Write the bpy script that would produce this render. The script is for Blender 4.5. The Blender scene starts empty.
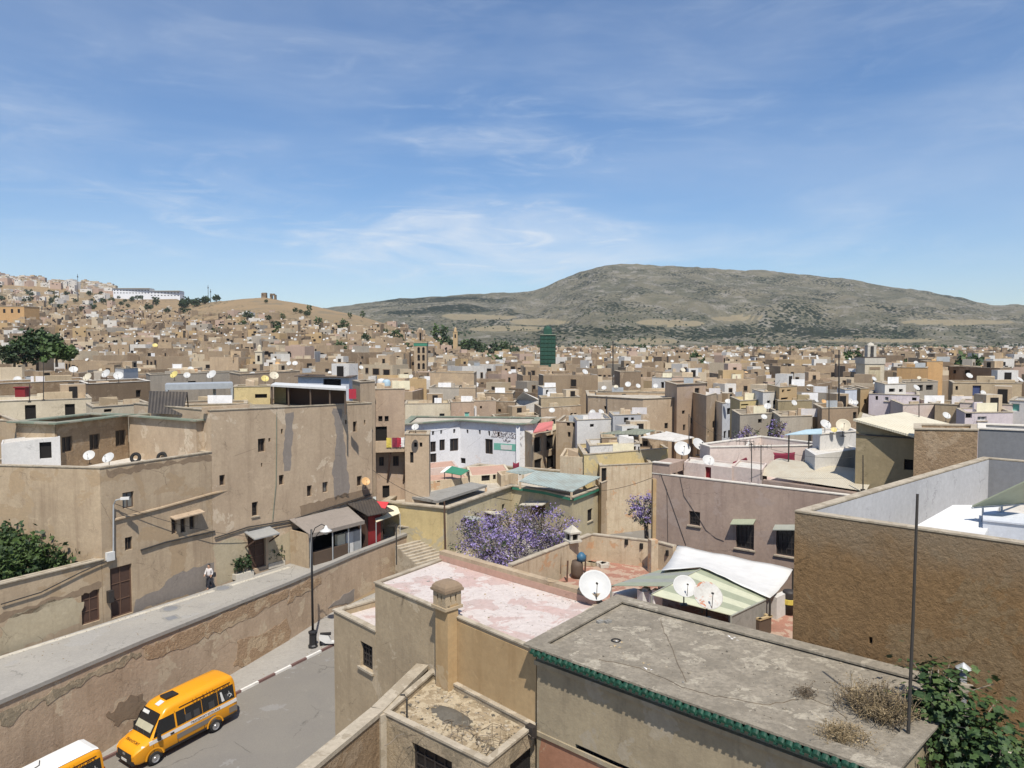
import bpy, math, random
from mathutils import Vector, Matrix, noise
RND = random.Random(11)
C = bpy.context.scene.collection
SC = bpy.context.scene
CZ = 24.0            # eye height above the lowest street level, metres
F = 745.0
PITCH = math.atan(39 / 745)
CP, SP = math.cos(PITCH), math.sin(PITCH)
def ray(px, py):
    u = (px - 512) / F; v = (384 - py) / F
    return Vector((u, CP + v * SP, -SP + v * CP))
def U(px, py, D):                       # point seen at px,py that lies D metres below the eye
    r = ray(px, py); t = -D / r.z
    return Vector((r.x * t, r.y * t, CZ - D))
def W(px, py, y):                       # point seen at px,py that lies y metres ahead
    r = ray(px, py); t = y / r.y
    return Vector((r.x * t, y, CZ + r.z * t))
def proj(p):
    z = p[2] - CZ; d = p[1] * CP - z * SP; v = p[1] * SP + z * CP
    return (512 + F * p[0] / d, 384 - F * v / d, d)
def V2(p): return Vector((p[0], p[1]))
# ---------------------------------------------------------------- materials
MATS = {}
def newmat(name):
    m = bpy.data.materials.new(name); m.use_nodes = True
    nt = m.node_tree; b = nt.nodes['Principled BSDF']
    MATS[name] = m
    return m, nt, b
def N(nt, t, **kw):
    n = nt.nodes.new(t)
    for k, v in kw.items(): setattr(n, k, v)
    return n
def rgba(c): return (c[0], c[1], c[2], 1)
def mixc(nt, fac, a, b, mode='MIX'):
    n = N(nt, 'ShaderNodeMix', data_type='RGBA', blend_type=mode)
    if isinstance(fac, (int, float)): n.inputs[0].default_value = fac
    else: nt.links.new(fac, n.inputs[0])
    for i, x in ((6, a), (7, b)):
        if isinstance(x, tuple): n.inputs[i].default_value = rgba(x)
        else: nt.links.new(x, n.inputs[i])
    return n.outputs[2]
def noise_node(nt, vec, scale, detail=6, rough=.6, dist=0):
    n = N(nt, 'ShaderNodeTexNoise'); n.inputs['Scale'].default_value = scale
    n.inputs['Detail'].default_value = detail; n.inputs['Roughness'].default_value = rough
    n.inputs['Distortion'].default_value = dist
    nt.links.new(vec, n.inputs['Vector'])
    return n.outputs['Fac']
def ramp(nt, fac, a, b, lo=0., hi=1.):
    n = N(nt, 'ShaderNodeMapRange', interpolation_type='SMOOTHSTEP')
    nt.links.new(fac, n.inputs[0])
    n.inputs[1].default_value = a; n.inputs[2].default_value = b
    n.inputs[3].default_value = lo; n.inputs[4].default_value = hi
    return n.outputs[0]
def mapping(nt, vec, s):
    n = N(nt, 'ShaderNodeVectorMath', operation='MULTIPLY'); nt.links.new(vec, n.inputs[0])
    n.inputs[1].default_value = s
    return n.outputs[0]
def position(nt): return N(nt, 'ShaderNodeNewGeometry').outputs['Position']
def plaster(name, c, stain=None, patch=None, patch_at=.62, streak=.6, bump=.35, s=1., rnd=0., rough=.92, fine=5., mott=.75, bdist=.03, band=None, grain=.32):
    m, nt, b = newmat(name)
    stain = stain or tuple(x * .55 for x in c)
    P = position(nt)
    if rnd:
        oi = N(nt, 'ShaderNodeObjectInfo')
        ad = N(nt, 'ShaderNodeVectorMath', operation='MULTIPLY_ADD'); cb = N(nt, 'ShaderNodeCombineXYZ')
        for i in range(3): nt.links.new(oi.outputs['Random'], cb.inputs[i])
        nt.links.new(cb.outputs[0], ad.inputs[0]); ad.inputs[1].default_value = (37, 91, 13); nt.links.new(P, ad.inputs[2])
        P = ad.outputs[0]
    col = mixc(nt, ramp(nt, noise_node(nt, P, .33 * s, 8, .68), .36, .68, 0, mott), c, tuple(.45 * x + .55 * y for x, y in zip(c, stain)))
    st = ramp(nt, noise_node(nt, mapping(nt, P, (1.3 * s, 1.3 * s, .12 * s)), 1., 7, .7), .47, .74, 0, streak)
    col = mixc(nt, st, col, stain)
    if patch:
        n3 = noise_node(nt, P, .42 * s, 10, .62, .5)
        col = mixc(nt, ramp(nt, n3, patch_at, patch_at + .014), col, patch)
    # second, finer layer of lost plaster and hairline cracks
    n5 = noise_node(nt, mapping(nt, P, (1, 1, 1.5)), 1.15 * s, 9, .66, .8)
    col = mixc(nt, ramp(nt, n5, .60, .66, 0, .55), col, tuple(.5 * x + .5 * y for x, y in zip(c, stain)))
    col = mixc(nt, ramp(nt, n5, .40, .34, 0, .45), col, tuple(min(1, x * 1.16) for x in c))
    if not rnd:
        vo = N(nt, 'ShaderNodeTexVoronoi', feature='DISTANCE_TO_EDGE'); vo.inputs['Scale'].default_value = .42 * s
        dv_ = N(nt, 'ShaderNodeVectorMath', operation='MULTIPLY_ADD'); cb_ = N(nt, 'ShaderNodeCombineXYZ')
        for i in range(3): nt.links.new(n5, cb_.inputs[i])
        nt.links.new(cb_.outputs[0], dv_.inputs[0]); dv_.inputs[1].default_value = (1.6, -1.3, 1.1); nt.links.new(P, dv_.inputs[2]); nt.links.new(dv_.outputs[0], vo.inputs['Vector'])
        ck = N(nt, 'ShaderNodeMath', operation='MULTIPLY'); nt.links.new(ramp(nt, vo.outputs['Distance'], .012, .002), ck.inputs[0]); nt.links.new(ramp(nt, noise_node(nt, P, .5 * s, 3, .5), .5, .6, 0, .55), ck.inputs[1])
        col = mixc(nt, ck.outputs[0], col, tuple(x * .35 for x in stain))
    n4 = noise_node(nt, P, fine, 9, .72)
    col = mixc(nt, ramp(nt, n4, .3, .72, 0, grain), col, tuple(x * .5 for x in c))
    if band:                                              # lichen-greyed strip with its own ragged edge
        sz = N(nt, 'ShaderNodeSeparateXYZ'); nt.links.new(P, sz.inputs[0]); ma = N(nt, 'ShaderNodeMath', operation='MULTIPLY_ADD')
        nt.links.new(noise_node(nt, P, .8, 8, .7), ma.inputs[0]); ma.inputs[1].default_value = 2.6; nt.links.new(sz.outputs[2], ma.inputs[2])
        col = mixc(nt, ramp(nt, ma.outputs[0], band[0], band[1], 0, .75), col, band[2])
    if rnd:
        h = N(nt, 'ShaderNodeHueSaturation'); h.inputs['Saturation'].default_value = 1
        nt.links.new(ramp(nt, oi.outputs['Random'], 0, 1, 1 - rnd, 1 + rnd), h.inputs['Value']); nt.links.new(col, h.inputs['Color'])
        col = h.outputs[0]
    nt.links.new(col, b.inputs['Base Color']); b.inputs['Roughness'].default_value = rough
    b.inputs['Specular IOR Level'].default_value = .2
    if bump:
        bp = N(nt, 'ShaderNodeBump'); bp.inputs['Strength'].default_value = bump; bp.inputs['Distance'].default_value = bdist
        nt.links.new(n4, bp.inputs['Height']); nt.links.new(bp.outputs[0], b.inputs['Normal'])
    return m
def plain(name, c, rough=.6, metal=0., var=.25, s=3., spec=.4, rnd=0.):
    m, nt, b = newmat(name)
    P = position(nt)
    col = mixc(nt, ramp(nt, noise_node(nt, P, s, 6, .65), .3, .75, 0, var), c, tuple(x * .45 for x in c))
    if rnd:
        oi = N(nt, 'ShaderNodeObjectInfo'); h = N(nt, 'ShaderNodeHueSaturation')
        nt.links.new(ramp(nt, oi.outputs['Random'], 0, 1, 1 - rnd, 1 + rnd), h.inputs['Value']); nt.links.new(col, h.inputs['Color']); col = h.outputs[0]
    nt.links.new(col, b.inputs['Base Color'])
    b.inputs['Roughness'].default_value = rough; b.inputs['Metallic'].default_value = metal
    b.inputs['Specular IOR Level'].default_value = spec
    return m
def corrugated(name, c, c2, ax=(1, 0, 0), freq=40., var=.5, amp=.03):
    m, nt, b = newmat(name); P = position(nt)
    dp = N(nt, 'ShaderNodeVectorMath', operation='DOT_PRODUCT'); nt.links.new(P, dp.inputs[0]); dp.inputs[1].default_value = ax
    sn = N(nt, 'ShaderNodeMath', operation='SINE'); mu = N(nt, 'ShaderNodeMath', operation='MULTIPLY'); mu.inputs[1].default_value = freq
    nt.links.new(dp.outputs['Value'], mu.inputs[0]); nt.links.new(mu.outputs[0], sn.inputs[0])
    col = mixc(nt, ramp(nt, noise_node(nt, P, .9, 8, .7), .42, .66, 0, var), c, c2)
    col = mixc(nt, ramp(nt, noise_node(nt, P, 9, 6, .7), .35, .8, 0, .3), col, tuple(x * .4 for x in c))
    nt.links.new(col, b.inputs['Base Color']); b.inputs['Roughness'].default_value = .7
    bp = N(nt, 'ShaderNodeBump'); bp.inputs['Strength'].default_value = .8; bp.inputs['Distance'].default_value = amp
    nt.links.new(sn.outputs[0], bp.inputs['Height']); nt.links.new(bp.outputs[0], b.inputs['Normal'])
    return m
# ---------------------------------------------------------------- mesh builder
class MB:
    def __init__(s): s.v = []; s.f = []; s.m = []
    def poly(s, pts, mi=0):
        n = len(s.v); s.v += [Vector(p) for p in pts]; s.f.append(tuple(range(n, n + len(pts)))); s.m.append(mi)
    def box(s, c, size, rz=0., mi=0, ax=None):
        c = Vector(c)
        if ax is None:
            M = Matrix.Rotation(rz, 3, 'Z'); ax = [M @ Vector(e) for e in ((1, 0, 0), (0, 1, 0), (0, 0, 1))]
        h = [Vector(a) * (d / 2) for a, d in zip(ax, size)]
        P = [c + h[0] * i + h[1] * j + h[2] * k for k in (-1, 1) for j in (-1, 1) for i in (-1, 1)]
        n = len(s.v); s.v += P
        for q in ((0, 2, 3, 1), (4, 5, 7, 6), (0, 1, 5, 4), (1, 3, 7, 5), (3, 2, 6, 7), (2, 0, 4, 6)):
            s.f.append(tuple(n + i for i in q)); s.m.append(mi)
    def prism(s, pts, z0, z1, mi=0, top=None):          # CCW footprint; z0,z1 numbers or lists
        n = len(pts); z0 = z0 if isinstance(z0, list) else [z0] * n; z1 = z1 if isinstance(z1, list) else [z1] * n
        b = len(s.v)
        s.v += [Vector((p[0], p[1], z)) for p, z in zip(pts, z0)] + [Vector((p[0], p[1], z)) for p, z in zip(pts, z1)]
        for i in range(n):
            j = (i + 1) % n; s.f.append((b + i, b + j, b + n + j, b + n + i)); s.m.append(mi)
        s.f.append(tuple(b + n + i for i in range(n))); s.m.append(mi if top is None else top)
        s.f.append(tuple(b + i for i in reversed(range(n)))); s.m.append(mi)
    def slab(s, pts, th, mi=0, mi2=None):                # sheet through 3-D pts (CCW from above) with thickness below
        n = len(pts); b = len(s.v); pts = [Vector(p) for p in pts]
        s.v += pts + [p - Vector((0, 0, th)) for p in pts]
        s.f.append(tuple(b + i for i in range(n))); s.m.append(mi)
        s.f.append(tuple(b + n + i for i in reversed(range(n)))); s.m.append(mi)
        for i in range(n):
            j = (i + 1) % n; s.f.append((b + n + i, b + n + j, b + j, b + i)); s.m.append(mi if mi2 is None else mi2)
    def tube(s, pts, r, n=8, mi=0, r1=None, cap=True):
        pts = [Vector(p) for p in pts]; k = len(pts); b = len(s.v)
        for i, p in enumerate(pts):
            d = (pts[min(i + 1, k - 1)] - pts[max(i - 1, 0)]).normalized()
            a = d.orthogonal().normalized() if abs(d.z) < .99 else Vector((1, 0, 0)); c = d.cross(a)
            rr = r if r1 is None else r + (r1 - r) * i / (k - 1)
            for q in range(n):
                t = 2 * math.pi * q / n; s.v.append(p + (a * math.cos(t) + c * math.sin(t)) * rr)
        for i in range(k - 1):
            for q in range(n):
                q2 = (q + 1) % n; s.f.append((b + i * n + q, b + i * n + q2, b + (i + 1) * n + q2, b + (i + 1) * n + q)); s.m.append(mi)
        if cap:
            s.f.append(tuple(b + i for i in reversed(range(n)))); s.m.append(mi)
            s.f.append(tuple(b + (k - 1) * n + i for i in range(n))); s.m.append(mi)
    def grid(s, rows, mi=0):                             # rows of points
        b = len(s.v); w = len(rows[0])
        for r in rows: s.v += [Vector(p) for p in r]
        for i in range(len(rows) - 1):
            for j in range(w - 1):
                s.f.append((b + i * w + j, b + i * w + j + 1, b + (i + 1) * w + j + 1, b + (i + 1) * w + j)); s.m.append(mi)
    def lathe(s, prof, axis_p, n=20, mi=0, M=None):      # prof: (r, z)
        rows = []
        for r, z in prof:
            rows.append([Vector((r * math.cos(2 * math.pi * q / n), r * math.sin(2 * math.pi * q / n), z)) for q in range(n + 1)])
        M = M or Matrix.Identity(4)
        s.grid([[M @ p + Vector(axis_p) for p in row] for row in rows], mi)
    def build(s, name, mats, parent=None, smooth=False, origin=None):
        if not isinstance(mats, (list, tuple)): mats = [mats]
        if origin is None: origin = LOC.get(parent.name, Vector()) if parent is not None else None
        if origin is None:
            lo = Vector([min(v[i] for v in s.v) for i in range(3)]); hi = Vector([max(v[i] for v in s.v) for i in range(3)])
            origin = Vector(((lo.x + hi.x) / 2, (lo.y + hi.y) / 2, lo.z))
        me = bpy.data.meshes.new(name)
        me.from_pydata([tuple(v - origin) for v in s.v], [], s.f)
        for m in mats: me.materials.append(MATS[m] if isinstance(m, str) else m)
        me.polygons.foreach_set('material_index', s.m)
        if smooth: me.polygons.foreach_set('use_smooth', [True] * len(s.f))
        me.update()
        o = bpy.data.objects.new(name, me); C.objects.link(o)
        if parent is not None:
            o.parent = parent; LOC[o.name] = origin
        else:
            o.location = origin; LOC[o.name] = origin
        return o
LOC = {}
def tag(o, label=None, cat=None, group=None, kind='thing'):
    if label: o['label'] = label
    if cat: o['category'] = cat
    if group: o['group'] = group
    o['kind'] = kind
    return o
def thing(name, label, cat, loc, group=None):
    o = bpy.data.objects.new(name, None); C.objects.link(o); o.location = loc; o.empty_display_size = .3
    LOC[o.name] = Vector(loc)
    return tag(o, label, cat, group)
def structure(o): o['kind'] = 'structure'; return o
# ---------------------------------------------------------------- houses
def inset(poly, t):
    n = len(poly); out = []
    for i in range(n):
        p0, p1, p2 = V2(poly[i - 1]), V2(poly[i]), V2(poly[(i + 1) % n])
        d1 = (p1 - p0).normalized(); d2 = (p2 - p1).normalized()
        n1 = Vector((-d1.y, d1.x)); n2 = Vector((-d2.y, d2.x))
        den = 1 + n1.dot(n2)
        out.append(p1 + (n1 + n2) * (t / max(den, .3)))
    return out
def hit(px, py, a, b):
    r = ray(px, py); d = b - a; nx, ny = -d.y, d.x
    t = (a.x * nx + a.y * ny) / (r.x * nx + r.y * ny)
    return Vector((r.x * t, r.y * t, CZ + r.z * t))
def face_rect(a, b, rc):
    a, b = V2(a), V2(b); L = (b - a).length; d = (b - a) / L
    x0, y0, x1, y1 = rc; ym, xm = (y0 + y1) / 2, (x0 + x1) / 2
    u0 = (V2(hit(x0, ym, a, b)) - a).dot(d); u1 = (V2(hit(x1, ym, a, b)) - a).dot(d)
    z1 = hit(xm, y0, a, b).z; z0 = hit(xm, y1, a, b).z
    if u0 > u1: u0, u1 = u1, u0
    return u0, u1, z0, z1
def wall_face(mb, a, b, z0, za, zb, opens, reveal, mi=0):
    a, b = V2(a), V2(b); L = (b - a).length; d = (b - a) / L; nin = Vector((-d.y, d.x))
    P = lambda u, z, q=0.: Vector((a.x + d.x * u + nin.x * q, a.y + d.y * u + nin.y * q, z))
    ops = []
    ztop = min(za, zb)
    for (u0, u1, w0, w1) in opens:
        u0, u1 = max(u0, .05), min(u1, L - .05); w0, w1 = max(w0, z0 + .02), min(w1, ztop - .05)
        if u1 - u0 > .05 and w1 - w0 > .05: ops.append((u0, u1, w0, w1))
    us = sorted({0., L, *[x for o in ops for x in o[:2]]}); zs = sorted({z0, ztop, *[x for o in ops for x in o[2:]]})
    for i in range(len(us) - 1):
        for j in range(len(zs) - 1):
            um, zm = (us[i] + us[i + 1]) / 2, (zs[j] + zs[j + 1]) / 2
            if any(o[0] < um < o[1] and o[2] < zm < o[3] for o in ops): continue
            mb.poly([P(us[i], zs[j]), P(us[i + 1], zs[j]), P(us[i + 1], zs[j + 1]), P(us[i], zs[j + 1])], mi)
    if abs(za - zb) > 1e-4:
        if za > zb: mb.poly([P(0, ztop), P(L, ztop), P(0, za)], mi)
        else: mb.poly([P(0, ztop), P(L, ztop), P(L, zb)], mi)
    for (u0, u1, w0, w1) in ops:
        for q in (((u0, w0), (u1, w0)), ((u1, w0), (u1, w1)), ((u1, w1), (u0, w1)), ((u0, w1), (u0, w0))):
            mb.poly([P(*q[0]), P(*q[1]), P(*q[1], reveal), P(*q[0], reveal)], mi)
    return P, ops
OCC = []
def gz(x, y): return ground_z(x, y)
KINDS = {  # kind: (name, pane material, frame material, mullions x, y)
    'w': ('window', 'dark_glass', 'frame_dark', 1, 0), 'g': ('window', 'dark_glass', 'iron', 3, 3), 'h': ('window', 'hollow', 'frame_dark', 0, 0),
    'd': ('door', 'wood_dark', 'wood_mid', 1, 2), 'r': ('door', 'red_metal', 'red_metal', 2, 0), 'b': ('door', 'hollow', 'wood_dark', 0, 0),
    'W': ('window', 'dark_glass', 'white_paint', 1, 1), 'p': ('window', 'grey_shutter', 'frame_dark', 1, 0), 'B': ('door', 'blue_cloth', 'frame_dark', 0, 0),
    'G': ('window', 'teal_paint', 'white_paint', 0, 0)}
def put_opening(P, o, kind, reveal, root, sill=False):
    nm, pm, fm, mx, my = KINDS[kind]
    u0, u1, w0, w1 = o; q = reveal * .8; fw = min(.07, (u1 - u0) * .12)
    mb = MB(); mb.poly([P(u0, w0, q), P(u1, w0, q), P(u1, w1, q), P(u0, w1, q)], 0)
    def bar(ua, ub, wa, wb, d0):
        A = [P(ua, wa, q - d0), P(ub, wa, q - d0), P(ub, wb, q - d0), P(ua, wb, q - d0)]; B = [P(ua, wa, q), P(ub, wa, q), P(ub, wb, q), P(ua, wb, q)]
        mb.poly(A, 1)
        for i in range(4):
            j = (i + 1) % 4; mb.poly([A[j], A[i], B[i], B[j]], 1)
    if kind != 'h' and kind != 'b':
        e = .002
        bar(u0 + e, u0 + fw, w0 + e, w1 - e, .05); bar(u1 - fw, u1 - e, w0 + e, w1 - e, .05)
        bar(u0 + fw, u1 - fw, w1 - fw, w1 - e, .045); bar(u0 + fw, u1 - fw, w0 + e, w0 + fw, .045)
        for k in range(mx):
            u = u0 + (u1 - u0) * (k + 1) / (mx + 1); bar(u - fw * .35, u + fw * .35, w0 + fw, w1 - fw, .04)
        for k in range(my):
            w = w0 + (w1 - w0) * (k + 1) / (my + 1); bar(u0 + fw, u1 - fw, w - fw * .35, w + fw * .35, .035)
    ob = mb.build(nm, [pm, fm], root)
    if sill:
        s = MB(); A = [P(u0 - .1, w0 - .09, -.1), P(u1 + .1, w0 - .09, -.1), P(u1 + .1, w0 - .004, -.1), P(u0 - .1, w0 - .004, -.1)]
        B = [P(u0 - .1, w0 - .09, .0), P(u1 + .1, w0 - .09, .0), P(u1 + .1, w0 - .004, .0), P(u0 - .1, w0 - .004, .0)]
        s.poly(A)
        for i in range(4):
            j = (i + 1) % 4; s.poly([A[j], A[i], B[i], B[j]])
        so = s.build('sill', 'coping', ob, origin=LOC[ob.name])
    return ob
def house(label, poly, zt, zb=None, mat='tan', roof='roof_pale', par=.6, th=.25, opens=None, coping='coping', cov=.05, name='house', cat='house',
          group=None, reveal=.22, cth=.07, occ=True, ropen=True):
    n = len(poly); poly = [V2(p) for p in poly]
    cx = sum(p.x for p in poly) / n; cy = sum(p.y for p in poly) / n
    if zb is None: zb = min(gz(p.x, p.y) for p in poly) - .3
    root = thing(name, label, cat, (cx, cy, zb), group)
    if occ: OCC.append([p.copy() for p in poly])
    zts = zt if isinstance(zt, list) else [zt] * n
    mb = MB(); opens = opens or {}; panes = []
    for i in range(n):
        j = (i + 1) % n; L = [face_rect(poly[i], poly[j], rc[:4]) for rc in opens.get(i, [])]
        kinds = [(rc[4] if len(rc) > 4 else 'w') for rc in opens.get(i, [])]
        # keep pairs together after clipping
        for k, o in enumerate(L): pass
        ok, kk = [], []
        Ln = (poly[j] - poly[i]).length
        for o, k in zip(L, kinds):
            u0, u1 = max(o[0], .05), min(o[1], Ln - .05); w0, w1 = max(o[2], zb + .02), min(o[3], min(zts[i], zts[j]) - .05)
            if u1 - u0 > .05 and w1 - w0 > .05: ok.append((u0, u1, w0, w1)); kk.append(k)
        P, ops = wall_face(mb, poly[i], poly[j], zb, zts[i], zts[j], ok, reveal)
        panes += [(P, o, k) for o, k in zip(ops, kk)]
    inn = inset(poly, th); zf = [z - par for z in zts]
    for i in range(n):
        j = (i + 1) % n
        mb.poly([(*poly[i], zts[i]), (*poly[j], zts[j]), (*inn[j], zts[j]), (*inn[i], zts[i])])
        if par > .02: mb.poly([(*inn[i], zts[i]), (*inn[j], zts[j]), (*inn[j], zf[j]), (*inn[i], zf[i])])
    mb.build('wall', mat, root)
    rb = MB(); rb.poly([(*p, z) for p, z in zip(inn, zf)]); rb.build('roof', roof, root)
    if coping:
        cb = MB(); o2 = inset(poly, -cov); i2 = inset(poly, th + cov * .6); e = .003
        for i in range(n):
            j = (i + 1) % n; a, b2, c2, d2 = o2[i], o2[j], i2[j], i2[i]
            z0, z1 = zts[i] + e, zts[j] + e
            cb.poly([(*a, z0 + cth), (*b2, z1 + cth), (*c2, z1 + cth), (*d2, z0 + cth)])
            cb.poly([(*a, z0), (*b2, z1), (*b2, z1 + cth), (*a, z0 + cth)])
            cb.poly([(*c2, z1), (*d2, z0), (*d2, z0 + cth), (*c2, z1 + cth)])
            cb.poly([(*b2, z1), (*a, z0), (*d2, z0), (*c2, z1)])
        cb.build('coping', coping, root)
    for P, o, k in panes: put_opening(P, o, k, reveal, root, sill=(k in 'Wg'))
    return root
def away(a, b):
    d = (V2(b) - V2(a)).normalized(); return Vector((-d.y, d.x))
def bld(label, A, B, D, depth=8., zb=None, mat='tan', roof='roof_pale', par=.5, win=(), right=(), skew=0., **kw):
    a, b = U(*A, D), U(*B, D); n = away(a, b); m_ = (V2(a) + V2(b)).normalized(); n = (n * .25 + m_ * .75).normalized() * depth
    pl = [V2(a), V2(b), V2(b) + n, V2(a) + n]
    return house(label, pl, CZ - D, zb, mat, roof, par, opens={0: list(win), 1: list(right)}, **kw)
# ================================================================ camera, sun, sky
cam = bpy.data.cameras.new('camera'); co = bpy.data.objects.new('camera', cam); C.objects.link(co)
co.location = (0, 0, CZ); co.rotation_euler = (math.pi / 2 - PITCH, 0, 0)
cam.sensor_width = 36; cam.lens = 36 * F / 1024; cam.clip_start = .1; cam.clip_end = 20000
SC.camera = co
SUN_EL, SUN_H = math.radians(58), Vector((.16, -1)).normalized()
sd = bpy.data.lights.new('sun', 'SUN'); so = bpy.data.objects.new('sun', sd); C.objects.link(so)
sd.energy = 4.8; sd.angle = math.radians(.53); sd.color = (1, .93, .82)
to_sun = Vector((SUN_H.x * math.cos(SUN_EL), SUN_H.y * math.cos(SUN_EL), math.sin(SUN_EL)))
so.rotation_euler = to_sun.to_track_quat('Z', 'Y').to_euler(); so.location = (0, -50, 150)
w = bpy.data.worlds.new('World'); SC.world = w; w.use_nodes = True
nt = w.node_tree; bg = nt.nodes['Background']
sky = N(nt, 'ShaderNodeTexSky', sky_type='NISHITA'); sky.sun_disc = False
sky.sun_elevation = SUN_EL; sky.sun_rotation = math.atan2(SUN_H.x, SUN_H.y); sky.altitude = 400
sky.air_density = 1.05; sky.dust_density = .25; sky.ozone_density = 3.
tc = N(nt, 'ShaderNodeTexCoord'); sep = N(nt, 'ShaderNodeSeparateXYZ'); nt.links.new(tc.outputs['Generated'], sep.inputs[0])
zz = N(nt, 'ShaderNodeMath', operation='MAXIMUM'); nt.links.new(sep.outputs[2], zz.inputs[0]); zz.inputs[1].default_value = .0
za = N(nt, 'ShaderNodeMath', operation='ADD'); nt.links.new(zz.outputs[0], za.inputs[0]); za.inputs[1].default_value = .10
dv = []
for i in (0, 1):
    q = N(nt, 'ShaderNodeMath', operation='DIVIDE'); nt.links.new(sep.outputs[i], q.inputs[0]); nt.links.new(za.outputs[0], q.inputs[1]); dv.append(q.outputs[0])
cb = N(nt, 'ShaderNodeCombineXYZ'); nt.links.new(dv[0], cb.inputs[0]); nt.links.new(dv[1], cb.inputs[1])
def rot(vec, a, s, off):
    mp = N(nt, 'ShaderNodeMapping'); mp.inputs['Rotation'].default_value = (0, 0, a); mp.inputs['Scale'].default_value = s; mp.inputs['Location'].default_value = off
    nt.links.new(vec, mp.inputs['Vector']); return mp.outputs[0]
def mul(a, b):
    q = N(nt, 'ShaderNodeMath', operation='MULTIPLY'); nt.links.new(a, q.inputs[0])
    if isinstance(b, float): q.inputs[1].default_value = b
    else: nt.links.new(b, q.inputs[1])
    return q.outputs[0]
az = N(nt, 'ShaderNodeMath', operation='ARCTAN2'); nt.links.new(sep.outputs[0], az.inputs[0]); nt.links.new(sep.outputs[1], az.inputs[1])
el = N(nt, 'ShaderNodeMath', operation='ARCSINE'); nt.links.new(sep.outputs[2], el.inputs[0])
ae = N(nt, 'ShaderNodeCombineXYZ'); nt.links.new(az.outputs[0], ae.inputs[0]); nt.links.new(el.outputs[0], ae.inputs[1])
SEED = 4
win = ramp(nt, sep.outputs[2], .02, .13); win2 = ramp(nt, sep.outputs[2], .2, .36, 1, .22)
broad = ramp(nt, noise_node(nt, rot(ae.outputs[0], -.30, (2.0, 5.0, 1), (SEED * 2.3, SEED * 1.7, 0)), 1., 3, .5), .40, .64)
wisp = ramp(nt, noise_node(nt, rot(ae.outputs[0], -.26, (3.2, 13., 1), (SEED * 3.37, SEED * 5.21, 0)), 1., 8, .58, .8), .42, .80)
fine = ramp(nt, noise_node(nt, rot(ae.outputs[0], -.38, (6., 30., 1), (SEED * 4.1, SEED * .9, 0)), 1., 9, .64, 1.8), .46, .78)
veil = ramp(nt, noise_node(nt, rot(ae.outputs[0], -.15, (1.6, 5., 1), (SEED * 9.1, 4.4, 0)), 1., 5, .55, .3), .35, .75)
broad = mul(mul(broad, win), win2)
mm = N(nt, 'ShaderNodeMath', operation='ADD'); nt.links.new(mul(mul(wisp, broad), .78), mm.inputs[0]); nt.links.new(mul(mul(fine, broad), .50), mm.inputs[1])
m2 = N(nt, 'ShaderNodeMath', operation='ADD', use_clamp=True); nt.links.new(mm.outputs[0], m2.inputs[0]); nt.links.new(mul(veil, .22), m2.inputs[1])
up = ramp(nt, sep.outputs[2], .0, .10, .3, .9)
skyc = N(nt, 'ShaderNodeMix', data_type='RGBA', blend_type='MULTIPLY'); skyc.inputs[0].default_value = 1
nt.links.new(sky.outputs[0], skyc.inputs[6]); nt.links.new(mixc(nt, ramp(nt, sep.outputs[2], .08, .42), mixc(nt, ramp(nt, sep.outputs[2], -.02, .14), (.65, .70, .775), (.61, .705, .81)), (.59, .735, .87)), skyc.inputs[7])
cl = mixc(nt, mul(m2.outputs[0], up), skyc.outputs[2], (5.2, 5.6, 6.1))
nt.links.new(cl, bg.inputs[0]); bg.inputs[1].default_value = .125
vs = SC.view_settings; vs.view_transform = 'Standard'; vs.look = 'None'; vs.exposure = .28; vs.gamma = 1
SC.cycles.max_bounces = 6; SC.cycles.diffuse_bounces = 3; SC.cycles.glossy_bounces = 2; SC.cycles.transparent_max_bounces = 6
SC.cycles.use_denoising = True
# ================================================================ materials
plaster('tan', (.475, .37, .26), (.285, .21, .145), patch=(.54, .445, .33), patch_at=.60)
plaster('tan_old', (.465, .365, .25), (.255, .185, .125), patch=(.39, .29, .185), patch_at=.56, bump=.6, streak=.75)
plaster('tan_pink', (.43, .325, .235), (.25, .185, .145), patch=(.40, .31, .245), patch_at=.6)
plaster('mauve', (.40, .305, .245), (.22, .16, .135), patch=(.37, .29, .245), patch_at=.57, s=1.3)
plaster('olive', (.33, .27, .165), (.21, .17, .105), patch=(.38, .31, .2), bump=.5)
plaster('amber', (.45, .32, .175), (.29, .185, .09), patch=(.45, .34, .21), patch_at=.6, bump=.15)
plaster('grey_tan', (.42, .335, .225), (.27, .21, .14), patch=(.48, .395, .28), bump=.5, s=1.6)
plaster('eaves_wall', (.36, .30, .205), (.19, .155, .11), patch=(.36, .31, .235), patch_at=.55, bump=.5, s=1.8)
plaster('red_plaster', (.37, .19, .12), (.25, .13, .085), patch=(.40, .29, .2))
plaster('brown_rough', (.31, .195, .095), (.18, .115, .06), patch=(.29, .205, .115), patch_at=.56, bump=1., fine=6., s=.9, bdist=.16, band=(18.6, 20.2, (.27, .215, .15)), grain=.6)
plaster('brick', (.33, .235, .145), (.2, .14, .09), patch=(.36, .27, .18), patch_at=.54, bump=1., fine=5., s=2., bdist=.1)
plaster('cream', (.60, .53, .40), (.42, .35, .25), patch=(.52, .45, .35), streak=.5)
plaster('house_white', (.74, .75, .78), (.52, .53, .56), patch=(.68, .64, .64), patch_at=.62, streak=.4, mott=.4)
plaster('yellow', (.57, .46, .24), (.36, .28, .15), patch=(.42, .37, .26), patch_at=.58)
plaster('yellow_grey', (.52, .45, .30), (.34, .29, .2), patch=(.43, .38, .28), patch_at=.57)
plaster('white', (.62, .605, .58), (.42, .40, .365), streak=.35, mott=.4)
plaster('white_blue', (.57, .60, .65), (.40, .42, .45), streak=.4, mott=.4)
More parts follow.
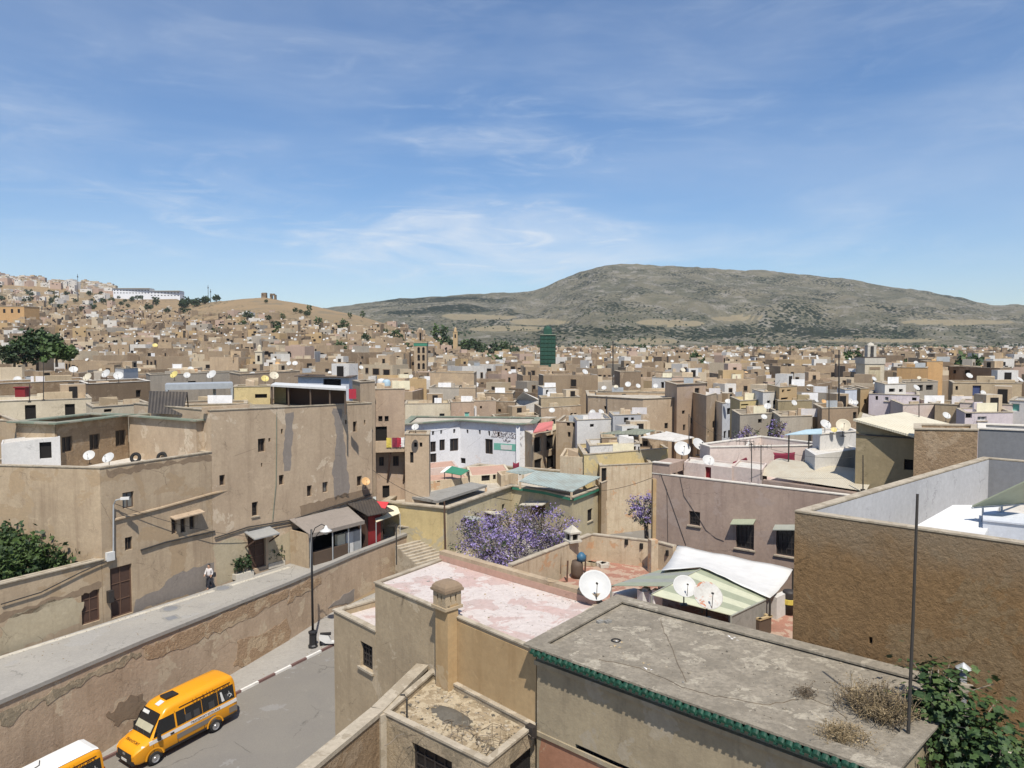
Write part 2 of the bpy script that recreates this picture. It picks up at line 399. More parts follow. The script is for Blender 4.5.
plaster('pale_pink', (.62, .53, .475), (.46, .36, .31), patch=(.58, .5, .45), streak=.5)
plaster('lilac', (.56, .50, .51), (.42, .37, .42), streak=.5)
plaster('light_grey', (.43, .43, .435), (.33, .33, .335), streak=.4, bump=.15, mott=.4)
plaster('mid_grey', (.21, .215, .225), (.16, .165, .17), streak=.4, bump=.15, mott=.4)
plaster('orange', (.52, .33, .16), (.36, .23, .12))
plaster('wall_street', (.475, .36, .255), (.29, .21, .14), patch=(.51, .41, .29), patch_at=.57, bump=.6, s=1.2, bdist=.06)
plaster('wall_eroded', (.41, .285, .18), (.27, .18, .11), patch=(.49, .375, .25), patch_at=.54, bump=1., s=2.2, bdist=.12)
plaster('wall_damp', (.42, .34, .235), (.2, .16, .11), patch=(.26, .215, .15), patch_at=.5, bump=.8, s=2.4, bdist=.08)
plaster('patch_grey', (.27, .235, .205), (.2, .175, .15), bump=.5)
plaster('patch_dark', (.27, .2, .135), (.2, .145, .1), bump=.8)
plaster('patch_pale', (.45, .385, .27), (.33, .27, .18), bump=.5)
plaster('coping', (.46, .40, .31), (.25, .21, .155), patch=(.32, .27, .2), patch_at=.54, bump=.6, s=3)
plaster('coping_white', (.68, .64, .57), (.46, .42, .36), bump=.3, s=3)
plaster('roof_pale', (.52, .475, .40), (.30, .265, .21), patch=(.40, .35, .28), patch_at=.55, s=2, mott=1.)
plaster('roof_white', (.60, .575, .53), (.38, .345, .30), s=2)
plaster('roof_grey', (.34, .30, .237), (.11, .095, .072), patch=(.43, .385, .305), patch_at=.565, bump=1., s=2.8, streak=0, fine=7, mott=1., bdist=.05, grain=.85)
plaster('roof_pink', (.50, .37, .335), (.42, .395, .365), patch=(.56, .505, .47), patch_at=.47, bump=.5, s=2., streak=0, mott=1.)
plaster('roof_rubble', (.37, .295, .195), (.17, .13, .085), patch=(.46, .385, .27), patch_at=.5, bump=1., s=5, streak=0, fine=12, mott=1.)
plaster('roof_red', (.36, .185, .135), (.24, .14, .10), patch=(.42, .31, .235), patch_at=.5, s=3, streak=0, mott=1., fine=8)
plaster('roof_salmon', (.50, .315, .24), (.36, .24, .185), s=2, streak=0)
plaster('gravel', (.15, .135, .11), (.07, .062, .05), patch=(.22, .2, .16), s=6, streak=0, fine=22, mott=1., bump=1.)
plaster('terrace_wall', (.55, .455, .325), (.35, .25, .16), patch=(.50, .31, .18), patch_at=.60, bump=.5, s=2.2, streak=.9)
plaster('concrete', (.30, .29, .265), (.18, .17, .155), bump=.4, s=2)
plaster('pave', (.345, .328, .295), (.235, .225, .21), patch=(.325, .315, .295), patch_at=.58, bump=.1, streak=0, s=.8, mott=.8, fine=9)
plaster('eaves_dull', (.20, .235, .18), (.12, .13, .10), patch=(.3, .28, .22), patch_at=.55)
plaster('road', (.21, .195, .17), (.165, .155, .145), patch=(.24, .23, .215), patch_at=.58, bump=.15, streak=0, s=.6, mott=.9, fine=14)
plaster('sidewalk', (.33, .312, .28), (.22, .205, .19), bump=.15, streak=0, s=1.2)
plaster('white_stone', (.54, .505, .435), (.36, .33, .275), bump=.2, s=3)
plaster('kerb_white', (.74, .72, .68), (.5, .48, .44), bump=.1, s=3)
plaster('kerb_red', (.17, .10, .09), (.12, .08, .07), bump=.1, s=3)
plaster('ground', (.36, .29, .19), (.22, .175, .11), patch=(.27, .225, .14), patch_at=.55, s=.25, bump=.4, streak=0)
plaster('town_tan', (.40, .305, .205), (.26, .19, .13), patch=(.43, .325, .21), patch_at=.57, rnd=.22)
plaster('town_cream', (.55, .455, .325), (.40, .33, .23), rnd=.18)
plaster('town_brown', (.27, .20, .135), (.17, .125, .085), patch=(.36, .275, .19), patch_at=.57, rnd=.2, bump=.7)
plaster('town_white', (.64, .615, .57), (.42, .39, .345), rnd=.1)
plaster('town_pink', (.47, .35, .275), (.4, .3, .25), rnd=.15)
plaster('town_ochre', (.47, .34, .19), (.37, .27, .15), rnd=.15)
plaster('town_grey', (.40, .355, .29), (.24, .22, .195), rnd=.2)
plaster('sunlit_town_roof', (.56, .51, .43), (.33, .285, .22), patch=(.42, .37, .3), patch_at=.54, s=1.6, rnd=.25, mott=1.)  # sunlight on the flat roofs is put into this lighter colour
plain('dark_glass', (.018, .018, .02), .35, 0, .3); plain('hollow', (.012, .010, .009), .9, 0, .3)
plain('frame_dark', (.10, .07, .05), .7); plain('iron', (.035, .03, .028), .6); plain('wood_dark', (.075, .042, .03), .7); plain('wood_mid', (.13, .075, .05), .7)
plain('red_metal', (.22, .018, .022), .55); plain('white_paint', (.62, .62, .60), .5); plain('grey_shutter', (.19, .19, .175), .6); plain('blue_cloth', (.05, .07, .16), .8)
plain('teal_paint', (.15, .42, .34), .6); plain('silver', (.50, .51, .50), .4, .5); plain('galv', (.44, .46, .47), .5, .3)
plain('dish_white', (.50, .50, .485), .5, 0, .18); plain('dish_yellow', (.55, .46, .16), .5); plain('dish_orange', (.55, .33, .14), .5); plain('dish_cream', (.52, .47, .36), .5)
m_, nt, b_ = newmat('dish_rust'); P_ = position(nt); cr_ = mixc(nt, ramp(nt, noise_node(nt, mapping(nt, P_, (2.2, 2.2, 4.5)), 1.1, 7, .6, .6), .56, .62), (.47, .46, .43), (.40, .13, .05)); nt.links.new(mixc(nt, ramp(nt, noise_node(nt, P_, 6, 6, .7), .4, .7, 0, .5), cr_, (.30, .28, .25)), b_.inputs['Base Color']); b_.inputs['Roughness'].default_value = .6
plain('mast', (.06, .055, .05), .6, .3); plain('rust', (.10, .055, .035), .8); plain('lamp_black', (.02, .02, .022), .45)
plain('green_tile', (.010, .06, .037), .6, 0, .8, 7., .3); plain('green_paint', (.05, .22, .14), .6); plain('green_net', (.022, .075, .052), .8, 0, .5, .6)
plain('bus_orange', (.72, .305, .012), .28, 0, .06, 1., .5); plain('bus_white', (.66, .66, .645), .35, 0, .08); plain('bus_grey', (.17, .15, .13), .5); plain('bus_stripe', (.62, .60, .58), .4, 0, .1)
plain('tyre', (.018, .018, .018), .85); plain('rim', (.45, .45, .45), .4, .7); plain('lamp_clear', (.62, .62, .6), .2); plain('tail_red', (.25, .01, .01), .3)
plain('bus_seat', (.05, .05, .052), .4, 0, .4); plain('bus_glass', (.013, .014, .016), .12, 0, .2, 1., .6); plain('ink', (.05, .015, .008), .7); plain('seat_tan', (.42, .40, .29), .8)
plain('tarp_white', (.64, .64, .625), .7, 0, .2, 1.2); plain('skin', (.42, .25, .17), .6); plain('cloth_pale', (.60, .57, .56), .9); plain('cloth_black', (.025, .025, .032), .9); plain('hair', (.02, .015, .012), .8)
plain('cloth_red', (.36, .03, .05), .9); plain('cloth_wine', (.20, .025, .05), .9); plain('cloth_cream', (.72, .66, .48), .9); plain('cloth_white', (.78, .77, .76), .9); plain('cloth_yellow', (.6, .48, .1), .9)
plain('canopy_green', (.31, .335, .24), .6); plain('canopy_lime', (.52, .53, .39), .5); plain('canopy_grey', (.30, .31, .27), .5); plain('blue_grey', (.36, .46, .50), .6)
plain('bark', (.16, .125, .095), .9, 0, .5, 8.); plain('bark_pale', (.24, .2, .16), .9, 0, .5, 8.); plain('plastic_blue', (.04, .12, .2), .5); plain('wood_pale', (.42, .32, .18), .8); plain('plank', (.20, .13, .08), .9)
plain('red_cap', (.55, .05, .06), .7); plain('tyre_black', (.02, .02, .02), .9); plain('orange_plastic', (.55, .22, .07), .6); plain('sky_blue', (.34, .46, .53), .6)
def leafmat(name, c, c2, trans=.25):
    m, nt, b = newmat(name); P = position(nt)
    col = mixc(nt, ramp(nt, noise_node(nt, P, 1.4, 4, .7), .35, .65), c, c2)
    col = mixc(nt, ramp(nt, noise_node(nt, P, 14., 3, .7), .35, .7, 0, .6), col, tuple(x * .5 for x in c))
    nt.links.new(col, b.inputs['Base Color']); b.inputs['Roughness'].default_value = .6; b.inputs['Specular IOR Level'].default_value = .3
    b.inputs['Subsurface Weight'].default_value = 0
    return m
leafmat('leaf_garden', (.045, .085, .022), (.085, .125, .04)); leafmat('leaf_fig', (.022, .048, .015), (.05, .092, .028)); leafmat('leaf_dark', (.025, .05, .02), (.05, .08, .03))
leafmat('leaf_olive', (.06, .085, .04), (.09, .11, .06)); leafmat('leaf_light', (.08, .13, .03), (.05, .09, .03))
leafmat('bloom', (.23, .175, .40), (.33, .27, .50)); leafmat('bloom_dry', (.27, .235, .25), (.17, .15, .12)); leafmat('dry_twig', (.34, .26, .15), (.24, .18, .10)); leafmat('dry_dark', (.12, .09, .06), (.18, .135, .085))
corrugated('sheet_green', (.31, .365, .345), (.22, .20, .16), (.75, -.65, 0), 22.); corrugated('sheet_dark', (.05, .042, .036), (.09, .072, .055), (.9, .3, 0), 26.)
corrugated('sheet_beige', (.47, .43, .34), (.36, .29, .2), (.75, -.65, 0), 60., .4, .008); corrugated('sheet_red', (.52, .16, .15), (.4, .2, .17), (.8, -.5, 0), 20., .4); corrugated('sheet_cream', (.60, .55, .42), (.5, .43, .3), (.75, -.65, 0), 50., .3, .008)
corrugated('sheet_moss', (.20, .22, .17), (.12, .12, .09), (.75, -.65, 0), 18.)
# ================================================================ ground, hills, mountain
def lerp_list(L, x):
    if x <= L[0][0]: return L[0][1]
    for (x0, y0), (x1, y1) in zip(L, L[1:]):
        if x <= x1: return y0 + (y1 - y0) * (x - x0) / (x1 - x0)
    return L[-1][1]
SKY_L = [(-700, 258), (-300, 266), (0, 279), (60, 284), (100, 288), (180, 299), (215, 301), (245, 299), (268, 298), (290, 301), (320, 307), (350, 313), (380, 321), (420, 333), (460, 346), (500, 352)]
RL = [(-700, 1500), (120, 1500), (230, 1050), (500, 900)]
def sstep(t): t = max(0., min(1., t)); return t * t * (3 - 2 * t)
def along(x, y): return .46 * x + .89 * y
def street_z(x, y): return max(-2.5, min(5.6, 1.9 + .072 * (along(x, y) - 26.4)))
def ground_z(x, y):
    base = street_z(x, y) - .08
    if y > 70: base += (6. - base) * sstep((y - 70) / 40)
    if y > 200: base += 14 * min(1., (y - 200) / 1300)
    px = 512 + F * x / max(y, 20)
    sk = lerp_list(SKY_L, px)
    if px < 500 and y > 120:
        Rr = lerp_list(RL, px); zr = CZ + (345 - sk) / F * Rr
        t = (y - 120) / (Rr - 120)
        zl = 6 + (zr - 6) * min(1, t) ** 1.5 - max(0, y - Rr) * .12
        hz = sstep((500 - px) / 60)
        base = base + (max(zl, base if t < 1 else zl) - base) * hz
        base += hz * min(1, t) * 5 * noise.noise(Vector((x * .012, y * .012, 3))) * (1 if t < .95 else .3)
    return base
def polar(name, cols, rows, f, mat, attr=None):
    mb = MB(); vs_ = []
    for y in rows:
        vs_.append([Vector(((px - 512) / F * max(y, 1) if y > 30 else (px - 512) / F * 30 * 1.0, y, 0)) for px in cols])
    for r in vs_:
        for p in r: p.z = f(p.x, p.y)
    mb.grid(vs_)
    o = mb.build(name, mat, smooth=True)
    if attr:
        at = o.data.attributes.new('veg', 'FLOAT', 'POINT'); at.data.foreach_set('value', [attr(p) for r in vs_ for p in r])
    return structure(o)
rows = [-60, -20, 0, 10, 20, 30]; y = 30
while y < 1750: y *= 1.028; rows.append(y)
# hill material: dry earth with scrub
def landmat(name, earth, earth2, scrub, rock, dot_scale, dots, vegattr):
    m, nt, b = newmat(name); P = position(nt)
    col = mixc(nt, ramp(nt, noise_node(nt, P, .006, 9, .65), .4, .62), earth, earth2)
    if rock: col = mixc(nt, ramp(nt, noise_node(nt, mapping(nt, P, (1, 1, 2.)), .018, 10, .72), .5, .62), col, rock)
    vo = N(nt, 'ShaderNodeTexVoronoi'); vo.inputs['Scale'].default_value = dot_scale; nt.links.new(P, vo.inputs['Vector'])
    dens = noise_node(nt, P, .0045, 8, .66)
    th = N(nt, 'ShaderNodeMath', operation='MULTIPLY_ADD'); nt.links.new(dens, th.inputs[0]); th.inputs[1].default_value = dots; th.inputs[2].default_value = -.46 * dots + (.27 if vegattr else .08)
    thr = th.outputs[0]
    if vegattr:
        a = N(nt, 'ShaderNodeAttribute', attribute_name='veg'); ad = N(nt, 'ShaderNodeMath', operation='ADD'); nt.links.new(thr, ad.inputs[0]); nt.links.new(a.outputs['Fac'], ad.inputs[1]); thr = ad.outputs[0]
    sb = N(nt, 'ShaderNodeMath', operation='SUBTRACT'); nt.links.new(thr, sb.inputs[0]); nt.links.new(vo.outputs['Distance'], sb.inputs[1])
    col = mixc(nt, ramp(nt, sb.outputs[0], -.07, .12), col, scrub)
    if vegattr:
        col = mixc(nt, ramp(nt, a.outputs['Fac'], -.35, -.55), col, (.235, .20, .13))
    nt.links.new(col, b.inputs['Base Color']); b.inputs['Roughness'].default_value = 1; b.inputs['Specular IOR Level'].default_value = .05
    if vegattr:
        bp = N(nt, 'ShaderNodeBump'); bp.inputs['Strength'].default_value = 1.; bp.inputs['Distance'].default_value = 38.; nt.links.new(noise_node(nt, mapping(nt, P, (1, .6, 1.)), .0075, 9, .66, .6), bp.inputs['Height']); nt.links.new(bp.outputs[0], b.inputs['Normal'])
    return m
landmat('land_near', (.225, .17, .105), (.27, .195, .115), (.05, .05, .03), (.19, .155, .105), .16, 2.4, False)
landmat('land_far', (.158, .145, .102), (.098, .098, .068), (.018, .026, .016), (.215, .20, .168), .085, 1.9, True)
polar('ground', [x for x in range(-900, 2001, 22)], rows, ground_z, 'land_near')
SKY_M = [(-300, 330), (100, 322), (250, 314), (330, 308), (360, 304), (400, 299), (450, 296), (500, 293), (535, 291), (560, 280), (590, 269), (620, 264), (660, 266), (700, 268), (740, 271), (760, 270), (800, 275), (850, 280), (880, 286), (920, 291), (960, 298), (985, 304), (998, 307), (1008, 303), (1024, 306), (1060, 312), (1200, 320), (1500, 330)]
YM = 3600.
def mount_z(x, y):
    px = 512 + F * x / y; t = (y - 1450) / (YM - 1450)
    sk = lerp_list(SKY_M, px); sk = (sk + lerp_list(SKY_M, px - 6) + lerp_list(SKY_M, px + 6)) / 3
    zr = CZ + (345 - sk) / F * YM; z0 = 19.
    tt = max(0, min(1, t)); k = .45 + .55 * sstep((px - 480) / 120)
    pr = tt ** (1.1 + .5 * k) if t <= 1 else 1 - (t - 1) * .7
    z = z0 + (zr - z0) * pr
    e = math.sin(math.pi * max(0, min(1, t))) ** .8 if 0 < t < 1 else 0
    n = noise.fractal(Vector((x * .0021, y * .0012, .7)), 1., 2.1, 6)
    rg = 1 - abs(noise.fractal(Vector((x * .0035, y * .0016, 4.)), 1., 2.1, 5))
    z += e * (52 * n + 60 * (rg - .75)) * (.35 + .65 * k)
    if t > .85: z += 5 * noise.noise(Vector((x * .02, y * .02, 1.3))) + 3 * noise.noise(Vector((x * .06, y * .05, 2.3)))
    return z
PALE = [(670, 323, 36, 3.6), (735, 318, 28, 2.6), (480, 317, 40, 3), (540, 322, 34, 3.5), (960, 322, 60, 3), (505, 329, 40, 3), (645, 341, 35, 3), (880, 340, 60, 2)]
DARK = [(800, 334, 170, 7), (470, 309, 50, 4.5), (560, 328, 60, 4), (640, 330, 80, 5), (760, 328, 60, 4), (690, 334, 140, 6), (880, 329, 60, 4), (430, 300, 90, 3), (420, 312, 50, 3)]
def veg(p):
    if p.y < 200: return 0
    px, py, _ = proj(p); v = 0
    wob = 10 * noise.noise(Vector((p.x * .006, p.y * .004, 9))); 
    for (cx, cy, rx, ry) in PALE:
        d = ((px - cx) / rx) ** 2 + ((py - cy + wob * .15) / ry) ** 2 + .5 * noise.noise(Vector((p.x * .008, p.y * .006, 2)))
        if d < 1: v = min(v, -.9 * min(1, (1 - d) * 3))
    for (cx, cy, rx, ry) in DARK:
        d = ((px - cx) / rx) ** 2 + ((py - cy + wob * .15) / ry) ** 2 + .9 * noise.noise(Vector((p.x * .007, p.y * .005, 5)))
        if d < 1 and v == 0: v = .36 * min(1, (1 - d) * 2)
    return v
mrows = [1450 + (5000 - 1450) * (i / 190) ** 1.15 for i in range(191)]
polar('mountain', [x for x in range(-200, 1400, 4)], mrows, mount_z, 'land_far', veg)
# ================================================================ streets
DIRS = Vector((.46, .888)); NRM = Vector((.888, -.46))           # along the street / towards its right side
def on_line(px, py_coping): return U(px, py_coping, 17.0)
COP = [V2(U(px, py, 17.0)) for px, py in ((-60, 735), (0, 703), (143, 642), (288, 584), (350, 557), (417, 531))]
COP[0] = COP[1] - (COP[2] - COP[1]).normalized() * 34
WB0, WB1 = V2(U(0, 656, 17.3)), V2(U(373, 540, 17.3))            # foot of the house wall along the raised walk
PZ = CZ - 17.3
# raised walk (one sheet on a solid body)
far = COP[-1]
body = [COP[0], COP[1], COP[2], COP[3], COP[4], COP[5], V2(U(392, 520, 17.3)), WB1 + Vector((1, 3)), WB0, WB0 - (WB1 - WB0).normalized() * 34]
mb = MB(); mb.prism([Vector((p.x, p.y)) for p in body], -2., PZ, 0); structure(mb.build('raised_walk', 'pave'))
# pale gutter strip at the foot of the houses
mb = MB(); d = (WB1 - WB0).normalized(); nn = Vector((d.y, -d.x))
a, b = WB0 - d * 33, WB0 + d * 20
mb.poly([(*(a + nn * .05), PZ + .004), (*(a + nn * .42), PZ + .004), (*(b + nn * .42), PZ + .004), (*(b + nn * .05), PZ + .004)]); structure(mb.build('gutter_strip', 'white_stone'))
# lower street sheet, pavement, kerb
def st(x, y, dz=0.): return Vector((x, y, street_z(x, y) + dz))
K0, K1 = V2(U(240, 690, 21.55)), V2(U(331, 645, 21.05))
KD = (K1 - K0).normalized(); KN = Vector((KD.y, -KD.x))
mb = MB(); KA = K0 - KD * 60; A = KA; Bk = K1 + KD * 45
rowsR = []
for i in range(33):
    p = A + (Bk - A) * i / 32; rowsR.append([st(*(p + KN * q), 0) for q in (-4.5, 0, 4, 8, 11)])
mb.grid([r[::-1] for r in rowsR]); structure(mb.build('road', 'road'))
mb = MB()
for i in range(24):
    p = A + (Bk - A) * i / 24; q = A + (Bk - A) * (i + 1) / 24
    mb.poly([st(*p, .13), st(*q, .13), st(*(q - KN * 4.2), .14), st(*(p - KN * 4.2), .14)])
structure(mb.build('pavement', 'sidewalk'))
i = 0
s = 0.
mb0 = MB(); Lk = (Bk - A).length
while s < Lk - 1:
    l = 1.25; p, q = A + KD * s, A + KD * (s + l)
    P0, P1 = st(*p), st(*q)
    v = [Vector((*(p + KN * o), street_z(*p) + z)) for o, z in ((0, -.05), (.16, -.05), (.16, .14), (0, .14))]
    v2 = [Vector((*(q + KN * o), street_z(*q) + z)) for o, z in ((0, -.05), (.16, -.05), (.16, .14), (0, .14))]
    mi = i % 2
    mb0.poly(v, mi); mb0.poly(v2[::-1], mi)
    for k in range(4): mb0.poly([v[k], v2[k], v2[(k + 1) % 4], v[(k + 1) % 4]], mi)
    s += l; i += 1
structure(mb0.build('kerb', ['kerb_white', 'kerb_red']))
# manhole covers on the walk
for px, py, sq in ((170.5, 608.5, 0), (171.5, 618, 1), (223, 588, 0)):
    p = U(px, py, 17.3); mb = MB(); r = .42
    mb.lathe([(.0, .012), (r, .012), (r + .02, .004)], (p.x, p.y, PZ), 18 if not sq else 4); mb.lathe([(r + .03, .004), (r + .25, .004)], (p.x, p.y, PZ + .002), 18 if not sq else 4, 1)
    o = mb.build('manhole_cover', ['mid_grey', 'concrete'])
    tag(o, ('square grate in the raised walk below the wooden doors' if sq else 'round manhole cover beside the square grate in the walk' if px < 200 else 'round manhole cover by the walking person\'s feet'), 'manhole cover', 'covers in the raised walk')
# retaining wall
root = thing('retaining_wall', 'long rendered retaining wall between the raised walk and the lower street', 'wall', (*COP[2], 1.5))
mb = MB(); cb = MB()
HN = NRM
for p, q in zip(COP, COP[1:]):
    L = (q - p).length; k = max(2, int(L / 1.5)); g = []
    for j in range(k + 1):
        c = p + (q - p) * j / k; row = []
        zb = street_z(*c) - .4
        for z in [zb + (7.0 - zb) * t / 8 for t in range(9)]:
            n0 = .10 * noise.noise(Vector((c.x * .5, c.y * .5, z * .7))) + .05 * noise.noise(Vector((c.x * 1.7, c.y * 1.7, z * 2)))
            row.append(Vector((*(c + HN * (.05 + .2 * n0 * (1 if 0 < j < k else .3))), z)))
        g.append(row)
    mb.grid(g)
    cb.prism([p + HN * .14, q + HN * .14, q - HN * .35, p - HN * .35], 6.985, 7.2)
mb.build('wall', 'wall_street', root, smooth=True); cb.build('coping', 'sidewalk', root)
def patch_sheet(poly_px, a, b, off, mat, parent, name='plaster_patch', wob=.06, th=.004):
    """irregular sheet of other plaster on the vertical plane a-b; poly_px are picture points used to measure it"""
    pts = []
    n = len(poly_px)
    dd = (V2(b) - V2(a)).normalized(); no = Vector((dd.y, -dd.x))
    for i in range(n):
        p, q = Vector(poly_px[i]), Vector(poly_px[(i + 1) % n]); k = max(2, int((q - p).length / 3.5))
        for j in range(k):
            t = p + (q - p) * j / k; h = hit(t.x, t.y, V2(a), V2(b))
            w1 = wob * noise.noise(h * 2.1) * 2 + wob * noise.noise(h * .8) * 2
            w2 = wob * noise.noise(h * 2.3 + Vector((7, 3, 1))) * 2
            pts.append(Vector((h.x + dd.x * w1, h.y + dd.y * w1, h.z + w2)))
    m = MB(); O = Vector((*no, 0))
    f = [p + O * (off + th) for p in pts]; bk = [p + O * (off - .03) for p in pts]
    k = len(pts); m.v = f + bk; m.f = [tuple(range(k))] + [(i, k + i, k + (i + 1) % k, (i + 1) % k) for i in range(k)]; m.m = [0] * (k + 1)
    # orient outward
    c = (f[1] - f[0]).cross(f[2] - f[0])
    return m.build(name, mat, parent)
o3 = .33
for seg, pp, mt in ((1, [(0, 640 + 75), (60, 688), (140, 651), (143, 656), (100, 676), (40, 706), (0, 726)], 'wall_damp'),
                    (2, [(143, 648), (200, 624), (262, 598), (290, 588), (286, 600), (240, 622), (190, 645), (150, 661)], 'wall_eroded'),
                    (1, [(104, 716), (132, 694), (146, 700), (150, 716), (138, 728), (128, 716), (112, 728)], 'patch_dark'),
                    (3, [(290, 590), (320, 575), (322, 583), (300, 596), (288, 603)], 'wall_eroded'),
                    (2, [(234, 668), (240, 640), (262, 634), (288, 620), (290, 644), (262, 660)], 'wall_eroded'),
                    (3, [(330, 606), (352, 590), (372, 580), (374, 592), (350, 606)], 'patch_grey')):
    p, q = COP[seg], COP[seg + 1]; patch_sheet(pp, p + HN * .065, q + HN * .065, .006, mt, root, 'eroded_patch', .16)
# end block of the retaining wall and steps going down
p = U(410, 524, 16.2); mb = MB(); mb.box((p.x - .6, p.y + .5, CZ - 17.2), (2.3, 2.0, 2.0), .45); mb.slab([(p.x - 2, p.y - .6, CZ - 16.18), (p.x + .4, p.y - 1.1, CZ - 16.18), (p.x + 1, p.y + 1.2, CZ - 15.8), (p.x - 1.2, p.y + 1.7, CZ - 15.8)], .1)
tag(mb.build('end_pier', 'coping'), 'low rendered pier with sloping cap at the end of the raised walk', 'pier')
st_root = MB(); sdir = Vector((.74, -.67)); sn = Vector((.67, .74)); s0 = V2(U(418, 541, 17.4)) - sn * 2.6
for k in range(22):
    c = s0 + sdir * (.36 * k); q = [c, c + sdir * .37, c + sdir * .37 + sn * 6, c + sn * 6]; st_root.prism(q, 3.5, PZ - .15 * k)
    e = c + sdir * .37; st_root.prism([e - sdir * .07, e, e + sn * 6, e - sdir * .07 + sn * 6], PZ - .15 * k + .004, PZ - .15 * k + .02, 1)
tag(st_root.build('stairs', ['coping', 'white_stone']), 'pale steps leading down beside the yellow wall and the jacaranda', 'stairs')
# ================================================================ long tan house by the raised walk
TB = [V2(U(214, 584.5, 17.3)), V2(U(373, 540, 17.3))]
dT = (TB[1] - TB[0]).normalized(); nT = Vector((-dT.y, dT.x))
zl = CZ - 4.70; zr = CZ - 5.12
polyT = [TB[0], TB[1], TB[1] + nT * 11, TB[0] + nT * 11]
wT = [(258, 438.5, 265.5, 452), (219.5, 475, 225, 485.5), (279, 475, 284, 485), (307, 485.5, 312, 496.5), (322.5, 482, 328, 492.5, 'p'), (353, 421.5, 357, 432), (357, 476, 362, 486), (252, 502, 258, 516, 'g'), (339, 489.5, 343.5, 499, 'p'), (268.5, 438, 270.5, 442, 'h'), (281, 429, 283, 434, 'h'), (261, 463, 262.5, 467, 'h'), (345, 420, 347, 424, 'h'), (364, 420, 365.5, 425, 'h'), (248, 534, 266, 568.5, 'd')]
wTL = [(122.5, 492, 134, 508, 'p'), (125, 537, 132.5, 550), (171.5, 519, 176.5, 534), (180.5, 517.5, 185.5, 532.5), (189.5, 516, 194.5, 529), (110.5, 566, 132.5, 616, 'd')]
house('long tan rendered house with two grey repair strips above the kiosk', polyT, [zl, zr, zr, zl], 4., 'tan', 'roof_grey', .35, .25, {0: wT}, coping='coping', reveal=.3)
rT = [o for o in bpy.data.objects if o.type == 'EMPTY'][-1]
patch_sheet([(286, 414), (294, 412), (292, 440), (290.5, 470), (283.5, 472), (284, 440)], *TB, 0, 'patch_grey', rT, 'plaster_patch', .09)
patch_sheet([(333, 409), (342, 408), (344, 440), (348, 470), (350, 496), (334, 500), (333, 470), (336, 440)], *TB, 0, 'patch_grey', rT, 'plaster_patch', .13)
patch_sheet([(300, 506), (345, 494), (370, 488), (371, 497), (340, 506), (303, 517)], *TB, 0, 'patch_dark', rT, 'plaster_patch', .12)
patch_sheet([(214, 545), (232, 537), (247, 541), (248, 574), (216, 586)], *TB, 0, 'patch_pale', rT, 'plaster_patch', .1)
patch_sheet([(269, 541), (285, 533), (300, 528), (300, 556), (269, 566)], *TB, 0, 'patch_pale', rT, 'plaster_patch', .1)
# drain pipe and cable runs fixed to the face
def wall_line(pts, a, b, off): 
    dd = (V2(b) - V2(a)).normalized(); no = Vector((dd.y, -dd.x, 0))
    return [hit(x, y, V2(a), V2(b)) + no * off for x, y in pts]
mb = MB(); mb.tube(wall_line([(276, 412), (276, 450), (275.5, 484), (272, 520)], *TB, .07), .028, 6); mb.build('drain_pipe', 'eaves_dull', rT)
mb = MB(); mb.tube(wall_line([(214, 538), (247, 527), (290, 520), (330, 507), (371, 494)], *TB, .1), .055, 5)
mb.tube(wall_line([(247, 531), (290, 523), (330, 511), (371, 498)], *TB, .1), .035, 5); mb.build('cable_run', 'mast', rT)
# raised corner parapet
mb = MB(); q0, q1 = TB[0] - dT * .3, TB[0] + dT * 3.4
mb.prism([q0 + nT * .3, q1 + nT * .3, q1 + nT * .6, q0 + nT * .6], zl - .2, zl + .25); mb.build('parapet', 'tan', rT)
# left wing with sunk terrace
LW = [V2(U(104, 620, 17.3)), TB[0]]
dl = (LW[1] - LW[0]).normalized(); nl = Vector((-dl.y, dl.x))
lc = V2(U(-40, 462, 7.5)); zlw = CZ - 7.68
back = LW[1] + nl * 9
polyL = [LW[0], LW[1] - dl * .02, LW[1] + nT * 9.5, V2(U(-40, 462, 7.5)) + Vector((5, 10)), V2(U(-40, 462, 7.5))]
rL = house('tan house wing with sunk roof terrace and two white dishes', polyL, zlw, 4., 'tan_old', 'roof_white', 1.0, .3, {0: wTL}, coping='coping')
mb = MB(); mb.tube(wall_line([(113, 520), (160, 508), (210, 494), (246, 486)], LW[0], LW[1], .05), .09, 6); mb.build('string_course', 'tan_old', rL)
mb = MB(); mb.tube(wall_line([(140, 550), (165, 542), (214, 531)], LW[0], LW[1], .09), .06, 5); mb.build('cable_run', 'mast', rL)
mb = MB(); a3 = wall_line([(170, 516.5), (200, 509)], LW[0], LW[1], .0); a4 = wall_line([(170, 516.5), (200, 509)], LW[0], LW[1], .55)
mb.slab([a4[0] - Vector((0, 0, .12)), a4[1] - Vector((0, 0, .12)), a3[1], a3[0]], .08); mb.build('window_hood', 'tan', rL)
patch_sheet([(104, 470), (112, 469), (160, 462), (212, 455), (212, 459), (150, 470), (106, 478)], LW[0], LW[1], 0, 'patch_dark', rL, 'plaster_patch', .14)
patch_sheet([(134, 600), (150, 594), (176, 575), (213, 562), (214, 588), (160, 603), (134, 614)], LW[0], LW[1], 0, 'patch_grey', rL, 'plaster_patch', .12)
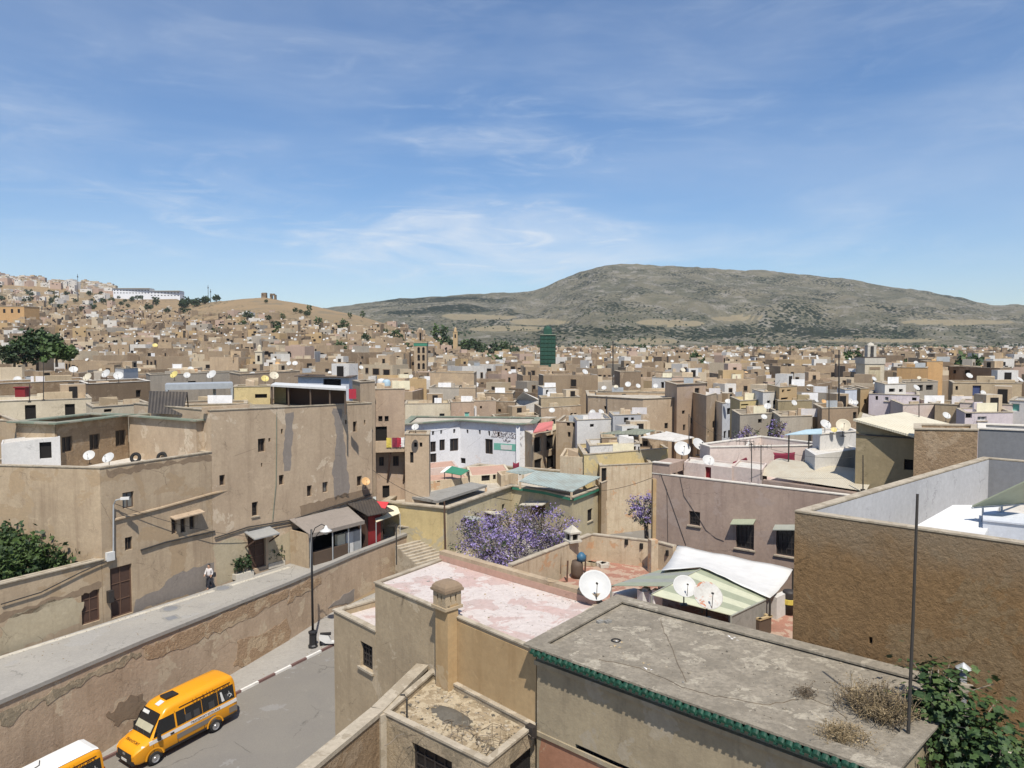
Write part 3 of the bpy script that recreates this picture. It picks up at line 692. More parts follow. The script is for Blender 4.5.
# terrace back walls (separate taller block behind the terrace)
Kc = V2(U(128, 415.5, 5.4)); Ka = V2(U(56, 424, 5.4)); Kb = V2(U(196, 420.5, 5.4)); Kl = V2(U(-30, 425, 5.4))
wA = [(62, 436.5, 72.5, 452), (89.5, 434, 100, 450), (115.5, 430, 126, 446)]
n1 = away(Ka, Kc); n2 = away(Kc, Kb)
house('brick and render block with three dark windows behind the sunk terrace', [Ka, Kc, Kc + n1 * 3.5, Ka + n1 * 3.5], CZ - 5.4, 10., 'brick', 'roof_grey', .3, .2, {0: wA}, coping='eaves_dull', cov=.4, cth=.1)
Km = V2(W(-25, 425, 54)); house('plain tan wall block behind the whitewashed hut', [Km, Ka - Vector((.1, 0)), Ka + n1 * 3, Km + Vector((0, 3))], CZ - 5.4, 10., 'tan_old', 'roof_pale', .2, .2, {}, coping='coping')
house('tan terrace block with thin green eaves behind the sunk terrace', [Kc + Vector((.05, -.03)), Kb, Kb + n2 * 4, Kc + n2 * 4], CZ - 5.45, 10., 'tan', 'roof_pale', .25, .2, {}, coping='eaves_dull', cov=.3, cth=.1)
Kp = V2(U(213, 417, 5.55)); Kq = V2(U(197, 419, 5.55))
house('narrow pale orange stair block in the terrace corner', [Kq, Kp, Kp + away(Kq, Kp) * 2, Kq + away(Kq, Kp) * 2], CZ - 5.5, 10., 'amber', 'roof_pale', .1, .15, {0: [(206, 433, 208.5, 450, 'p')]}, coping=None)
Ke = V2(W(1, 444, 48.8)); Kg = V2(W(60, 436, 50.6))
house('small whitewashed hut with dark doorway on the roof terrace', [Ke, Kg, Kg + away(Ke, Kg) * 2.5, Ke + away(Ke, Kg) * 2.5], [W(1, 444, 48.8).z, W(60, 436.5, 50.6).z, W(60, 436, 50.6).z, W(1, 444, 48.8).z], 10., 'white', 'roof_white', .05, .1, {0: [(39.5, 439.5, 51.5, 458.5, 'b')]}, coping=None)
mb = MB()
for px, py, r in ((135.5, 454, .3), (162, 453.5, .3)):
    p = U(px, py + 2.5, 8.2); mbt = MB(); prof = [(r + .12 * math.cos(t), .12 * math.sin(t)) for t in [2 * math.pi * k / 10 for k in range(11)]]
    mbt.lathe(prof, (p.x, p.y, CZ - 8.3), 20, 0, Matrix.Rotation(math.radians(75), 4, 'X'))
    tag(mbt.build('tyre', 'tyre_black', smooth=True), 'black rubber tyre leaning by the terrace parapet, ' + ('the one nearer the two white dishes' if px < 150 else 'the one nearer the orange stair block'), 'tyre', 'tyres on the roof terrace')
# garden wall, its two doors' wall and the tree behind
G0 = WB0 - d * 33; G1 = LW[0]
house('low crumbling garden wall with a small brown door below the green tree', [G0, G1 - dl * .05, G1 - dl * .05 + nl * .4, G0 + nl * .4], CZ - 13.45, 4., 'tan_old', 'coping', .02, .08, {0: [(81.5, 587, 100, 623, 'd')]}, coping='coping', cov=.12, name='garden_wall', cat='wall')
rG = [o for o in bpy.data.objects if o.type == 'EMPTY'][-1]
patch_sheet([(0, 628), (30, 607), (70, 597), (80, 604), (79, 624), (40, 641), (0, 655)], G0, G1, 0, 'patch_pale', rG, 'plaster_patch', .15)
patch_sheet([(0, 614), (60, 596), (102, 582), (102, 587), (60, 603), (0, 624)], G0, G1, 0, 'patch_dark', rG, 'plaster_patch', .12)
mb = MB(); mb.tube(wall_line([(0, 604), (40, 592), (80, 572), (107, 560)], G0, G1, .12), .04, 5); mb.build('cable_run', 'mast', rG)
# ---- wall fittings, awnings, kiosk
h = hit(109, 556, *LW); p = h + Vector((nl.x * -.12, nl.y * -.12, 0)); mb = MB(); mb.box(p, (.5, .22, .55), math.atan2(dl.y, dl.x)); tag(mb.build('meter_box', 'white_paint'), 'small white electricity box above the tall wooden door', 'box')
h = hit(109, 596, *LW) ; mb = MB(); mb.box(h + Vector((-nl.x * .15, -nl.y * .15, 0)), (.35, .26, .75), math.atan2(dl.y, dl.x)); tag(mb.build('letter_box', 'iron'), 'black box fixed to the wall left of the tall door', 'box')
# street light on the left wing: pole with arm
h = hit(112, 503, *LW); base = hit(112, 560, *LW); o = Vector((-nl.x, -nl.y, 0))
r0 = thing('street_lamp', 'wall mounted street lamp with curved arm on the tan wing', 'street lamp', base + o * .15)
mb = MB(); mb.tube([base + o * .15, h + o * .15 + Vector((0, 0, -.1)), h + o * .25 + Vector((.1, 0, .2)), h + o * .4 + Vector((.35, .1, .3))], .05, 7); mb.build('pole', 'galv', r0)
mb = MB(); e = h + o * .45 + Vector((.5, .12, .32)); mb.box(e, (.5, .24, .15), .3); mb.build('lamp_head', 'white_paint', r0)
# door hood, planters
h = hit(257, 532, *TB); oT = Vector((-nT.x, -nT.y, 0)); dT3 = Vector((*dT, 0))
mb = MB(); c = h
mb.slab([c - dT3 * 1.1 + oT * 1.3 + Vector((0, 0, -.1)), c + dT3 * 1.1 + oT * 1.3 + Vector((0, 0, -.1)), c + dT3 * 1.1 + Vector((0, 0, .25)), c - dT3 * 1.1 + Vector((0, 0, .25))], .09, 0)
for sgn in (-1, 1): mb.slab([c + dT3 * (1.05 * sgn) + oT * .02 + Vector((0, 0, -.9)), c + dT3 * (1.05 * sgn) + oT * 1.2 + Vector((0, 0, -.2)), c + dT3 * (1.05 * sgn + .06) + oT * 1.2 + Vector((0, 0, -.2)), c + dT3 * (1.05 * sgn + .06) + oT * .02 + Vector((0, 0, -.9))], .12, 1)
mb.build('door_hood', ['silver', 'wood_dark'], rT)
def leaf_cloud(mb, pts, n, size, spread, rnd, mi=0, up=.2):
    for p in pts:
        for _ in range(n):
            q = Vector(p) + Vector((rnd.gauss(0, spread), rnd.gauss(0, spread), rnd.gauss(0, spread * .8)))
            a = Vector((rnd.uniform(-1, 1), rnd.uniform(-1, 1), rnd.uniform(-.7, .7))).normalized(); b = a.orthogonal(); b.rotate(Matrix.Rotation(rnd.uniform(0, 6.28), 3, a))
            s = size * rnd.uniform(.45, 1.6)
            mb.poly([q - a * s - b * s * .1, q + b * s * .45 - a * s * .1, q + a * s, q - b * s * .45 + a * s * .1], mi)
def tree(name, label, base, h, crown_r, crown_h, crown_mats, n_clump, n_leaf, leaf, rnd, bark='bark', trunk_r=.2, cat='tree', group=None, trunks=1, hollow=.35, branch_leaf=.25, fork=None):
    base = Vector(base); root = thing(name, label, cat, base, group)
    tb = MB(); cen = base + Vector((0, 0, h - crown_h / 2)); tips = []
    fk = base + Vector((0, 0, (h - crown_h) * 1.05 + crown_h * .12))
    tb.tube([base - Vector((0, 0, .4)), base * .5 + fk * .5 + Vector((rnd.uniform(-.1, .1) * h * .3, 0, 0)), fk], trunk_r, 8, r1=trunk_r * .7)
    for k in range(9 if n_clump > 20 else 4):
        a = k * 2.4 + rnd.uniform(-.4, .4); rr = rnd.uniform(.45, .85); z = rnd.uniform(-.25, .42)
        tip = cen + Vector((math.cos(a) * crown_r * rr, math.sin(a) * crown_r * rr, crown_h * z)); mid = fk * .5 + tip * .5 + Vector((0, 0, crown_h * .08))
        tb.tube([fk, mid, tip], trunk_r * .5, 6, r1=trunk_r * .12); tips.append(tip)
        for _ in range(2):
            t2 = tip + Vector((rnd.uniform(-1, 1), rnd.uniform(-1, 1), rnd.uniform(0, 1))) * crown_r * .3; tb.tube([mid, mid * .4 + t2 * .6, t2], trunk_r * .22, 5, r1=trunk_r * .07)
    tb.build('trunk', bark, root, smooth=True)
    cb = MB()
    for _ in range(n_clump):
        while True:
            v = Vector((rnd.uniform(-1, 1), rnd.uniform(-1, 1), rnd.uniform(-1, 1))); l = v.length
            if hollow < l < 1 and v.z > -.75: break
        p = cen + Vector((v.x * crown_r, v.y * crown_r, v.z * crown_h / 2)) * 1
        nz = noise.noise(p * (1.6 / max(crown_r, .5)) + Vector((base.x, 0, 0)))
        if nz < -.22: continue
        p += (p - cen) * nz * .35
        leaf_cloud(cb, [p], n_leaf, leaf, crown_r * .11, rnd, rnd.choices(range(len(crown_mats)), [1] + [.6] * (len(crown_mats) - 1))[0])
    cb.build('crown', crown_mats, root)
    return root
R5 = random.Random(5)
# planters by the hooded door
def planter(px, py, label):
    p = U(px, py, 17.3); root = thing('planter', label, 'planter', (p.x, p.y, PZ), 'planters by the hooded door')
    mb = MB(); mb.box((p.x, p.y, PZ + .2), (1.5, .55, .4), math.atan2(dT.y, dT.x)); mb.build('box', 'white_stone', root)
    for k in range(3):
        c = Vector((p.x, p.y, PZ + .4)) + dT3 * (k - 1) * .5
        m = MB(); m.tube([c, c + Vector((.05, 0, .5))], .03, 5); leaf_cloud(m, [c + Vector((R5.uniform(-.1, .1), 0, z)) for z in (.35, .6, .85, 1.0)], 26, .11, .13, R5, 1); m.build('shrub', ['bark', 'leaf_dark'], root)
planter(243, 577.5, 'stone planter with dark shrubs left of the hooded door'); planter(275, 566.5, 'stone planter with taller shrubs right of the hooded door')
# garden tree
p = U(28, 560, 13.0); tree('garden_tree', 'round dark green tree rising behind the crumbling garden wall', (p.x - 1.9, p.y + 1.0, 7.), 5.5, 3.3, 4.6, ['leaf_garden', 'leaf_light', 'leaf_dark'], 430, 34, .14, R5, hollow=.55, trunk_r=.22)
# kiosk with sloped awning roof
def frame_pts(a, b): return None
kz = PZ
def tpt(u, q, z): return Vector((*(TB[0] + dT * u - nT * q), z))
def tu(px, py): return face_rect(*TB, (px, py, px + 1, py + 1))[0]
u0, u1 = tu(291, 520), tu(350, 505)
kr = thing('kiosk', 'street kiosk with sloping beige tarpaulin roof against the tan house', 'kiosk', tpt(u0, 1, kz))
mb = MB(); e0, e1 = u0 - .2, u1 - .3
mb.slab([tpt(e0, 2.5, kz + 2.75), tpt(e1 - .4, 2.5, kz + 2.75), tpt(e1, .06, kz + 3.55), tpt(e0, .06, kz + 3.55)], .07); mb.slab([tpt(e0 - .05, 2.55, kz + 2.74), tpt(e1 - .35, 2.55, kz + 2.74), tpt(e1 - .35, 2.47, kz + 2.76), tpt(e0 - .05, 2.47, kz + 2.76)], .3, 0); mb.build('roof', 'patch_grey', kr)
mb = MB(); mb.box(tpt(e0 + .08, 1.2, kz + 1.35), (.12, 2.2, 2.7), math.atan2(dT.y, dT.x)); mb.build('side_wall', 'tan_old', kr)
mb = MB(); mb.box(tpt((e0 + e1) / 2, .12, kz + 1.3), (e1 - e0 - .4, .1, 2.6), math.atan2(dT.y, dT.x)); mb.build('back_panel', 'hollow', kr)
for t in (.02, .42, .72, .96):
    mb = MB(); mb.tube([tpt(e0 + (e1 - e0 - .5) * t + .1, 2.35, kz), tpt(e0 + (e1 - e0 - .5) * t + .1, 2.35, kz + 2.7)], .05, 6); mb.build('post', 'galv', kr)
mb = MB(); mb.box(tpt(e0 + 2.6, 1.8, kz + .5), (3.6, .5, 1.0), math.atan2(dT.y, dT.x)); mb.build('counter', 'frame_dark', kr)
for k, mt in ((.62, 'cloth_cream'), (.78, 'white_paint'), (.9, 'galv')):
    mb = MB(); mb.box(tpt(e0 + (e1 - e0) * k, 1.7, kz + 1.0), (.8, .35, 1.7), math.atan2(dT.y, dT.x)); mb.build('goods_panel', mt, kr)
# red shop front and its little roof
ru0, ru1 = tu(351, 505), tu(371, 500)
rr = thing('red_shop', 'narrow shop with dark red shutter and tin roof right of the kiosk', 'shop', tpt(ru0, 1, kz))
mb = MB(); mb.box(tpt((ru0 + ru1) / 2 - .3, 1.0, kz + 1.5), (ru1 - ru0 - .3, 1.9, 3.0), math.atan2(dT.y, dT.x)); mb.build('body', 'wood_dark', rr)
mb = MB(); mb.box(tpt((ru0 + ru1) / 2 - .3, 1.98, kz + 1.45), (ru1 - ru0 - .9, .06, 2.7), math.atan2(dT.y, dT.x)); mb.build('shutter', 'red_metal', rr)
mb = MB(); mb.slab([tpt(ru0 - .5, 2.7, kz + 3.1), tpt(ru1 + .2, 2.7, kz + 3.0), tpt(ru1 + .2, .06, kz + 3.75), tpt(ru0 - .5, .06, kz + 3.8)], .06); mb.build('roof', 'sheet_dark', rr)
# dark passage under cream awning
a0, a1 = U(371, 513, 15.2), U(399, 508, 15.0)
aw = thing('awning', 'cream cloth awning over the dark passage at the end of the walk', 'awning', (a0.x, a0.y, PZ))
mb = MB(); b0 = U(376, 522, 14.9); b1 = U(400, 513, 14.9); c0 = U(372, 506, 14.3); c1 = U(397, 505, 14.4)
mb.slab([b0, b1, c1, c0], .05); mb.build('cloth', 'cloth_cream', aw)
mb = MB()
for p in (b0, b1): mb = MB(); mb.tube([Vector((p.x, p.y, PZ)), p - Vector((0, 0, .05))], .04, 6); mb.build('post', 'galv', aw)
mb = MB(); q = W(385, 527, 67.6); mb.box((q.x, q.y, PZ + 1.3), (2.6, .15, 2.6), .1); mb.build('passage_shade', 'hollow', aw)  # black panel stands in for the shade inside the passage
mb = MB(); e = U(374, 506, 14.0); mb.slab([e + Vector(v) for v in ((-.5, -.3, 0), (1.1, -.6, -.05), (1.2, .5, .25), (-.3, .7, .3))], .06); tag(mb.build('red_cloth', 'red_cap'), 'small red cloth spread above the cream awning', 'cloth')
# ---- lamp posts
def lamp_post(base, h, label, head_white=False):
    base = Vector(base); r = thing('street_lamp', label, 'street lamp', base, None)
    mb = MB(); mb.lathe([(.0, 0), (.34, 0), (.34, .12), (.27, .2), (.25, .95), (.32, 1.0), (.32, 1.1), (.12, 1.2)], base, 8); mb.build('base', 'lamp_black', r)
    mb = MB(); mb.tube([base + Vector((0, 0, 1.1)), base + Vector((0, 0, h))], .09, 8, r1=.07)
    mb.tube([base + Vector((0, 0, h - .5)), base + Vector((.25, .05, h + .1)), base + Vector((.7, .1, h + .35)), base + Vector((.95, .12, h + .2))], .035, 6)
    mb.tube([base + Vector((0, 0, h - .9)), base + Vector((.45, .05, h - .3)), base + Vector((.9, .12, h + .15))], .025, 5)
    mb.build('pole', 'lamp_black', r, smooth=True)
    mb = MB(); mb.lathe([(.02, .42), (.08, .36), (.14, .2), (.42, .04), (.42, 0), (.18, -.02), (.14, -.2), (0, -.25)], base + Vector((.98, .12, h - .15)), 14); mb.build('lantern', 'white_paint', r, smooth=True)
    return r
p = U(313, 646, 21.0); lamp_post((p.x, p.y, street_z(p.x, p.y) + .13), 8.3, 'tall black street lamp with white lantern on the lower pavement')
p = U(569.5, 520, 18.8); 
lamp_post((p.x, p.y, CZ - 18.8), (520 - 455) / F * p.y, 'black street lamp rising in front of the green edged yellow wall')
# pole at the yellow corner
p = U(446, 560, 18.6); mb = MB(); mb.tube([(p.x, p.y, CZ - 19.5), (p.x - .12, p.y, CZ - 18.6 + 60 / F * p.y)], .09, 7, r1=.06); tag(mb.build('utility_pole', 'rust'), 'thin dark utility pole at the corner of the yellow wall', 'pole')
mb = MB(); p = U(396.5, 560, 17.6); mb.tube([(p.x, p.y, CZ - 18), (p.x, p.y, CZ - 14.6)], .05, 6); tag(mb.build('metal_post', 'mast'), 'slim metal post against the end of the retaining wall', 'post')
# sign on the wall by the passage
p = U(373, 499, 13.9); mb = MB(); mb.box((p.x, p.y, p.z), (.55, .06, .4), .3); mb.box((p.x, p.y - .04, p.z), (.3, .03, .1), .3, 1); tag(mb.build('wall_sign', ['white_paint', 'teal_paint']), 'small white and green sign on the corner of the tan house', 'sign')
p = U(413, 527, 16.4); mb = MB(); mb.tube([(p.x + .6, p.y + .3, CZ - 18.3), (p.x + .6, p.y + .3, p.z + .6)], .05, 6); mb.box((p.x + .5, p.y + .25, p.z + .35), (1.0, .25, .55), .3); tag(mb.build('rubbish_bin', 'iron'), 'dark metal bin on a post beside the yellow wall', 'bin')
# ================================================================ vehicles
def bus(name, label, pos, yaw, roofmat, sc=1., text=None):
    r = thing(name, label, 'minibus', pos, 'orange minibuses on the lower street')
    M = Matrix.Translation(pos) @ Matrix.Rotation(yaw, 4, 'Z') @ Matrix.Scale(sc, 4)
    slope = math.asin(.072) 
    M = Matrix.Translation(pos) @ Matrix.Rotation(yaw, 4, 'Z') @ Matrix.Rotation(slope, 4, 'Y') @ Matrix.Scale(sc, 4)
    T = lambda x, y, z: M @ Vector((x, y, z))
    def hw(z): return 1.02 if z <= 1.25 else 1.02 - .13 * (z - 1.25) / 1.2          # half width at height
    S = [(3.02, .55, .92, .72), (2.98, .42, 1.02, .86), (2.75, .36, 1.17, .96), (2.15, .34, 1.36, 1.0), (2.05, .34, 1.42, 1.0), (1.75, .34, 1.86, 1.0), (1.32, .34, 2.42, 1.0), (1.1, .34, 2.60, 1.0), (.7, .34, 2.68, 1.0), (-1.2, .34, 2.70, 1.0), (-2.7, .34, 2.68, 1.0), (-2.93, .36, 2.58, .97), (-3.0, .42, 2.40, .94)]
    mb = MB(); rows = []
    for x, zb, zt, f in S:
        zs = min(1.25, zt - .12); w0, w1 = 1.0 * f, hw(zs) * f; zsh = max(zs + .02, zt - .22); w2 = hw(zsh) * f
        half = [(.0, zb), (w0 * .92, zb), (w0, zb + .12), (w1, zs), (w2, zsh), (w2 - .045, zt - .11), (w2 - .14, zt - .03), (w2 * .5, zt), (0, zt + .015)]
        loop = [T(x, y, z) for y, z in half] + [T(x, -y, z) for y, z in reversed(half[1:-1])]
        rows.append(loop + [loop[0]])
    mb.grid(rows); mb.poly([p for p in rows[0][:-1]][::-1]); mb.poly(rows[-1][:-1])
    body = mb.build('body', 'bus_orange', r, smooth=True)
    try:
        md = body.modifiers.new('weighted', 'EDGE_SPLIT'); md.split_angle = math.radians(38)
    except Exception: pass
    def side(x0, x1, z0, z1, s, e=.012, mat=None, nm='window', sh=0., par=r):
        m = MB(); pts = []
        for x, z in ((x0, z0), (x1, z0), (x1 - sh, z1), (x0 + (0 if sh == 0 else 0), z1)):
            pts.append(T(x, s * (hw(z) + e), z))
        pts2 = [T(x, s * (hw(z) - .03), z) for x, z in ((x0, z0), (x1, z0), (x1 - sh, z1), (x0, z1))]
        m.poly(pts if s < 0 else pts[::-1])
        for i in range(4): m.poly([pts[i], pts2[i], pts2[(i + 1) % 4], pts[(i + 1) % 4]])
        return m.build(nm, mat, par)
    for s in (-1, 1):
        for x0, x1 in ((-2.85, -1.85), (-1.82, -.88), (-.85, .1), (.13, .62)): side(x0, x1, 1.42, 2.18, s, mat='bus_glass')
        dr = side(.72, 1.95, 1.42, 2.18, s, mat='bus_glass', sh=.42)
        side(-2.96, 2.2, 1.12, 1.32, s, .008, 'bus_stripe', 'stripe')
        side(-1.6, .7, .72, .98, s, .008, 'bus_grey', 'trim_panel'); side(-2.95, -2.45, .62, .95, s, .008, 'bus_grey', 'trim_panel')
        side(-2.7, .4, 2.30, 2.36, s, .010, 'ink', 'lettering_band')
        for xs in (.66, 1.98, -.9): side(xs, xs + .018, .5, 2.28 if xs < 1.9 else 1.4, s, .006, 'lamp_black', 'door_seam')
        side(.85, 1.05, 1.16, 1.24, s, .03, 'lamp_black', 'door_handle'); side(-2.9, 1.4, .40, .52, s, .010, 'lamp_black', 'sill_trim')
        for xs in (-2.6, -1.6, -.7, -.2): side(xs, xs + .34, 1.45, 1.82, s, .014, 'bus_seat', 'seat_back')
        m = MB(); m.box(T(1.75, s * 1.2, 1.45), (.16, .12, .34), yaw); m.tube([T(1.75, s * 1.0, 1.35), T(1.75, s * 1.2, 1.4)], .025, 5); m.build('mirror', 'lamp_black', r)
        for xw in (1.98, -1.52):
            m = MB(); MM = Matrix.Rotation(yaw, 4, 'Z') @ Matrix.Rotation(math.pi / 2, 4, 'X')
            m.lathe([(.43, -.02), (.43, .02), (.36, .045), (.36, -.02)], T(xw, s * 1.0, .40), 20, 0, MM); m.build('wheel_arch', 'lamp_black', r)
            wm = MB(); wm.lathe([(.2, -.12), (.33, -.12), (.345, -.08), (.345, .08), (.33, .12), (.2, .12)], T(xw, s * .96, .345), 22, 0, MM); tw = wm.build('wheel', 'tyre', r, smooth=True)
            wm = MB(); wm.lathe([(0, .10), (.06, .125), (.09, .09), (.17, .10), (.22, .13)] if s < 0 else [(0, -.10), (.06, -.125), (.09, -.09), (.17, -.10), (.22, -.13)], T(xw, s * .96, .345), 16, 0, MM); wm.build('rim', 'rim', tw, origin=LOC[tw.name])
            # flare
            m = MB(); a = [T(xw + .52 * math.cos(t), s * 1.03, .40 + .52 * math.sin(t)) for t in [math.pi * k / 12 for k in range(13)]]; b = [T(xw + .43 * math.cos(t), s * 1.035, .40 + .43 * math.sin(t)) for t in [math.pi * k / 12 for k in range(13)]]
            m.grid([a, b]); m.build('wheel_flare', 'bus_orange', r)
        m = MB(); pts = [T(2.93, s * .60, .98), T(2.70, s * .965, 1.0), T(2.35, s * 1.0, 1.14), T(2.50, s * .88, 1.215), T(2.84, s * .58, 1.09)]; pts = [p + Vector((0, 0, .012)) for p in pts]; m.slab(pts if s < 0 else pts[::-1], .1); m.build('headlight', 'lamp_clear', r)
        m = MB(); m.box(T(-3.0, s * .86, 1.25), (.05, .14, .6), yaw); m.build('tail_light', 'tail_red', r)
    # windscreen (on the slope), painted dashboard reflection, grille, plate, bonnet mark
    def fs(x, zz_): return x, zz_
    m = MB(); p = [T(2.06, .86, 1.455), T(2.06, -.86, 1.455), T(1.35, -.78, 2.40), T(1.35, .78, 2.40)]; off = M.to_3x3() @ Vector((.02, 0, .014)); m.slab([q + off for q in p][::-1], .02); ws = m.build('windscreen', 'bus_glass', r)
    m = MB(); p = [T(1.94, .74, 1.62), T(1.94, -.74, 1.62), T(1.72, -.74, 1.92), T(1.72, .74, 1.92)]; off = M.to_3x3() @ Vector((.03, 0, .02)); m.slab([q + off for q in p][::-1], .012); m.build('dashboard_reflection' if 0 else 'dash_reflection_panel', 'seat_tan', ws)  # tan slab on the glass paints in the dashboard's reflection
    m = MB(); p = [T(1.52, -.1, 2.21), T(1.52, -.68, 2.21), T(1.42, -.68, 2.34), T(1.42, -.1, 2.34)]; m.slab([q + off for q in p][::-1], .012); m.build('visor_card', 'white_paint', ws)
    m = MB(); m.box(T(3.0, 0, .80), (.08, 1.36, .30), yaw); m.box(T(3.045, 0, .84), (.02, .22, .11), yaw, 1); m.build('grille', ['lamp_black', 'rim'], r)
    m = MB(); m.tube([T(2.08, .3, 1.47), T(1.9, -.1, 1.72)], .014, 4); m.tube([T(2.08, -.3, 1.47), T(1.9, -.65, 1.72)], .014, 4); m.build('wiper', 'lamp_black', r)
    m = MB(); m.box(T(3.0, 0, .5), (.12, 1.7, .2), yaw); m.build('bumper', 'lamp_black', r)
    m = MB(); m.box(T(3.07, 0, .53), (.02, .5, .12), yaw); m.build('number_plate', 'white_paint', r)
    m = MB(); m.box(T(.35, -.05, 2.745), (.72, .62, .10), yaw); m.build('roof_hatch', 'lamp_black', r)
    m = MB(); m.slab([T(1.16, .28, 2.605), T(1.16, -.1, 2.605), T(.82, -.1, 2.70), T(.82, .28, 2.70)][::-1], .01); m.build('roof_marking', 'white_paint', r)
    if roofmat:
        m = MB(); rr_ = []
        for x, z in ((1.0, 2.65), (.6, 2.705), (-1.2, 2.73), (-2.65, 2.71), (-2.9, 2.63)): rr_.append([T(x, y, z - (.05 if abs(y) > .7 else 0)) for y in (-.80, -.7, 0, .7, .80)])
        m.grid(rr_[::-1]); m.build('roof_panel', roofmat, r)
        m = MB(); m.tube([T(-.7, -.5, 2.76), T(-.5, -.1, 2.76), T(-.1, .0, 2.76)], .02, 5); m.build('roof_bar', 'mast', r)
    def text(body_, loc, rotm, size, mat, nm):
        cu = bpy.data.curves.new(nm, 'FONT'); cu.body = body_; cu.size = size; cu.align_x = 'CENTER'; cu.extrude = .003; cu.materials.append(MATS[mat])
        o = bpy.data.objects.new(nm, cu); C.objects.link(o); o.parent = r
        o.matrix_basis = Matrix.Translation(loc - LOC[r.name]) @ rotm
        return o
    R3 = M.to_3x3().normalized().to_4x4()
    # bonnet lettering, reads from the front
    text('TRANSPORT', T(2.62, 0, 1.235), R3 @ Matrix.Rotation(math.pi / 2, 4, 'Z') @ Matrix.Rotation(math.radians(15), 4, 'X'), .22 * sc, 'ink', 'bonnet_lettering')
    RL_ = R3 @ Matrix.Rotation(math.pi, 4, 'Z') @ Matrix.Rotation(math.pi / 2, 4, 'X')
    text('TRANSPORT SCOLAIRE', T(-1.0, 1.035, 1.165), RL_, .17 * sc, 'ink', 'side_lettering')
    text('النقل المدرسي', T(-1.5, hw(2.26) + .02, 2.235), RL_ @ Matrix.Rotation(math.radians(-6), 4, 'X'), .30 * sc, 'ink', 'roof_lettering')
    # white wheelchair symbol on the rear side window
    m = MB(); c0 = (-2.55, 1.72); y_ = lambda z: hw(z) + .018
    def tp(x, z): return T(c0[0] + x, y_(c0[1] + z), c0[1] + z)
    m.tube([tp(.10 * math.cos(t), .10 * math.sin(t) - .05) for t in [k * .45 for k in range(12)]], .012, 4); m.tube([tp(0, .18), tp(0, .02), tp(-.11, 0), tp(-.16, -.15)], .014, 4); m.build('access_symbol', 'white_paint', r)
    m = MB(); m.slab([T(-2.22, y_(1.5), 1.5), T(-2.05, y_(1.5), 1.5), T(-2.0, y_(2.05), 2.05), T(-2.1, y_(2.05), 2.05)], .01); m.build('window_sticker', 'white_paint', r)
    return r
rw, fw_ = U(213, 732, 21.9), U(157.5, 761.5, 22.1)
dvec = V2(fw_) - V2(rw); yaw = math.atan2(dvec.y, dvec.x)
nb = Vector((-math.sin(yaw), math.cos(yaw)))          # bus left
mid = (V2(rw) + V2(fw_)) / 2 
hd = dvec.normalized(); lf = Vector((-hd.y, hd.x))
ctr = mid - lf * .96 - hd * .23
pos = Vector((ctr.x, ctr.y, street_z(ctr.x, ctr.y)))
bus('minibus', 'orange minibus with orange roof and dark roof hatch parked by the kerb', pos, yaw, None, 1.01)
c2 = V2(U(107, 742, 19.6)) + hd * 2.95 - lf * .9
bus('minibus', 'orange minibus with a white roof, cut by the picture edge ahead of the other', Vector((c2.x, c2.y, street_z(c2.x, c2.y))), yaw + .03, 'bus_white', .97)
# scooter beside the lamp, half hidden by the house corner
p = U(333, 646, 21.1); p = Vector((p.x, p.y, street_z(p.x, p.y) + .0))
sr = thing('scooter', 'white and black motor scooter parked by the kerb near the street lamp', 'scooter', p)
Ms = Matrix.Translation(p) @ Matrix.Rotation(.15, 4, 'Z'); T_ = lambda x, y, z: Ms @ Vector((x, y, z))
for x in (-.65, .65):
    m = MB(); MM = Matrix.Rotation(.15, 4, 'Z') @ Matrix.Rotation(math.pi / 2, 4, 'X'); m.lathe([(.16, -.05), (.26, -.05), (.28, 0), (.26, .05), (.16, .05)], T_(x, 0, .28), 18, 0, MM); m.build('wheel', 'tyre', sr, smooth=True)
m = MB()
for prof in ([(-.95, .75), (-.9, .95), (-.3, .85), (-.1, .4), (.35, .38), (.42, .3), (-.1, .26), (-.5, .3), (-.9, .55)],):
    L_ = [T_(x, .16, z) for x, z in prof]; R_ = [T_(x, -.16, z) for x, z in prof]; m.poly(L_); m.poly(R_[::-1])
    for i in range(len(prof)): j = (i + 1) % len(prof); m.poly([L_[j], L_[i], R_[i], R_[j]])
m.build('body', 'white_paint', sr)
m = MB(); m.tube([T_(.66, 0, .3), T_(.45, 0, .95), T_(.4, 0, 1.05)], .04, 6); m.tube([T_(.42, -.35, 1.05), T_(.4, 0, 1.06), T_(.42, .35, 1.05)], .025, 6); m.build('handlebar', 'lamp_black', sr)
m = MB(); m.slab([T_(.62, -.2, .5), T_(.45, -.25, .95), T_(.45, .25, .95), T_(.62, .2, .5)], .05); m.box(T_(.5, 0, .98), (.2, .26, .2), .15); m.build('fairing', 'white_paint', sr)
m = MB(); m.box(T_(-.5, 0, .93), (.75, .28, .12), .15); m.build('seat', 'lamp_black', sr)
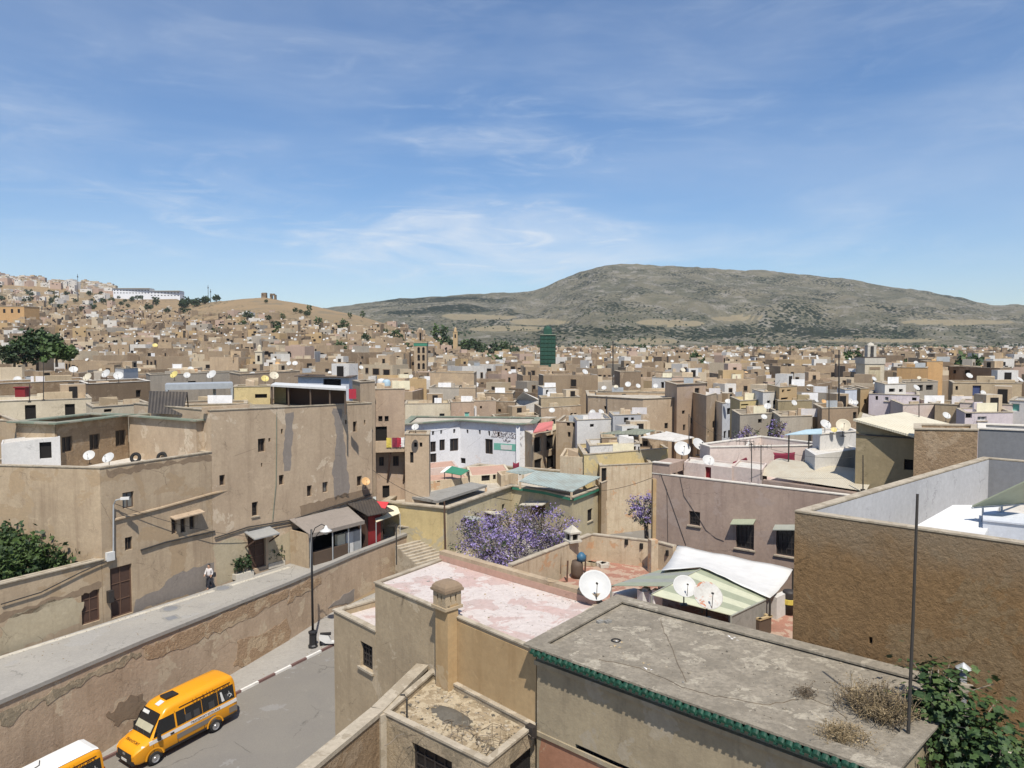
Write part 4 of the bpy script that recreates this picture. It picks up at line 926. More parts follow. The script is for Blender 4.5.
# ================================================================ the walking person
def skin_mesh(name, verts, edges, radii, mat, parent, root_i=0, levels=2):
    me = bpy.data.meshes.new(name); o0 = LOC[parent.name]
    me.from_pydata([tuple(Vector(v)) for v in verts], edges, []); me.materials.append(MATS[mat])
    o = bpy.data.objects.new(name, me); C.objects.link(o); o.parent = parent; LOC[o.name] = LOC[parent.name]
    md = o.modifiers.new('skin', 'SKIN'); sv = me.skin_vertices[0].data if me.skin_vertices else None
    if sv is None: me.skin_vertices; 
    if not me.skin_vertices:
        import bmesh
        bm = bmesh.new(); bm.from_mesh(me); bm.verts.layers.skin.verify(); bm.to_mesh(me); bm.free()
    for i, rr_ in enumerate(radii):
        q = me.skin_vertices[0].data[i]; q.radius = (rr_, rr_) if not isinstance(rr_, tuple) else rr_; q.use_root = (i == root_i)
    md.use_smooth_shade = True
    sb = o.modifiers.new('sub', 'SUBSURF'); sb.levels = levels; sb.render_levels = levels
    return o
pp = U(209.5, 588.5, 17.3)
pr = thing('person', 'person walking along the raised walk in pale top and black trousers', 'person', (pp.x, pp.y, PZ))
# walks towards picture-left along the walk: local +x is forward, then turned
ya = math.atan2(-dT.y, -dT.x) + .35
def pv(x, y, z): c, s_ = math.cos(ya), math.sin(ya); return (x * c - y * s_, x * s_ + y * c, z)
def pl(L_): return [pv(*v) for v in L_]
bodyv = pl([(0, 0, .95), (0, 0, 1.15), (.01, 0, 1.38), (.02, 0, 1.48), (.04, 0, 1.60), (.05, 0, 1.70), (0, .17, 1.40), (-.06, .24, 1.14), (.08, .22, .92), (.13, .21, .84), (0, -.17, 1.40), (.09, -.23, 1.14), (.26, -.2, .98), (.32, -.18, .93), (.0, .09, .90), (.18, .1, .50), (.30, .1, .08), (.42, .1, .05), (0, -.09, .90), (-.10, -.1, .50), (-.34, -.1, .12), (-.24, -.1, .05)])
skin_mesh('body', bodyv, [(0, 1), (1, 2), (2, 3), (3, 4), (4, 5), (2, 6), (6, 7), (7, 8), (8, 9), (2, 10), (10, 11), (11, 12), (12, 13), (0, 14), (14, 15), (15, 16), (16, 17), (0, 18), (18, 19), (19, 20), (20, 21)], [(.13, .11), (.12, .10), (.15, .1), .055, .095, .08, .06, .045, .038, .035, .06, .045, .038, .035, .085, .06, .04, .035, .085, .06, .04, .035], 'skin', pr)
skin_mesh('top', pl([(0, 0, .88), (0, 0, 1.15), (.01, 0, 1.40), (.02, 0, 1.46), (0, .18, 1.40), (-.06, .25, 1.14), (.03, .23, 1.0), (0, -.18, 1.40), (.09, -.24, 1.14), (.2, -.21, 1.02)]), [(0, 1), (1, 2), (2, 3), (2, 4), (4, 5), (5, 6), (2, 7), (7, 8), (8, 9)], [(.18, .15), (.155, .13), (.17, .12), .07, .085, .065, .055, .085, .065, .055], 'cloth_pale', pr)
skin_mesh('trousers', pl([(0, 0, .95), (.0, .09, .86), (.18, .1, .50), (.29, .1, .12), (0, -.09, .86), (-.10, -.1, .50), (-.33, -.1, .16)]), [(0, 1), (1, 2), (2, 3), (0, 4), (4, 5), (5, 6)], [(.16, .13), .105, .08, .06, .105, .08, .06], 'cloth_black', pr)
skin_mesh('hair', pl([(.02, 0, 1.74), (-.03, 0, 1.68), (-.04, 0, 1.58)]), [(0, 1), (1, 2)], [.08, .095, .06], 'hair', pr)
m = MB(); q = Vector((pp.x, pp.y, PZ)); m.box(q + Vector(pv(-.12, .27, 1.0)), (.14, .3, .3), ya); m.build('bag', 'cloth_black', pr)
# ================================================================ grey flat roof with green tiled eaves (nearest house)
def q2(px, py, D): return V2(U(px, py, D))
Gp = [q2(537, 645, 9.), q2(884, 767, 9.), Vector((11.7, 19.15)), q2(620, 600, 9.)]
zG = CZ - 9.0
gr_ = house('flat grey roofed house with a row of green tiles along its eaves', Gp, zG, -1, 'eaves_wall', 'roof_grey', .05, .05, {0: [(575, 758, 640, 800, 'g')]}, coping='roof_grey', cov=.3, cth=.06)
# tile eaves: one sheet of half-round green tiles hung along the front edge
mb = MB(); a, b = Gp[0], Gp[1]; dd = (b - a).normalized(); no = Vector((dd.y, -dd.x)); L = (b - a).length
k = int(L / .2)
for i in range(k):
    c = a + dd * (i + .5) * L / k
    rows_ = []; jx, jz, jo = R5.uniform(-.02, .02), R5.uniform(-.03, .02), R5.uniform(-.03, .03)
    for t in (0, 1):
        out = .285 + (.075 + jo * .6) * t; z = zG - .045 - .085 * t
        r_ = []
        for w_ in range(6):
            an = math.pi * w_ / 5; u = math.cos(an) * .088 + jx; hh = math.sin(an) * .07 + jz
            p = c + dd * u + no * out; r_.append(Vector((p.x, p.y, z + hh)))
        rows_.append(r_)
    mb.grid(rows_); mb.poly(rows_[1])
    c2 = c + dd * L / k / 2
    p0, p1 = c2 + no * .29, c2 + no * .36
    mb.slab([Vector((*(p0 - dd * .05), zG - .07)), Vector((*(p1 - dd * .05), zG - .16)), Vector((*(p1 + dd * .05), zG - .16)), Vector((*(p0 + dd * .05), zG - .07))], .03)
mb.slab([Vector((*(a + no * .06), zG - .06)), Vector((*(a + no * .30), zG - .10)), Vector((*(b + no * .30), zG - .10)), Vector((*(b + no * .06), zG - .06))], .03)
mb.build('tiled_eaves', 'green_tile', gr_)
mb = MB(); e0, e1 = a + no * .10, b + no * .10
mb.prism([a + no * .002, a + no * .14, b + no * .14, b + no * .002][::-1], zG - .55, zG - .42); mb.prism([a + no * .002, a + no * .06, b + no * .06, b + no * .002][::-1], zG - 2.75, zG - 2.62); mb.build('string_course', 'eaves_wall', gr_)
o = patch_sheet([(541, 738), (600, 760), (640, 775), (640, 800), (560, 800), (538, 790)], a, b, 0, 'red_plaster', gr_, 'plaster_patch', .05)
# little things on the grey roof
def on_roof(px, py): p = U(px, py, 9.09); return p
p = on_roof(616, 642); mb = MB(); mb.lathe([(.13 + .035 * math.cos(t), .035 + .035 * math.sin(t)) for t in [k * .7 for k in range(10)]], p, 14); tag(mb.build('rubber_ring', 'tyre_black'), 'small black rubber ring lying on the grey roof', 'ring')
for px, py, dx in ((600, 624, 0), (608, 624, .0)):
    p = on_roof(px, py); mb = MB(); mb.box(p + Vector((0, 0, .06)), (.22, .14, .12), .6 + dx); mb.box(p + Vector((0, 0, .13)), (.08, .06, .03), .6); tag(mb.build('block', 'concrete'), 'small dark concrete block on the grey roof, the one ' + ('nearer the pink roof edge' if px < 605 else 'nearer the rubber ring'), 'block', 'blocks on the grey roof')
for k in range(16):
    px, py = R5.choice([(628, 640), (622, 646), (735, 640), (738, 634), (745, 643), (650, 668)]); p = on_roof(px + R5.uniform(-5, 5), py + R5.uniform(-3, 3))
    if k < 8:
        mb = MB(); mb.slab([p + Vector((R5.uniform(-.12, 0), R5.uniform(-.12, 0), .03)), p + Vector((R5.uniform(.02, .12), R5.uniform(-.1, 0), .05)), p + Vector((R5.uniform(0, .12), R5.uniform(0, .12), .03)), p + Vector((-.1, .1, .06))], .02)
        tag(mb.build('scrap', 'cloth_white' if k % 2 else 'wood_pale'), 'pale scrap of litter lying on the flat grey roof', 'litter', 'litter on the grey roof')
def debris(label, quad, n, mats, s0, s1, dz):
    mb = MB(); R7 = random.Random(n)
    for _ in range(n):
        u, v = R7.random(), R7.random(); p = (quad[0] * (1 - u) + quad[1] * u) * (1 - v) + (quad[3] * (1 - u) + quad[2] * u) * v; s_ = R7.uniform(s0, s1) * (1 if R7.random() < .9 else 2.2)
        mb.box((p.x, p.y, dz + s_ * .25), (s_ * R7.uniform(.6, 1.6), s_, s_ * .6), R7.uniform(0, 3), R7.randrange(len(mats)))
    return tag(mb.build('debris', mats), label, 'debris', None, 'stuff')
debris('loose stones and crumbs of screed scattered over the grey roof', [q.lerp((Gp[0] + Gp[2]) / 2, .08) for q in Gp], 650, ['concrete', 'coping', 'roof_grey', 'roof_grey', 'gravel'], .008, .028, zG - .05)
for cr in ([(600, 660), (640, 668), (690, 690), (720, 697), (770, 705), (806, 697)], [(806, 697), (830, 706), (850, 722)], [(660, 618), (668, 640), (690, 690)]):
    mb = MB(); L_ = []
    for (x0, y0), (x1, y1) in zip(cr, cr[1:]):
        for j in range(6): t = j / 6; L_.append(U(x0 + (x1 - x0) * t + R5.uniform(-1.2, 1.2), y0 + (y1 - y0) * t + R5.uniform(-1, 1), 9.047))
    mb.tube(L_, .011, 4); mb.build('roof_crack', 'dry_dark', gr_)
mb = MB(); mb.tube([on_roof(700, 622), on_roof(730, 640), on_roof(742, 655), on_roof(790, 668), on_roof(840, 672)], .012, 5); tag(mb.build('cable', 'mast'), 'black cable lying across the back of the grey roof', 'cable')
# pole on the roof corner
p0 = U(908, 738, 9.05); mb = MB(); top = W(917.5, 494, p0.y * 1.0); mb.tube([p0, p0 * .5 + top * .5 + Vector((.01, 0, 0)), top], .042, 8, r1=.03)
tag(mb.build('roof_pole', 'mast'), 'tall dark iron pole standing at the corner of the grey roof', 'pole')
# dry weeds on the roof: twiggy clumps
def weeds(px, py, n, h, spread, label, mats=('dry_twig', 'dry_dark')):
    p = on_roof(px, py); mb = MB()
    for _ in range(n):
        b0 = p + Vector((R5.gauss(0, spread), R5.gauss(0, spread), 0)); t = Vector((R5.gauss(0, .5), R5.gauss(0, .5), 1)).normalized() * h * R5.uniform(.5, 1.2)
        mi = R5.choice([0, 0, 1]); q = b0 + t * .5 + Vector((R5.gauss(0, .04), R5.gauss(0, .04), 0)); w_ = .006
        mb.tube([b0, q, b0 + t], w_, 3, mi, cap=False)
        for _ in range(4):
            s_ = b0 + t * R5.uniform(.4, 1); e = s_ + Vector((R5.gauss(0, .12), R5.gauss(0, .12), R5.uniform(0, .14))); mb.tube([s_, e], .004, 3, mi, cap=False)
            leaf_cloud(mb, [e], 2, .02, .03, R5, mi)
    return tag(mb.build('dry_weed', list(mats)), label, 'dry plant', 'dry weeds on the grey roof')
weeds(868, 712, 230, .6, .3, 'big tangled clump of dry brown weeds near the dark pole'); weeds(888, 722, 150, .75, .22, 'taller dry weed clump at the foot of the dark pole'); weeds(842, 742, 120, .3, .22, 'low yellowish dry weed clump by the tiled edge', ('dry_twig', 'dry_twig')); weeds(806, 697, 24, .2, .12, 'small dark dry weed alone in a roof crack', ('dry_dark', 'dry_dark'))
# fig tree and flue at the right corner
def fig_leaf(mb, q, n, rnd, size, mi):
    up = Vector(n).normalized(); a = up.orthogonal(); a.rotate(Matrix.Rotation(rnd.uniform(0, 6.28), 3, up)); b = up.cross(a)
    pr_ = [(0, 0), (.25, -.35), (.5, -.22), (.62, -.5), (.85, -.2), (1.05, 0), (.85, .2), (.62, .5), (.5, .22), (.25, .35)]
    mb.poly([q + a * (x * size) + b * (y_ * size) - up * (size * .25 * x * x) for x, y_ in pr_], mi)
def fig(base, h, rx, label, n, rnd):
    base = Vector(base); r = thing('fig_tree', label, 'fig tree', base)
    tb = MB(); cb = MB(); cen = base + Vector((0, 0, h * .62)); tips = []
    for k in range(15):
        a = rnd.uniform(0, 6.28); rr = rnd.uniform(.2, 1); t = base + Vector((math.cos(a) * rx * rr, math.sin(a) * rx * rr, h * rnd.uniform(.55, 1.0) * (1 - .25 * rr * rr))); tb.tube([base + Vector((rnd.uniform(-.2, .2), rnd.uniform(-.2, .2), 0)), base * .5 + t * .5 + Vector((0, 0, .25)), t], .055, 6, r1=.015); tips.append(t)
        for _ in range(4):
            t2 = t + Vector((rnd.gauss(0, .35), rnd.gauss(0, .35), rnd.uniform(-.5, .25))); tb.tube([t * .7 + base * .3 + Vector((0, 0, .2)), t2], .02, 5, r1=.008); tips.append(t2)
    tb.build('trunk', 'bark_pale', r, smooth=True)
    for t in tips:
        for _ in range(n):
            q = t + Vector((rnd.gauss(0, .22), rnd.gauss(0, .22), rnd.gauss(-.05, .2))); nrm = (q - cen).normalized() * .6 + Vector((rnd.gauss(0, .45), rnd.gauss(0, .45), .8)); fig_leaf(cb, q, nrm, rnd, rnd.uniform(.07, .19), rnd.choice([0, 0, 1]))
    cb.build('crown', ['leaf_fig', 'leaf_garden'], r); return r
p = W(964, 768, 17.2); fig((p.x + .2, p.y, CZ - 12.2), 3.85, 1.08, 'large dark fig tree with lobed leaves below the brown roughcast wall', 30, R5)
p = W(934, 690, 17.75); fig((p.x, p.y, CZ - 10.6), 2.95, .5, 'smaller fig shoot with lobed leaves right beside the dark pole', 12, R5)
p = W(963, 730, 19.7); r = thing('flue_pipe', 'grey metal flue pipe with conical cap rising from the fig leaves', 'flue', (p.x, p.y, CZ - 11.5))
t = W(963.5, 668, p.y); mb = MB(); mb.tube([(p.x, p.y, CZ - 11.5), (t.x, t.y, t.z - .1)], .085, 12); mb.build('pipe', 'mid_grey', r, smooth=True)
mb = MB(); mb.lathe([(.0, .16), (.2, .0), (.19, -.02), (0, .1)], (t.x, t.y, t.z), 14); mb.tube([(t.x, t.y, t.z - .12), (t.x, t.y, t.z + .05)], .05, 6); mb.build('cap', 'galv', r)
p = U(1005, 757, 10.6); mb = MB(); mb.box((p.x + .4, p.y, p.z - .5), (1.6, .5, 1.0), -.3); mb.box((p.x + .4, p.y, p.z + .02), (1.7, .6, .07), -.3); tag(mb.build('low_wall', 'white_stone'), 'pale stone ledge below the fig tree', 'wall')
# ================================================================ pink roofed house and its chimney
zP = CZ - 9.3
P1, P2, P3, P4 = q2(375, 583, 9.3), q2(538, 651.5, 9.3), q2(602, 603, 9.3), q2(445, 558, 9.3)
P2 = P2 + (P2 - P1).normalized() * -.05
pk = house('grey rendered house with a worn pink roof and a brick chimney', [P1, P2, P3, P4], zP, -1, 'grey_tan', 'roof_pink', .04, .12, {}, coping='coping', cov=.05, cth=.05)
dP = (P2 - P1).normalized(); nP = Vector((-dP.y, dP.x)); oP = -nP
# raised back parapet with pink inner face
d4 = (P3 - P4).normalized(); n4 = Vector((d4.y, -d4.x)); 
if n4.dot(V2((0, -1))) < 0: n4 = -n4
mb = MB(); mb.prism([P4 + n4 * .32, P3 + n4 * .32, P3, P4], zP - .05, zP + .38); mb.build('parapet', ['tan_old'], pk)
mb = MB(); mb.prism([P4 + n4 * .33 + d4 * .1, P4 + n4 * .325, P3 + n4 * .325, P3 + n4 * .36], zP - .03, zP + .22); mb.build('pink_band', 'roof_salmon', pk)
An = P1 - dP * 3.2; wid = nP * 2.4
ax_ = house('lower annex of the pink roofed house with a single barred window', [An, P1 - dP * .02, P1 - dP * .02 + wid, An + wid * .9], CZ - 11.25, -1, 'grey_tan', 'roof_pink', .25, .2, {0: [(360.5, 644, 372.5, 669, 'g')]}, coping='coping', cov=.05)
# amber paint on half the front face, terrace bounce light in its colour
ua = V2(hit(458, 640, P1, P2)); o = MB(); q_a, q_b = ua + oP * .03, P2 + oP * .03
o.prism([ua, ua + oP * .03, P2 + oP * .03 - dP * .0, P2], CZ - 11.72, zP - .12); o.build('paint_bounce_face', 'amber', pk)
# chimney
cc = V2(hit(451.5, 650, P1, P2)) + oP * .2
ch = thing('chimney', 'square rendered chimney with arched vents and a worn domed cap', 'chimney', (cc.x, cc.y, CZ - 11.9))
rz = math.atan2(dP.y, dP.x); AX = [Vector((*dP, 0)), Vector((*nP, 0)), Vector((0, 0, 1))]
mb = MB(); mb.box((cc.x, cc.y, CZ - 10.35), (.68, .46, 3.1), mi=0, ax=AX); mb.build('stack', 'amber', ch)
cz = CZ - 8.92
mb = MB(); c3 = Vector((*(cc + nP * .02), 0)); hs = .33
mb.box(c3 + Vector((0, 0, cz)), (.78, .78, .10), ax=AX)
for sx in (-1, 1):
    for sy in (-1, 1): mb.box(c3 + AX[0] * sx * (hs - .09) + AX[1] * sy * (hs - .09) + Vector((0, 0, cz + .3)), (.2, .2, .52), ax=AX)
for s_ in (-1, 1):
    for ax0, ax1 in ((0, 1), (1, 0)):
        mb.box(c3 + AX[ax1] * s_ * (hs - .06) + Vector((0, 0, cz + .3)), (.16, .12, .50) if ax0 == 0 else (.12, .16, .50), ax=AX); mb.box(c3 + AX[ax1] * s_ * (hs - .055) + Vector((0, 0, cz + .12)), (.42, .1, .16) if ax0 == 0 else (.1, .42, .16), ax=AX); mb.box(c3 + AX[ax1] * s_ * (hs - .055) + Vector((0, 0, cz + .5)), (.42, .1, .12) if ax0 == 0 else (.1, .42, .12), ax=AX)
mb.build('vented_head', 'grey_tan', ch)
mb = MB(); mb.box(c3 + Vector((0, 0, cz + .3)), (.46, .46, .48), ax=AX); mb.build('flue', 'hollow', ch)
mb = MB(); mb.box(c3 + Vector((0, 0, cz + .60)), (.82, .82, .08), ax=AX)
mb.grid([[c3 + AX[0] * (.385 * u * k_) + AX[1] * (.385 * v * k_) + Vector((0, 0, cz + .645 + zz_)) for u, v in ((-1, -1), (0, -1.08), (1, -1), (1.08, 0), (1, 1), (0, 1.08), (-1, 1), (-1.08, 0), (-1, -1))] for k_, zz_ in ((1, 0), (.92, .1), (.7, .19), (.35, .24), (0.01, .25))])
mb.build('cap', 'patch_dark', ch)
# ---- gravel terrace below it
zQ = CZ - 11.72
Q = [q2(383, 716, 11.7), q2(488, 768, 11.7), P2 + oP * .02 + dP * .0, V2(hit(433, 684, P1, P2)) + oP * .02]
Q[2] = q2(540, 731, 11.5); Q[2] = P2 + oP * .03
rq = house('low outbuilding with a rubble strewn roof below the chimney', [Q[0], Q[1], Q[2] + dP * .0, Q[3]], zQ + .12, -1, 'wall_damp', 'roof_rubble', .16, .16, {0: [(412, 752, 452, 800, 'g')], 1: [(510, 752, 540, 800, 'b')]}, coping='coping', cov=.04)
mb = MB(); mb.box((Q[0].x - .02, Q[0].y - .02, zQ - 1.3), (.34, .34, 2.9), rz); mb.build('corner_pillar', 'coping', rq)
# thick coped boundary wall running away from the terrace corner
w0 = Q[3] + dP * -.3; w1 = Q[0]; w2 = q2(318, 771, 11.7) ; w2 = w1 + (w2 - w1) * 1.6
mb = MB(); cbm = MB()
for a_, b_ in ((w0, w1), (w1, w2)):
    d_ = (b_ - a_).normalized(); n_ = Vector((d_.y, -d_.x)); 
    if n_.x > 0: n_ = -n_
    mb.prism([a_ + n_ * .34, b_ + n_ * .34, b_, a_], -1, zQ + .1) if False else mb.prism([a_, b_, b_ + n_ * .34, a_ + n_ * .34][::-1], -1, zQ + .1)
    cbm.prism([a_ - n_ * .04, b_ - n_ * .04, b_ + n_ * .42, a_ + n_ * .42][::-1], zQ + .1, zQ + .24)
rw_ = thing('boundary_wall', 'thick stone coped boundary wall in front of the annex', 'wall', (w1.x, w1.y, -1)); mb.build('wall', 'brick', rw_); cbm.build('coping', 'coping', rw_)
debris('broken screed and pebbles over the rubble roof below the chimney', [q.lerp((Q[0] + Q[2]) / 2, .12) for q in Q], 800, ['roof_rubble', 'roof_rubble', 'patch_pale', 'gravel', 'coping'], .015, .06, zQ - .05)
debris('crumbs and dirt scattered over the pink roof', [q.lerp((P1 + P3) / 2, .1) for q in (P1, P2, P3, P4)], 420, ['coping', 'roof_pink', 'concrete', 'tan_old'], .008, .028, zP - .04)
# dark gravel heap, pipe stub, cable tangle
def on_q(px, py): return U(px, py, 11.76)
mb = MB(); c = on_q(452, 717); g = []
for i in range(13):
    r_ = []
    for j in range(15):
        u, v = i / 12 * 2 - 1, j / 14 * 2 - 1; rr = max(0, 1 - u * u - v * v); r_.append(c + Vector((*(dP * v * 1.05 + nP * u * .42), -.04 + .15 * rr ** .6 + .06 * rr * noise.noise(Vector((i * .7, j * .7, 2))))))
    g.append(r_)
mb.grid(g); o = mb.build('gravel_heap', 'gravel', smooth=True); tag(o, 'flat heap of dark gravel on the rubble strewn roof', 'gravel heap')
mb = MB(); c = on_q(407, 722); mb.tube([c, c + Vector((0, 0, .75)), c + Vector((-.08, .02, .86)), c + Vector((-.2, .05, .84))], .03, 7); tag(mb.build('bent_pipe', 'mast'), 'bent pipe stub rising from the rubble roof corner', 'pipe')
mb = MB()
LNK = []
for k in range(34):
    c = on_q(R5.gauss(468, 24), R5.gauss(738, 9)); pts = []; a0 = R5.uniform(0, 6.28); l_ = R5.uniform(.35, .8)
    for j in range(5): pts.append(c + Vector((math.cos(a0 + j * R5.uniform(.05, .35)) * l_ * (j / 4 - .5), math.sin(a0 + j * .2) * l_ * (j / 4 - .5), .03 + .12 * math.sin(j * .8) * R5.random())))
    mb.tube(pts, .009, 4, R5.choice([0, 1]), cap=False); LNK.append(pts[2])
mb.tube(sorted(LNK, key=lambda v: v.x), .006, 4, 1, cap=False)
tag(mb.build('dry_branches', ['bark_pale', 'dry_dark']), 'tangle of dry branches and wire on the rubble roof', 'branches')
p = on_q(531, 736); mb = MB(); mb.box(p + Vector((0, 0, .15)), (.3, .2, .35), rz); tag(mb.build('black_box', 'iron'), 'small black box at the corner of the rubble roof', 'box')
p = on_q(463, 690); mb = MB(); mb.box(p + Vector((.05, -.1, .08)), (.28, .2, .15), .4); mb.box(p + Vector((.1, -.12, .17)), (.16, .12, .06), .9); tag(mb.build('stone', 'white_stone'), 'pale broken stone at the foot of the chimney', 'stone')
# ================================================================ brown roughcast house with grey lined terrace (right)
zR = CZ - 5.15
R0 = q2(795, 512, 5.15); R1 = R0 + (q2(1024, 545, 5.15) - R0) * 1.9; R3 = q2(983.5, 457.8, 5.15); R2 = R3 + (R1 - R0) * .9
rb = house('tall brown roughcast house with a grey lined roof terrace', [R0, R1, R2, R3], zR, -1, 'brown_rough', 'roof_white', 1.9, .28, {0: [(869, 637, 872.5, 644, 'h')]}, coping='coping', cov=.02, cth=.05)
dR = (R1 - R0).normalized(); nR = Vector((-dR.y, dR.x)); dB = (R3 - R0).normalized(); 
# thin skins on the inner faces, darker grey on the back wall
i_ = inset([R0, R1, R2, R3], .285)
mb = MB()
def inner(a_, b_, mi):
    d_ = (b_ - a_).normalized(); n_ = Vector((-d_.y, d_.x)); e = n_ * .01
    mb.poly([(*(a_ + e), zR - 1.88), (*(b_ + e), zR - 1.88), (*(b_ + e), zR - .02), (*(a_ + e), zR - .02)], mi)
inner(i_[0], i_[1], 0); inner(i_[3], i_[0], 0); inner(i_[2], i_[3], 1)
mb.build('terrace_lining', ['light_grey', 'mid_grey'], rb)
# white roof hut, blue-white box, canopy on frame
zf = zR - 1.9
a1, a2, a3, a4 = U(912, 528, 6.1), U(984, 536, 6.0), U(1000, 505, 5.9), U(953, 505, 5.7)
hr = thing('roof_hut', 'white sheeted shelter on the grey lined roof terrace', 'shelter', (a1.x + 1, a1.y + 1, zf))
mb = MB(); mb.slab([a1, a2, a3, a4], .06); mb.build('roof', 'tarp_white', hr)
mb = MB()
for q in (a1, a2, a3, a4): mb = MB(); mb.tube([(q.x, q.y, zf), q - Vector((0, 0, .06))], .04, 6); mb.build('post', 'galv', hr)
mb = MB(); q0, q1 = U(983, 521, 5.75), U(1040, 527, 5.75); n_ = Vector((*away(q0, q1), 0)); 
mb.prism([V2(q0), V2(q1), V2(q1 + n_ * 1.6), V2(q0 + n_ * 1.6)], zf + .02, q0.z); mb.slab([q0 - n_ * .05 + Vector((0, 0, .06)), q1 - n_ * .05 + Vector((0, 0, .06)), q1 + n_ * 1.7 + Vector((0, 0, .06)), q0 + n_ * 1.7 + Vector((0, 0, .06))], .05)
tag(mb.build('water_cistern', 'white_blue'), 'pale blue painted cistern beside the white shelter', 'cistern')
cn = thing('canopy', 'sloping pale green canopy on a metal frame above the cistern', 'canopy', (*V2(U(1010, 505, 5.5)), zf))
b1, b2, b3, b4 = U(972, 505.5, 5.35), U(1050, 500, 5.35), U(1060, 466, 4.1), U(1024, 481, 4.35)
mb = MB(); mb.slab([b1, b2, b3, b4], .05); mb.build('sheet', 'canopy_green', cn)
mb = MB()
for q in (U(983, 505, 5.4), U(1002, 504, 5.4), U(1045, 501, 5.4)): mb.tube([(q.x, q.y, q.z - .02), (q.x, q.y, zf)], .035, 6)
mb.tube([U(984, 518, 5.8), U(1024, 503, 5.5)], .03, 6); mb.tube([b1 - Vector((0, 0, .08)), b2 - Vector((0, 0, .08))], .03, 6); mb.build('frame', 'galv', cn)
# ================================================================ brick wall house and slate grey wall behind it
house('dark rubble brick house with a plain wall beyond the grey terrace', [q2(914.5, 429.5, 4.4), q2(978, 430.5, 4.4), q2(978, 430.5, 4.4) + Vector((1.5, 2.4)), q2(914.5, 429.5, 4.4) + Vector((1.3, 2.4))], CZ - 4.4, 2, 'brick', 'roof_pale', .2, .3, coping='coping')
house('slate grey rendered house beside the rubble brick house', [q2(978.6, 430, 4.4), q2(1060, 433.5, 4.4), q2(1060, 433.5, 4.4) + Vector((1.7, 2.4)), q2(978.6, 430, 4.4) + Vector((1.5, 2.4))], CZ - 4.35, 2, 'mid_grey', 'roof_pale', .2, .3, coping='coping_white')
sA = q2(856, 433.5, 5.2); sB = q2(915, 437.5, 5.2); sN = ((sA + sB) / 2).normalized()
so_ = house('olive rendered house with a broad pale sloping roof', [sA, sB, sB + sN * 6, sA + sN * 6], [CZ - 4.42, CZ - 5.1, CZ - 5.1, CZ - 4.42], 2, 'olive', 'roof_pale', .02, .2, {0: [(904, 459.5, 914, 470, 'b')]}, coping=None)
mb = MB(); r0_, r1_, r2_, r3_ = U(853, 420.5, 4.43), U(914, 437.5, 5.12), U(977, 432.5, 5.05), U(905, 413.5, 4.30)
mb.slab([r0_ + Vector((0, 0, .1)), r1_ + Vector((0, 0, .1)), r2_ + Vector((0, 0, .1)), r3_ + Vector((0, 0, .1))], .12); mb.build('roof_sheet', 'sheet_cream', so_)
mb = MB(); q0, q1 = sA - sN * .03, sB - sN * .03; mb.prism([q0 - sN * .05, q1 - sN * .05, q1, q0], CZ - 5.28, CZ - 5.18); mb.build('ledge', 'mast', so_)
# ================================================================ mauve house with cluttered terrace
zH = CZ - 8.66
H0, H1 = q2(652.5, 473.5, 8.66), q2(858, 497, 8.66); nH = away(H0, H1)
wH = [(689, 511.5, 700, 525.5, 'g'), (736, 524, 754, 549, 'g'), (776, 529, 796, 556, 'g')]
hh = house('mauve rendered house with three barred windows above the white awning', [H0, H1, H1 + nH * 11, H0 + nH * 10], zH, 2, 'mauve', 'roof_pink', .7, .3, {0: wH}, coping='coping_white', cov=.03, cth=.06)
mb = MB(); hd_ = (H1 - H0).normalized(); q0, q1 = H0, V2(hit(670, 466, H0, H1)); mb.prism([q0 - nH * .003, q1 - nH * .003, q1 + nH * 2.5, q0 + nH * 2.5], zH + .08, zH + .75); mb.build('corner_block', 'mauve', hh)
mb = MB(); mb.prism([q0 - nH * .08, q1 - nH * .08, q1 + nH * .3, q0 + nH * .3], zH + .752, zH + .82); mb.build('corner_coping', 'coping_white', hh)
mb = MB(); v0 = V2(hit(652, 510, H0, H1)); mb.box((v0.x + .1, v0.y - .1, 8), (.25, .25, 14), .2); mb.build('corner_pilaster', 'amber', hh)
def hood(px0, px1, py, out, mat, label):
    q0, q1 = hit(px0, py, H0, H1), hit(px1, py, H0, H1); o_ = Vector((*-nH, 0)); m = MB()
    m.slab([q0 + o_ * out - Vector((0, 0, .22)), q1 + o_ * out - Vector((0, 0, .22)), q1 + o_ * .01, q0 + o_ * .01], .05); return m.build('window_hood', mat, hh)
hood(733, 756, 519, .5, 'canopy_green', ''); hood(775, 797, 524.5, .45, 'canopy_grey', '')
mb = MB(); mb.tube(wall_line([(661, 474), (667, 490), (668, 545)], H0, H1, .02), .015, 5); mb.tube(wall_line([(661, 474), (672, 505), (686, 545)], H0, H1, .02), .018, 5); mb.tube(wall_line([(680, 477), (684, 496), (700, 520), (706, 530), (716, 538), (724, 541)], H0, H1, .02), .015, 5); mb.build('cable_run', 'mast', hh)
